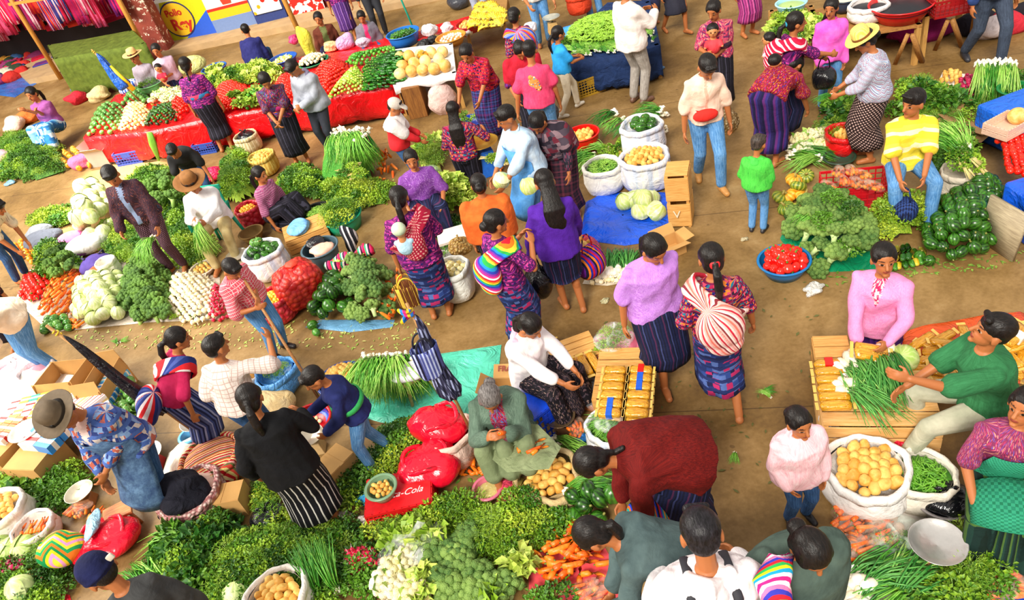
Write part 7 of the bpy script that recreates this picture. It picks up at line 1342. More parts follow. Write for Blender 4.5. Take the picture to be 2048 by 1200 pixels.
tag(MB().ell((0,0,.1),(.26,.12,.12),None,24,14,lump(44,.25,2.5)).build('pink_plastic_bag',tarp('f01858',.3,1,12),None,tuple(G(425,365))),'hot pink plastic bag at the hands of the boy in black','bag')
heap([(560,390),(570,345),(620,335),(650,360),(640,395)],G1,.24,'green bunch left of the onion heap','greens left of the onion heap',.16)
heap([(640,400),(650,360),(740,365),(790,370),(800,385),(740,410)],['cilantro','yellow'],.24,'green bunch in front of the upright onion heap','greens in front of the onion heap',.15)
bunches('leek',[((668+9*k,270-3*(k % 3)),(650+9*k,355),.62) for k in range(8)]+[((672+9*k,285),(655+9*k,370),.45) for k in range(8)]+[((690+8*k,265),(690+7*k,340),.72) for k in range(4)],'onion bunch with bulbs on top in the tall heap','tall onion heap',tilt=-.5,sc=1.1)
for k in range(40): spot('onion',(668+random.uniform(0,72),268+random.uniform(-14,14)),'white bulb crowning the tall onion heap','onion',.66+random.uniform(-.1,.1),'any',1.0,'bulbs crowning the tall onion heap')
mound(wpoly([(645,375),(660,310),(740,300),(755,350),(740,375)]),.5,veg('3a8a1c','8ccc48',.7,45,1.0),'packed_onion_leaves','packed green leaves inside the tall onion heap',Rw=.3)
for q in ((690,350),(705,340),(700,330),(720,350)): spot('stalks',q,'tangle of pale onion roots on the front of the tall heap','roots',.42,'up',.9,'pale roots on the tall heap')
pile([(750,355),(755,320),(790,310),(790,350)],'carrot',.11,.12,'carrot in netting beside the boy in the cap','carrot','carrots beside the cap boy',sc=(1,1.1),r=.02)
o,g = bowl((693,455),.26,.2,'10a078','plastic_basket','round teal plastic basket overflowing with green herbs',taper=.8,cat='basket')
for k in range(16): a = k*2.4;r_ = .055*math.sqrt(k);put(random.choice(['yellow','cilantro','dill']),g+np.array([r_*math.cos(a),r_*math.sin(a),.22+.08*(1-k/16)]),RND['up'](),1.0,'herb bunch in the round teal basket','herbs','herbs in the teal basket')
o,g = bowl((640,440),.2,.16,'1c1c20','plastic_tub','black-lined tub of green beans left of the teal basket',cat='tub');inner_mound(o,.16,.11,.03,veg('3a7a18','6aa82c'));strands(o,'beans',.15,.12,.04,120,.13,.006,veg('4c8c20','9cc84c',.4,14))['kind'] = 'stuff'
crate_wood((620,480),(.55,.42,.2),.2,'low wooden crate between the zigzag blouse and the grey tub',slat_top=True)
tag(MB().ell((0,0,.05),(.16,.2,.05),None,24,14,lump(54,.15,2.5)).build('blue_cloth',C('plain',['70b0f0','90c8fc'],att=False,bump=.8),None,tuple(G(600,460,.2))),'light blue cloth on the low wooden crate','cloth')
tag(MB().tube([G(700,520,.3)+np.array([.25*math.cos(q),.1*math.sin(q*2),.05*math.sin(3*q)]) for q in np.linspace(0,5,24)],.06,9).build('multicoloured_scarf',C('up',['d82048','18a070','f0d8d0','381838','e83070'],10,att=False)),'heap of multicoloured scarf beside the teal basket','scarf')
tag(MB().ell((0,0,.2),(.09,.08,.2),None,20,14,lump(64,.2,2.5)).build('striped_bag',C('up',['303038','e8e4e8','202028'],16,att=False),None,tuple(G(712,505))),'small black and white striped bag beside the teal basket','bag')
sheet([(855,410),(860,375),(935,365),(945,400),(900,430)],plain('6a4a38',.8),'wooden_board','brown board under the yellow-green herbs',z=.1,amp=.0)
heap([(858,400),(862,370),(930,362),(940,392),(900,415)],['yellow','lettuce'],.16,'yellow-green herb bunch behind the lace blouse','herbs behind the lace blouse',.13,z=.12)
heap([(835,330),(840,290),(880,285),(890,320),(880,345)],['lettuce','dill'],.24,'leafy bunch at the hands of the boy in the cap','greens by the cap boy',.17)
tag(MB().ell((0,0,.12),(.17,.14,.14),None,24,16,lump(74,.15,2.5)).build('clear_bag',film('c8e8c0',.5),None,tuple(G(865,365))),'greenish clear bag beside the lace blouse','bag')
o,g = bowl((945,255),.2,.12,'2038a0','plastic_basket','blue wire-rimmed basket of herbs below the red blouse',cat='basket');disc_fill(g,.14,.1,['cilantro'],.14,.04,'herb bunch in the blue-rimmed basket','herbs','herbs in the blue-rimmed basket','up',sc=(.7,.8))
o,g = scale((980,345),'large weighing scale with a wide brass pan at the blue apron',.22,.4,basec='1c68d0',pan='d8a838',tiltp=.2)
for k in range(4): spot('stalks',(985+7*k,320),'herbs behind the brass pan','herbs',.3,'up',.8,'herbs behind the brass pan')
heap([(880,500),(885,450),(920,440),(925,500)],['dark'],.08,'dark trampled greens left of the orange shawl','greens left of the orange shawl',.15)
tag(MB().box((0,0,0),(.36,.3,.03)).build('white_board',plain('e8dcd0',.6),None,tuple(G(905,470,.2)),False),'white flat carton left of the orange shawl','board')
o,g = bowl((885,515),.13,.07,'b8b0a8','metal_bowl','metal bowl with scraps behind the mother with the infant',metal=.6)
o,g = sack((918,590),.2,.38,'f0f0ea','white sack of pale potatoes beside the rainbow cloth');disc_fill(g,.16,.34,'yonion',.066,.05,'pale yellow onion in the sack beside the rainbow cloth','onion','onions in the sack by the rainbow cloth',sc=(.95,1.1))
bag((925,500),.14,.16,'e8c060','yellowish net bag of ginger above the pale onion sack',z=.3,m=net('f0d080','a87828',30))
pile([(945,330),(1005,320),(1010,340),(960,350)],'carrot',.07,.04,'carrot under the weighing scale','carrot','carrots under the scale',mx=8,r=.02)
# far left ground
heap([(0,350),(-10,290),(20,265),(60,262),(115,285),(125,335),(60,352)],['dark','cilantro','dill'],.4,'green bunch in the large heap at the left edge','large heap at the left edge',.2)
pile([(0,362),(0,325),(25,330),(30,355)],'avocado',.09,.1,'dark avocado at the left edge','avocado','avocados at the left edge')
pile([(125,335),(130,300),(185,300),(195,330),(165,345)],'pumpkin',.16,.1,'yellow gourd before the seated mauve blouse','gourd','yellow gourds before the mauve blouse',sc=(.5,.65))
for k,(x,y,cc,lb) in enumerate(((60,245,'e87838','orange cloth bundle left of the mauve blouse'),(35,260,'f0c8b8','pale pink bundle left of the mauve blouse'),(160,205,'d02838','red cloth left end of the red stall'),(175,330,'e878a8','pink wrapped bundle under the red stall'),(205,200,'e0c890','cream paper bundle at the end of the stall'),(18,325,'c8a0a8','greyish pink bundle at the left edge'))):
    tag(MB().ell((0,0,.12),(.26,.2,.15),None,20,12,lump(k+80,.2,2.5)).build('cloth_bundle',C('plain',[cc,cc],att=False,bump=.9),None,tuple(G(x,y))),lb,'bundle')
# ---------------------------------------------------------------- the long red stall
TZ = .56
def stall(front,back,z,m,name,label,legm=None,skirt=True):
    """table: front and back are pixel chains of its edges at height z"""
    f_ = [G(x,y,z) for x,y in front];b_ = [G(x,y,z) for x,y in back];o = empty(name,tuple(G(*front[0])),0,label,'stall');g0 = G(*front[0]);T = MB();n = len(f_);R_ = []
    T.rings([np.array([p-[0,0,.04] for p in f_+b_[::-1]])-g0,np.array(f_+b_[::-1])-g0]);T.build('table_top',m,o,smooth=False)
    if skirt:
        S = MB();pts = [];
        for i in range(n-1):
            for j in range(10): pts.append(f_[i]+(f_[i+1]-f_[i])*j/10)
        pts.append(f_[-1]);pts = [b_[0]]+pts+[b_[-1]];out = nrm(np.cross(f_[-1]-f_[0],(0,0,1)));rows = []
        for t in np.linspace(0,1,6): rows.append(np.array([p+out*(.015+.03*t+.02*t*math.sin(i*1.7))-[0,0,(z-.05)*t*(1 if i % 5 else .9)] for i,p in enumerate(pts)])-g0+[0,0,.004])
        S.rings(rows,cap=False,close=False);q = S.build('hanging_cloth',m,o);so = q.modifiers.new('t','SOLIDIFY');so.thickness = .006
    for p in (f_[0],f_[-1],b_[0],b_[-1]): MB().box(tuple(p*[1,1,.5]-g0+(np.mean(f_+b_,axis=0)-p)*[.06,.06,0]),(.06,.06,z)).build('leg',legm or wood('a87838','d0a058',6,2),o,smooth=False)
    return o
RED = tarp('e01018',.22,1.0,3.5)
stall([(168,275),(300,262),(420,236),(540,214),(640,196),(790,168)],[(232,190),(330,165),(420,140),(540,122),(640,108),(775,92)],TZ,RED,'market_stall','long vegetable stall draped in bright red plastic')
TG = lambda pts,*a,**k: pile(pts,*a,z=TZ,zz=.3,**k)
TG([(176,268),(190,228),(225,205),(250,212),(236,262)],'rsquash',.11,.16,'round green squash at the left end of the red stall','squash','round squash on the red stall',sc=(.75,.95),r=.04)
TG([(236,262),(250,215),(285,205),(300,222),(288,252)],'yonion',.075,.14,'yellow onion on the red stall between squash and small greens','onion','yellow onions on the red stall')
TG([(288,252),(300,222),(345,205),(362,225),(350,242)],'avocado',.075,.12,'small dark green fruit on the red stall left of the braided woman','fruit','small green fruits on the red stall',sc=(.6,.8))
TG([(340,225),(345,200),(370,195),(378,222),(360,240)],'tomato',.08,.1,'tomato left of the braided woman','tomato','tomatoes left of the braided woman')
TG([(245,210),(262,185),(290,178),(300,205)],'rsquash',.11,.12,'pale green round squash at the back of the red stall','squash','back squash on the red stall',sc=(.9,1.1))
TG([(300,205),(320,185),(372,180),(375,200),(345,208)],'cauliflower',.16,.1,'cauliflower at the back left of the red stall','cauliflower','cauliflowers on the red stall',rot='up',sc=(.7,.9))
o,g = bowl((312,185),.24,.2,'68b068','plastic_basket','pale green basket of herbs at the back of the red stall',z=TZ,cat='basket',taper=.8);disc_fill(g,.18,.16,['dill','cilantro'],.14,.05,'herbs in the pale green basket','herbs','herbs in the pale green basket','up')
for k,(x,y) in enumerate(((258,190),(270,180))): tag(MB().ell((0,0,.1),(.14,.1,.1),None,18,12,lump(k+90,.2,2.5)).build('blue_bag',C('check',['3060c0','d0d8f0'],20,20,att=False),None,tuple(G(x,y,TZ))),['blue checked cloth left of the pale green basket','blue and white cloth touching the pale green basket'][k],'cloth')
TG([(418,232),(425,190),(440,170),(482,160),(500,182),(482,215)],'tomato',.064,.12,'heap of red tomatoes right of the braided woman on the stall','tomato',stuff=1)
TG([(470,222),(495,182),(530,170),(545,205)],'gpepper',.09,.14,'light green pepper between the two tomato heaps','pepper','light green peppers on the red stall')
for q in ((480,210),(495,195),(512,185),(500,210),(520,200),(470,195)): spot('lettuce',q,'pale lettuce on the red stall between tomato heaps','lettuce',TZ+.1,'tilt',.9,'lettuces on the red stall')
heap([(400,178),(420,155),(530,128),(560,140),(560,160),(500,165),(440,175)],['cilantro','yellow','lettuce'],.16,'green bunch along the back of the red stall','greens along the back of the red stall',.16,z=TZ)
TG([(545,212),(548,175),(560,155),(590,150),(600,200)],'tomato',.07,.12,'heap of red tomatoes between the couple on the stall','tomato',stuff=1)
TG([(640,192),(628,150),(640,132),(690,122),(698,142),(668,185)],'tomato',.068,.16,'red tomato right of the grey hooded jacket on the stall','tomato','tomatoes right of the grey hood')
TG([(655,194),(668,175),(690,150),(712,130),(728,150),(728,178)],['lime','lime','tomatillo'],.063,.14,'lime in the heap between tomatoes and cucumbers','lime','limes on the red stall')
TG([(690,128),(705,112),(790,95),(795,108),(740,122),(710,135)],'gpepper',.085,.1,'green pepper at the back right of the red stall','pepper','green peppers at the back right')
pile([(722,178),(722,138),(760,118),(808,108),(808,130),(785,166)],'cucumber',.08,.18,'dark cucumber in the heap beside the melons','cucumber','cucumbers on the red stall',z=TZ,rot=lambda: (0,random.uniform(-.1,.1),-.5+random.uniform(-.25,.25)),sc=(.9,1.05),r=.03)
stall([(785,165),(850,154),(912,146)],[(780,100),(840,92),(905,86)],.6,C('plain',['f0e4e4','fbf6f4'],att=False,bump=.9),'melon_table','short table with a white cloth carrying melons',skirt=False)
ribbon([G(782,168,.62),G(800,168,.60),G(850,158,.6),G(912,150,.6)],.03,C('plain',['f0e4e4','fbf6f4'],att=False),'c').name = 'x_'
o = bpy.data.objects['x_'];bpy.data.objects.remove(o)
B = MB();top_ = [G(785+13*k,166-2.2*k,.6) for k in range(11)];B.rings([np.array([p+np.array([.0,-.02,0]) for p in top_]),np.array([p+np.array([.01*math.sin(i),-.06,-.12-.06*(i == 0)-.03*math.sin(i*1.3)]) for i,p in enumerate(top_)])],cap=False,close=False);q = B.build('white_cloth',C('plain',['f0e4e4','fbf6f4'],att=False));q.modifiers.new('t','SOLIDIFY').thickness = .008;tag(q,'white cloth edge hanging from the melon table','cloth')
for k,(x,y) in enumerate(((800,148),(823,142),(845,140),(868,138),(890,132),(805,132),(828,126),(850,122),(878,118),(818,112),(800,115),(840,110),(862,105),(885,104))): spot('melon',(x,y),'yellow melon on the white-clothed table','melon',.69+(.1 if k == 9 else 0),'any',1.12,'melons on the white-clothed table')
spot('pumpkin',(845,110),'orange-yellow squash behind the melons','squash',.72,'tilt',.9)
MB().box((0,0,.26),(.3,.5,.52)).build('wd',wood('6a3c14','9a6428',5,2),None,None,False,.006).name = 'wooden_chest'
o = bpy.data.objects['wooden_chest'];o.location = tuple(G(845,232)+np.array([-.02,.2,0]));o.rotation_euler = (0,0,-.15);tag(o,'dark brown wooden chest at the end of the red stall','chest')
tag(MB().ell((0,0,.2),(.26,.2,.24),None,22,14,lump(95,.15,2.5)).build('pink_sack',C('plain',['d0a8a0','e4c4bc'],att=False,bump=.8),None,tuple(G(893,222))),'pinkish sack under the melon table','sack')
sheet([(640,125),(700,105),(790,88),(870,78),(860,60),(760,78),(640,100)],RED,'red_plastic','red plastic sheet spread behind the stall',zc=.45,amp=.03)
o,g = bowl((812,88),.3,.22,'2870c8','plastic_tub','large blue tub of green jalapenos behind the melons',z=.42,cat='tub',taper=.8);inner_mound(o,.26,.15,.05,veg('4c8c18','8cc030'));disc_fill(g,.25,.17,['avocado'],.07,.05,'small green chilli in the large blue tub','chilli','chillies in the large blue tub',sc=(.6,.8))
o,g = bowl((628,128),.28,.06,'18905c','plastic_tray','green-rimmed tray heaped with white garlic',z=.55,taper=.9);disc_fill(g,.26,.06,'bigonion',.075,.1,'garlic bulb on the green-rimmed tray','garlic','garlic on the green-rimmed tray',sc=(.85,1.0))
o,g = bowl((572,132),.26,.16,'2858b0','plastic_tub','blue tub of peeled beans beside the garlic',z=.5,cat='tub');disc_fill(g,.2,.12,['lime','yonion'],.07,.03,'small green vegetable in the blue tub by the garlic','vegetable','vegetables in the blue tub by the garlic')
o,g = bowl((435,150),.24,.16,'3068c0','plastic_basket','blue rimmed basket behind the braided woman',z=.5,cat='basket');disc_fill(g,.18,.1,'lettuce',.14,.03,'greens in the blue rimmed basket','greens','greens in the blue rimmed basket','up',sc=(.6,.7))
for k,(x,y,r_,cc,lb) in enumerate(((390,140,.24,'e8e890','pale yellow lettuce heap behind the braided woman'),(665,100,.16,'f0d898','cream cone of paper beside the garlic tray'),(695,92,.2,'d8a8d8','lilac plastic bag before the brown cardigan'),(728,92,.13,'e8c8e0','pinkish clear bag before the grey hooded girl'),(848,95,.12,'181818','black bag beside the blue chilli tub'),(865,85,.1,'202024','black bag nearer the red basket'),(590,85,.12,'e83878','pink bag at the foot of the slanting pole'),(860,68,.14,'f0e8e8','white bag behind the blue chilli tub'),(895,62,.12,'f4d8e0','pink and white bag on the red sheet'),(1060,62,.13,'e8e4f0','white bag near the vendor weighing goods'))):
    tag(MB().ell((0,0,r_*.5),(r_,r_*.8,r_*.7),None,20,13,lump(k+120,.2,2.6)).build('bundle',tarp(cc,.3,1,10),None,tuple(G(x,y,.5 if k not in (6,) else .1))),lb,'bundle')
sheet([(840,62),(870,50),(1000,20),(1010,45),(900,75)],RED,'red_plastic','red plastic sheet under the baskets near the bananas',zc=.4,amp=.03)
for k,(x,y,r_,kk,cc,lb) in enumerate(((945,60,.27,'bread','b81c20','red rimmed basket of brown roots beside the bananas'),(905,88,.26,'onion','d89038','orange basket of garlic behind the melons'))):
    o,g = bowl((x,y),r_,.14,cc,'plastic_basket',lb,z=.45,cat='basket');disc_fill(g,r_*.85,.1,kk,.08,.04,['brown root in the red rimmed basket','garlic bulb in the orange basket'][k],['root','garlic'][k],['roots in the red basket','garlic in the orange basket'][k],sc=(.8,.95))
tag(MB().tube([G(900+6*k,70-1*k,.5)+np.array([0,.05*math.sin(k),.02*math.cos(2*k)]) for k in range(8)],.07,9).build('woven_cloth',RNB),'multicoloured woven cloth beside the red rimmed basket','cloth')
# bananas
stall([(930,62),(1010,48)],[(950,5),(1015,-5)],.5,wood('8a6030','b88848'),'banana_table','low wooden table of bananas near the top',skirt=False)
for k in range(26):
    j = k % 7;l = k//7;put('banana',G(950+9*j+3*l,52-12*l,.62+.09*l*0+.02*l),(.9+random.uniform(-.2,.2),random.uniform(-.2,.2),random.uniform(-.5,.5)),1.15,'yellow banana hand in the heap near the top','bananas','heap of bananas')
# --- bean stall with navy cloth
stall([(1118,128),(1185,120),(1262,108),(1320,90)],[(1108,80),(1165,50),(1215,5),(1300,0)],.52,C('plain',['182c54','203868'],att=False,bump=.9,rough=.8),'bean_stall','stall covered with navy cloth and heaped with green beans')
P = wpoly([(1135,100),(1160,60),(1200,25),(1240,5),(1290,20),(1245,85)],.62);mound(P,.2,veg('3c7a14','80ac30',.6,60,1.0),'packed_beans','packed green beans in the heap on the navy stall',z=.52)
o = empty('bean_heap',tuple(G(1206,70,.52)),0,'big heap of long green beans on the navy stall','beans');strands(o,'beans',.62,.06,.22,1500,.16,.008,veg('4c8c18','9cc840',.4,9))['kind'] = 'stuff'
for k in range(26): put('scallion',G(1138+random.uniform(0,102),110-random.uniform(0,18),.56),(0,0,random.uniform(-.6,.6)),.6,'bunch of pale peeled stems along the front of the bean stall','greens','pale stems on the bean stall')
for k in range(8): put('scallion',G(1290+random.uniform(0,22),88-random.uniform(0,30),.56),(0,0,random.uniform(-.6,.6)),.42,'bunch of pale stems right of the white shirt','greens','pale stems right of the white shirt')
for k in range(5): put('cilantro',G(1130+8*k,88-3*k,.56),(0,0,k),.9,'dark herbs at the left end of the bean stall','herbs','herbs at the left end of the bean stall')
crate_plastic((1178,182),(.42,.34,.28),.15,'b8902c','mustard yellow plastic crate under the bean stall',nh=6)
tag(MB().ell((0,0,.06),(.2,.15,.09),None,20,12,lump(140,.2,2.6)).build('blue_bag',tarp('3898e8',.3,1,10),None,tuple(G(1150,68,.5))),'light blue plastic bag at the left of the bean heap','bag')
o,g = scale((1108,65),'weighing scale with a white pan at the top edge',.15,.2,z=.3,basec='d0a868',pan='e8e8d8')
o,g = sack((1160,25),.2,.3,'e04828','red bag of pale rolls at the top edge',z=.3);disc_fill(g,.16,.26,'bread',.08,.04,'pale roll in the red bag at the top edge','roll','rolls in the red bag')
# --- trestle tables top right
def trestle(front,back,z,label,n=3):
    o = stall(front,back,z,wood('8a5828','b88444',5,0),'trestle_table',label,skirt=False);return o
trestle([(1530,84),(1640,78)],[(1540,20),(1625,10)],.55,'table with a white cloth holding greens at the top');trestle([(1640,82),(1845,48)],[(1620,20),(1790,-10)],.55,'wooden trestle table of bean sacks at the top right');trestle([(1850,34),(1960,8)],[(1830,-10),(1930,-40)],.55,'wooden trestle table at the top right corner')
for k,(a,b) in enumerate((((1815,70),(1790,128)),((1825,70),(1845,125)),((1895,42),(1870,100)),((1905,40),(1925,95)))): MB().tube([G(*a,.5),G(*b,.0)],[.035,.035],4).build('l',wood('8a5828','b88444',5,2)).name = 'trestle_leg_board'
for o in [q for q in bpy.data.objects if q.name.startswith('trestle_leg_board')]: o.name = 'splayed_support';tag(o,'slanting wooden support under the trestle tables','support','slanting supports')
heap([(1540,75),(1545,35),(1600,30),(1640,45),(1660,70),(1600,82)],['dark','lettuce','yellow'],.1,'green bunch on the white-clothed table at the top','greens on the top table',.16,z=.56)
for k,(x,y,r_,c1,c2,cc,lb) in enumerate(((1735,28,.26,'1c1c24','3c3c48','f0e8e4','white sack of black beans on the trestle table'),(1688,12,.2,'e8d8a8','f8ecc8','283850','dark bucket of pale maize on the trestle table'),(1582,22,.2,'7a9848','b0c880','a8e0f0','pale blue tub of shelled pods on the top table'))):
    if k == 0: o,g = sack((x,y+10),r_*.9,.2,cc,lb,z=.56)
    else: o,g = bowl((x,y+8),r_,.18,cc,'plastic_tub',lb,z=.56,cat='tub')
    inner_mound(o,r_*.82,.14,.03,veg(c1,c2,.5,200))['kind'] = 'stuff'
o,g = bowl((1800,36),.38,.2,'d01418','plastic_tub','wide red tub of black beans on the trestle table',z=.56,cat='tub');inner_mound(o,.35,.14,.04,veg('14141c','34343c',.4,200))['kind'] = 'stuff'
o,g = bowl((1715,-8),.34,.14,'d01418','plastic_tub','red tub cut by the top edge of the picture',z=.56,cat='tub')
o,g = crate_plastic((1900,22),(.5,.34,.22),-.2,'a01418','dark red plastic crate with pale lettering on the far trestle table',z=.56);text_on('SALVAVIDAS',(0,-.18,.06),np.array([[1,0,0],[0,0,-1],[0,1,0]]).astype(float),.05,'f0d0a0','lettering',o) if 0 else None
for k,(x,y,cc,lb) in enumerate(((1820,80,'a81870','magenta bundle under the trestle table'),(1860,75,'901860','dark pink bundle under the trestle table'),(1985,70,'e8d8d8','white bundle on the floor at the top right'),(2010,65,'d03040','red bundle on the floor at the top right'),(1760,70,'58402c','brown sack under the trestle table'),(1700,90,'402c20','dark sack under the trestle table'),(1950,60,'282430','black bundle beside the walking man'),(2035,50,'201c24','dark bundle in the top right corner'))):
    tag(MB().ell((0,0,.12),(.28,.2,.15),None,20,12,lump(k+150,.18,2.5)).build('bundle',C('plain',[cc,cc],att=False,bump=.8),None,tuple(G(x,y))),lb,'bundle')
bag((920,15),.22,.34,'3a3c44','dark grey rubbish bag on the kerb at the top',m=tarp('3a3c44',.3))
# ---------------------------------------------------------------- far top left: counters with painted boards, cloth stall
def board(a,b,h,z0,label,paint,name='advert_counter'):
    """a counter front between two ground pixels, painted by paint(o, width, height)"""
    A,B_ = G(*a),G(*b);d = B_-A;L_ = np.linalg.norm(d);o = empty(name,tuple(A),math.atan2(d[1],d[0]),label,'counter');paint(o,L_,h,z0);return o
XZ = np.array([[1,0,0],[0,0,-1],[0,1,0]]).astype(float)
def flatpoly(o,pts,y,col,name,rough=.5): return MB().rings([np.array([(p[0],y,p[1]) for p in pts]),np.array([(p[0],y-.006,p[1]) for p in pts])]).build(name,plain(col,rough,.04,name='paint'),o,smooth=False)
def rey(o,L_,h,z0):
    MB().box((L_/2,.3,z0+h/2),(L_,.6,h)).build('counter_body',plain('f0e8d8',.6),o,smooth=False)
    flatpoly(o,[(0,z0+h),(0,z0),(L_,z0),(L_,z0+h)],-.002,'c8c810','yellow_panel');flatpoly(o,[(L_*.42,z0),(L_,z0),(L_,z0+h*.62)],-.01,'2858c8','blue_wedge');flatpoly(o,[(0,z0),(L_*.16,z0),(0,z0+h*.35)],-.01,'2858c8','blue_corner')
    flatpoly(o,[(0,z0+h*.3),(0,z0+h),(L_*.22,z0+h),(L_*.1,z0+h*.4)],-.010,'f8f4e8','white_corner')
    E_ = lambda rx,rz: [(L_*.42+rx*math.cos(q),z0+h*.52+rz*math.sin(q)) for q in np.linspace(0,2*PI,33)[:-1]]
    flatpoly(o,E_(L_*.3,h*.47),-.016,'2a2a60','logo_rim');ld = flatpoly(o,E_(L_*.28,h*.43),-.022,'e8b820','logo_disc')
    text_on('Pollo',(L_*.40,-.034,z0+h*.7),XZ,h*.24,'c02818','lettering',ld,.004,bold=.006);text_on('Rey',(L_*.46,-.034,z0+h*.38),XZ,h*.4,'c02818','lettering',ld,.004,bold=.012)
board((338,95),(440,76),.92,.14,'yellow and blue painted counter with a round chicken shop sign',rey)
def hen(o,L_,h,z0):
    MB().box((L_/2,.3,z0+h/2),(L_,.6,h)).build('counter_body',plain('f8f0dc',.6),o,smooth=False);flatpoly(o,[(0,z0+h*.28),(0,z0+h*.46),(L_,z0+h*.46),(L_,z0+h*.28)],-.002,'e8b818','yellow_band');flatpoly(o,[(0,z0+h*.46),(0,z0+h*.52),(L_,z0+h*.52),(L_,z0+h*.46)],-.002,'d02818','red_band');flatpoly(o,[(0,z0),(0,z0+h*.28),(L_,z0+h*.28),(L_,z0)],-.002,'7088b8','blue_band')
    flatpoly(o,[(L_*.42,z0+h*.55),(L_*.38,z0+h*.75),(L_*.46,z0+h*.85),(L_*.44,z0+h*.97),(L_*.54,z0+h*.97),(L_*.54,z0+h*.84),(L_*.66,z0+h*.78),(L_*.62,z0+h*.55)],-.01,'d83820','bird_mark')
board((440,78),(520,58),1.1,.14,'white painted counter with yellow and blue bands and a red bird mark',hen)
def clo(o,L_,h,z0):
    MB().box((L_/2,.3,z0+h/2),(L_,.6,h)).build('counter_body',plain('283a78',.6),o,smooth=False);MB().box((L_/2,-.02,z0+h*.6),(L_*.9,.03,h*.8)).build('printed_cloth',C('flower',['e02818','f0a818','f8f4ec','f8f4ec','f8f4ec'],6,1,'fbf6ee',att=False),o,smooth=False)
board((520,60),(580,45),1.1,.14,'counter hung with a white cloth printed in red and yellow',clo)
def blu(o,L_,h,z0): MB().box((L_/2,.3,z0+h/2),(L_,.6,h)).build('counter_body',C('across',['c02820','e8c040','2050a8','2050a8','f0e8e0'],1,1.2,att=False),o,smooth=False)
board((590,42),(655,28),.9,.14,'dark counter with red, yellow and blue stripes behind the brown cardigan',blu)
board((660,28),(740,8),.9,.14,'maroon counter at the top edge',lambda o,L_,h,z0: MB().box((L_/2,.3,z0+h/2),(L_,.6,h)).build('counter_body',plain('5a2018',.7),o,smooth=False))
# leaning poles and stall frames
def post(a,b,za,zb,r,m,label,name='wooden_pole'): A,B_ = G(*a,za),G(*b,zb);o = MB().tube([np.zeros(3),B_-A],[r,r*.9],8).build(name,m,None,tuple(A));return tag(o,label,'pole')
PW = wood('b8782c','e0a048',5,2)
def upost(px,h,r,label,lean=(0,0),m=PW): A = G(*px);o = MB().tube([np.zeros(3),(lean[0],lean[1],h)],[r,r*.9],8).build('wooden_pole',m,None,tuple(A));return tag(o,label,'pole')
upost((122,158),3.4,.06,'left wooden post of the textile stall');upost((312,138),3.4,.06,'right wooden post of the textile stall');upost((618,108),2.6,.055,'slanting wooden post beside the brown cardigan',(-.15,.1));upost((845,100),2.2,.018,'thin teal pole rising from the chilli tub',(-.25,.3),plain('1aa088',.4))
tag(MB().ell((0,0,0),(.14,.1,.35),None,16,12,lump(160,.15,2.5)).build('yellow_cloth',C('plain',['d8c838','ecdc58'],att=False,bump=.8),None,tuple(G(612,85,.45))),'yellow cloth tied to the slanting post','cloth')
OL = C('plain',['4c5a1a','667628'],att=False,bump=.35,rough=.8)
stall([(108,118),(190,104),(292,86)],[(95,90),(170,78),(265,60)],.95,OL,'textile_stall','high stall table draped with olive green cloth')
A_,B_ = G(122,158),G(312,138);dd = B_-A_;PB = MB();PB.box((0,0,0),(np.linalg.norm(dd)*1.1,.06,.06));q = PB.build('crossbar',PW,None,tuple((A_+B_)/2+np.array([0,0,1.9])),False);q.rotation_euler = (0,0,math.atan2(dd[1],dd[0]));tag(q,'wooden crossbar of the textile stall','crossbar')
TX = ['d01838','e02868','8a1c58','e84028','701868','c81838','2c3c8c','b01048','d85078','a01030']
for k in range(66):
    u = -1.25+2.2*(k % 22)/22+random.uniform(-.03,.03);rw_ = k//22;p = A_+dd*u+np.array([.15,.95,0])*(.45+.65*rw_);w_,h_ = random.uniform(.34,.5),random.uniform(.7,1.25);z_ = 2.15-.1*rw_+random.uniform(-.15,.15)
    M_ = MB();n = 9;top_ = [np.array([w_*(i/(n-1)-.5),.03*math.sin(i*2.1+k),0]) for i in range(n)];M_.rings([np.array([t+[0,.02*math.sin(i+j),-h_*j/4] for i,t in enumerate(top_)]) for j in range(5)],cap=False,close=False);cc = TX[k % 10];c2 = TX[(k*3+1) % 10]
    o = M_.build('hanging_textile',C('woven',[cc,c2,cc,'301028'],18,16,att=False) if k % 2 else C('up',[cc,c2,cc,'f0c0c8'],9,att=False),None,tuple(p+np.array([0,0,z_])));o.modifiers.new('t','SOLIDIFY').thickness = .02;o.rotation_euler = (0,0,math.atan2(dd[1],dd[0]));tag(o,'woven textile hanging in the stall at the top left','textile','hanging textiles top left')
for k in range(30):
    u = random.uniform(-1.2,.9);q = A_+dd*u+np.array([.1,.9,0])*random.uniform(.9,2.6);o = MB().box((0,0,0),(random.uniform(.3,.5),.3,random.uniform(.08,.16))).build('folded_textile',C('across',[TX[k % 10],TX[(k*7+2) % 10]],1,14,att=False),None,tuple(q+np.array([0,0,.95+.1*(k % 2) if -.05 < u < .95 else .12])),False,.02);o.rotation_euler = (0,0,random.uniform(-.3,.3));tag(o,'folded textile in the stall at the top left','textile','folded textiles top left')
struct(MB().box((0,0,1.6),(14,.1,3.2)).build('wall_stall',plain('1c1416',.9),None,tuple(A_+dd*.0+np.array([-3.6,3.9,0])),False)).rotation_euler = (0,0,math.atan2(dd[1],dd[0]))
o = MB().box((0,0,.0),(13.5,3.2,.05)).build('unseen_shade_panel',plain('3a1c1c',.9),None,tuple(A_+dd*.1+np.array([-2.6,1.6,5.6])),False);o.rotation_euler = (0,0,math.atan2(dd[1],dd[0]));tag(o,'unseen dark panel added above the textile stall to shade it','shade panel')  # added panel, out of view, keeps the sun off the textile stall
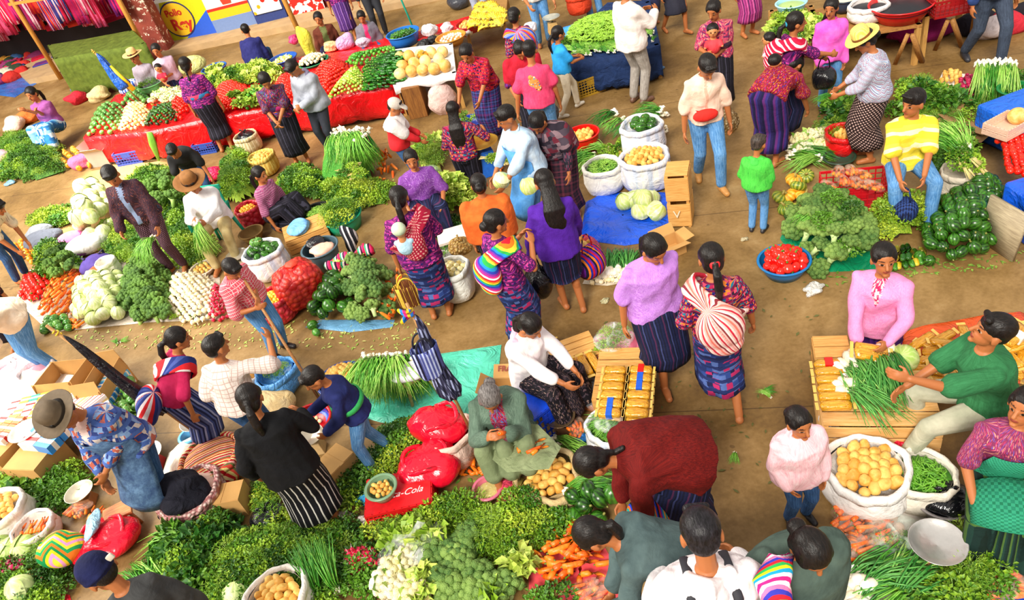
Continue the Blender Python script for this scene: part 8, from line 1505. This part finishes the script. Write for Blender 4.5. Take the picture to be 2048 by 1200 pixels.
sheet([(-10,190),(0,170),(60,150),(95,130),(85,160),(30,195)],tarp('2868b8'),'blue_tarpaulin','blue plastic under goods at the far left',amp=.03)
for k in range(34):
    x = random.uniform(-5,85);y = 175-x*.5+random.uniform(-75,5);cc = ['4c7c28','c8c8b0','c83028','30402c','e0a040','883060','386090'][k % 7]
    o = MB().ell((0,0,.1),(random.uniform(.15,.3),.18,.14),None,14,9,lump(k+170,.2,2.6)).build('goods_bundle',C('plain',[cc,cc],att=False,bump=.8),None,tuple(G(x,max(60,y))));tag(o,'bundle of goods in the shade at the far left','bundle','bundles in the shade far left')
ub = furled(G(285,210,TZ),G(285,210,TZ)+np.array([-.35,.1,1.15]),.09,tarp('2060c8',.3,1,9),'folded blue, yellow and black umbrella standing behind the stall',seed=9)
MB().tube([(0,0,.3),(-.1,.0,.55),(-.2,.05,.8)],[.05,.06,.04],8,flat=.5).build('yellow_panel',plain('f0c818',.5),ub)
b = G(310,330);tag(MB().tube([G(300,262,TZ+.02)+np.array([0,-.06,0]),G(308,285,TZ*.6)+np.array([0,-.08,0]),G(318,322,.02)],[.05,.07,.02],7,flat=.25).build('corn_leaf',veg('3a8a1c','7ab83c',.5)),'long green leaf hanging down the front of the red stall','leaf')
for k,(x,y,dd_,cc,lb) in enumerate(((272,318,(.5,.4,.24),'4058b8','blue plastic crate under the left end of the red stall'),(420,300,(.4,.3,.2),'3050a8','blue plastic crate under the red stall behind bare legs'))): crate_plastic((x,y),dd_,-.25,cc,lb)
carton((212,325),(.4,.3,.3),-.3,'greyish cardboard box under the left end of the red stall',col='b8a898')
# printed picture on the back of the pink T-shirt
f = F['pinktee'];s = f['s'];B = MB();cb = f['C']-f['d2']*.14*s-f['fwd']*.135*s
for k,(dx,dz,rx,rz_) in enumerate(((0,0,.07,.09),(-.03,.08,.03,.03),(.03,-.06,.05,.05))): B.ell(cb+f['rt']*dx*s+f['d2']*dz*s,(rx*s,.012*s,rz_*s),np.stack([f['rt'],f['fwd'],f['d2']],1),14,9)
B.build('printed_picture',C('flower',['f0a030','5080c0','e8d8c0','803038'],40,1,'f09048',att=False),f['root'])
# rainbow cloth on the shoulder of the grey-green coat
h_ = F['headcloth'];c0 = h_['L']+np.array([.07,.06,.1]);B = MB();B.tube([c0,c0+np.array([-.03,.02,.07]),c0+np.array([-.06,.05,.15]),c0+np.array([-.07,.09,.22]),c0+np.array([-.0,.14,.27]),c0+np.array([.06,.17,.25])],[.025,.045,.08,.095,.07,.03],18,flat=.7,ref=(1,.3,0));B.v[-1] = B.v[-1];tag(B.build('rainbow_cloth',C('across',['e82888','f8e0f0','20a8d8','f0e020','30b858','e82838','4040c0','f880b8','ffffff'],1,9,att=False)),'rainbow striped cloth carried on the shoulder of the grey-green coat','cloth')
for nm,dz in (('maroon',0),):
    f = F[nm];B = MB();B.ell((0,0,.0),(.17,.14,.19),None,24,16,lambda d: 1-.25*np.clip(d[:,2],0,1));tag(B.build('striped_bag',C('up',['18a098','f0701c','2040d0','181828','e83020','7830c0','20a0c8','f0a030'],13,att=False),None,tuple(G(1302,1022,.5))),'bag of bright striped cloth hanging below the maroon jumper','bag')
# small greens held in hands
put('cilantro',F['redblouse']['R']+np.array([0,0,-.05]),(PI,0,0),.7,'green herbs in the hand of the red blouse','herbs');put('scallion',F['sunhat']['L'],(0,0,1.6),.5,'pale stems in the hands of the sun hat woman','onions')
# loose leaves trodden into the walkway
def litter(polys,n,cols,name,label,smin=.012,smax=.035,seed=5):
    rr = np.random.default_rng(seed);B = MB();c = 0;Ps = [wpoly(p) for p in polys]
    for _ in range(n*4):
        P = Ps[rr.integers(len(Ps))];x = rr.uniform(min(p[0] for p in P),max(p[0] for p in P));y = rr.uniform(min(p[1] for p in P),max(p[1] for p in P))
        if c < n and inside((x,y),P): a = rr.uniform(0,6.3);l = rr.uniform(smin,smax);d = np.array([math.cos(a),math.sin(a),0])*l;e = np.array([-d[1],d[0],0])*.4;p = np.array([x,y,.004]);B.add([p-d,p+e+[0,0,.006],p+d+[0,0,.003],p-e+[0,0,.002]],[(0,1,2),(0,2,3)]);c += 1
    return tag(B.build(name,veg(*cols,.6,20)),label,'litter',None,'stuff')
litter([[(150,660),(600,640),(860,640),(850,700),(400,700),(150,700)]],420,('8aa838','d8d080'),'leaf_litter','scattered leaf scraps along the near edge of the left row')
litter([[(1100,640),(1640,560),(1640,1000),(1400,1000),(1250,900)]],120,('5a5a28','9a9050'),'leaf_litter','sparse leaf scraps over the bare walkway on the right',seed=8)
litter([[(1640,545),(2048,500),(2048,530),(1650,575)],[(480,940),(1000,900),(1000,1060),(480,1080)]],420,('4c7c20','9ab048'),'leaf_litter','trodden green scraps between the goods',seed=9)
# ---------------------------------------------------------------- finishing
flush()
_dg = bpy.context.evaluated_depsgraph_get()
for o in [q for q in bpy.data.objects if q.type == 'FONT']:
    me = bpy.data.meshes.new_from_object(o.evaluated_get(_dg));n = bpy.data.objects.new(o.name+'_m',me);COL.objects.link(n);n.parent = o.parent;n.matrix_local = o.matrix_local.copy();nm = o.name;bpy.data.objects.remove(o);n.name = nm
# where a few look-alikes share a label, say which is which by their place
bpy.context.view_layer.update()
def to_px(p):
    c = BAS.T@(np.array(p)-np.array([0,0,CAM_H]));return 1024+CAM_F*c[0]/c[2],600+CAM_F*c[1]/c[2]
by = {}
for o in COL.objects:
    if o.parent is None and o.get('group') and o.get('label') and o.get('kind') is None: by.setdefault(o['label'],[]).append(o)
for lb,os_ in by.items():
    if 2 <= len(os_) <= 20 and len(lb.split()) <= 12:
        px = {o: to_px(o.matrix_world.translation) for o in os_};wx = max(v[0] for v in px.values())-min(v[0] for v in px.values());wy = max(v[1] for v in px.values())-min(v[1] for v in px.values())
        if wx >= wy:
            os_.sort(key=lambda o: px[o][0]);a,b = 'leftmost','from the left'
        else:
            os_.sort(key=lambda o: -px[o][1]);a,b = 'nearest','from the front'
        for i,o in enumerate(os_):
            if len(os_) == 2: o['label'] = lb+', the '+(('left','right')[i] if wx >= wy else ('nearer','farther')[i])+' one'
            else: o['label'] = lb+', '+(a if i == 0 else ORD[i]+' '+b)
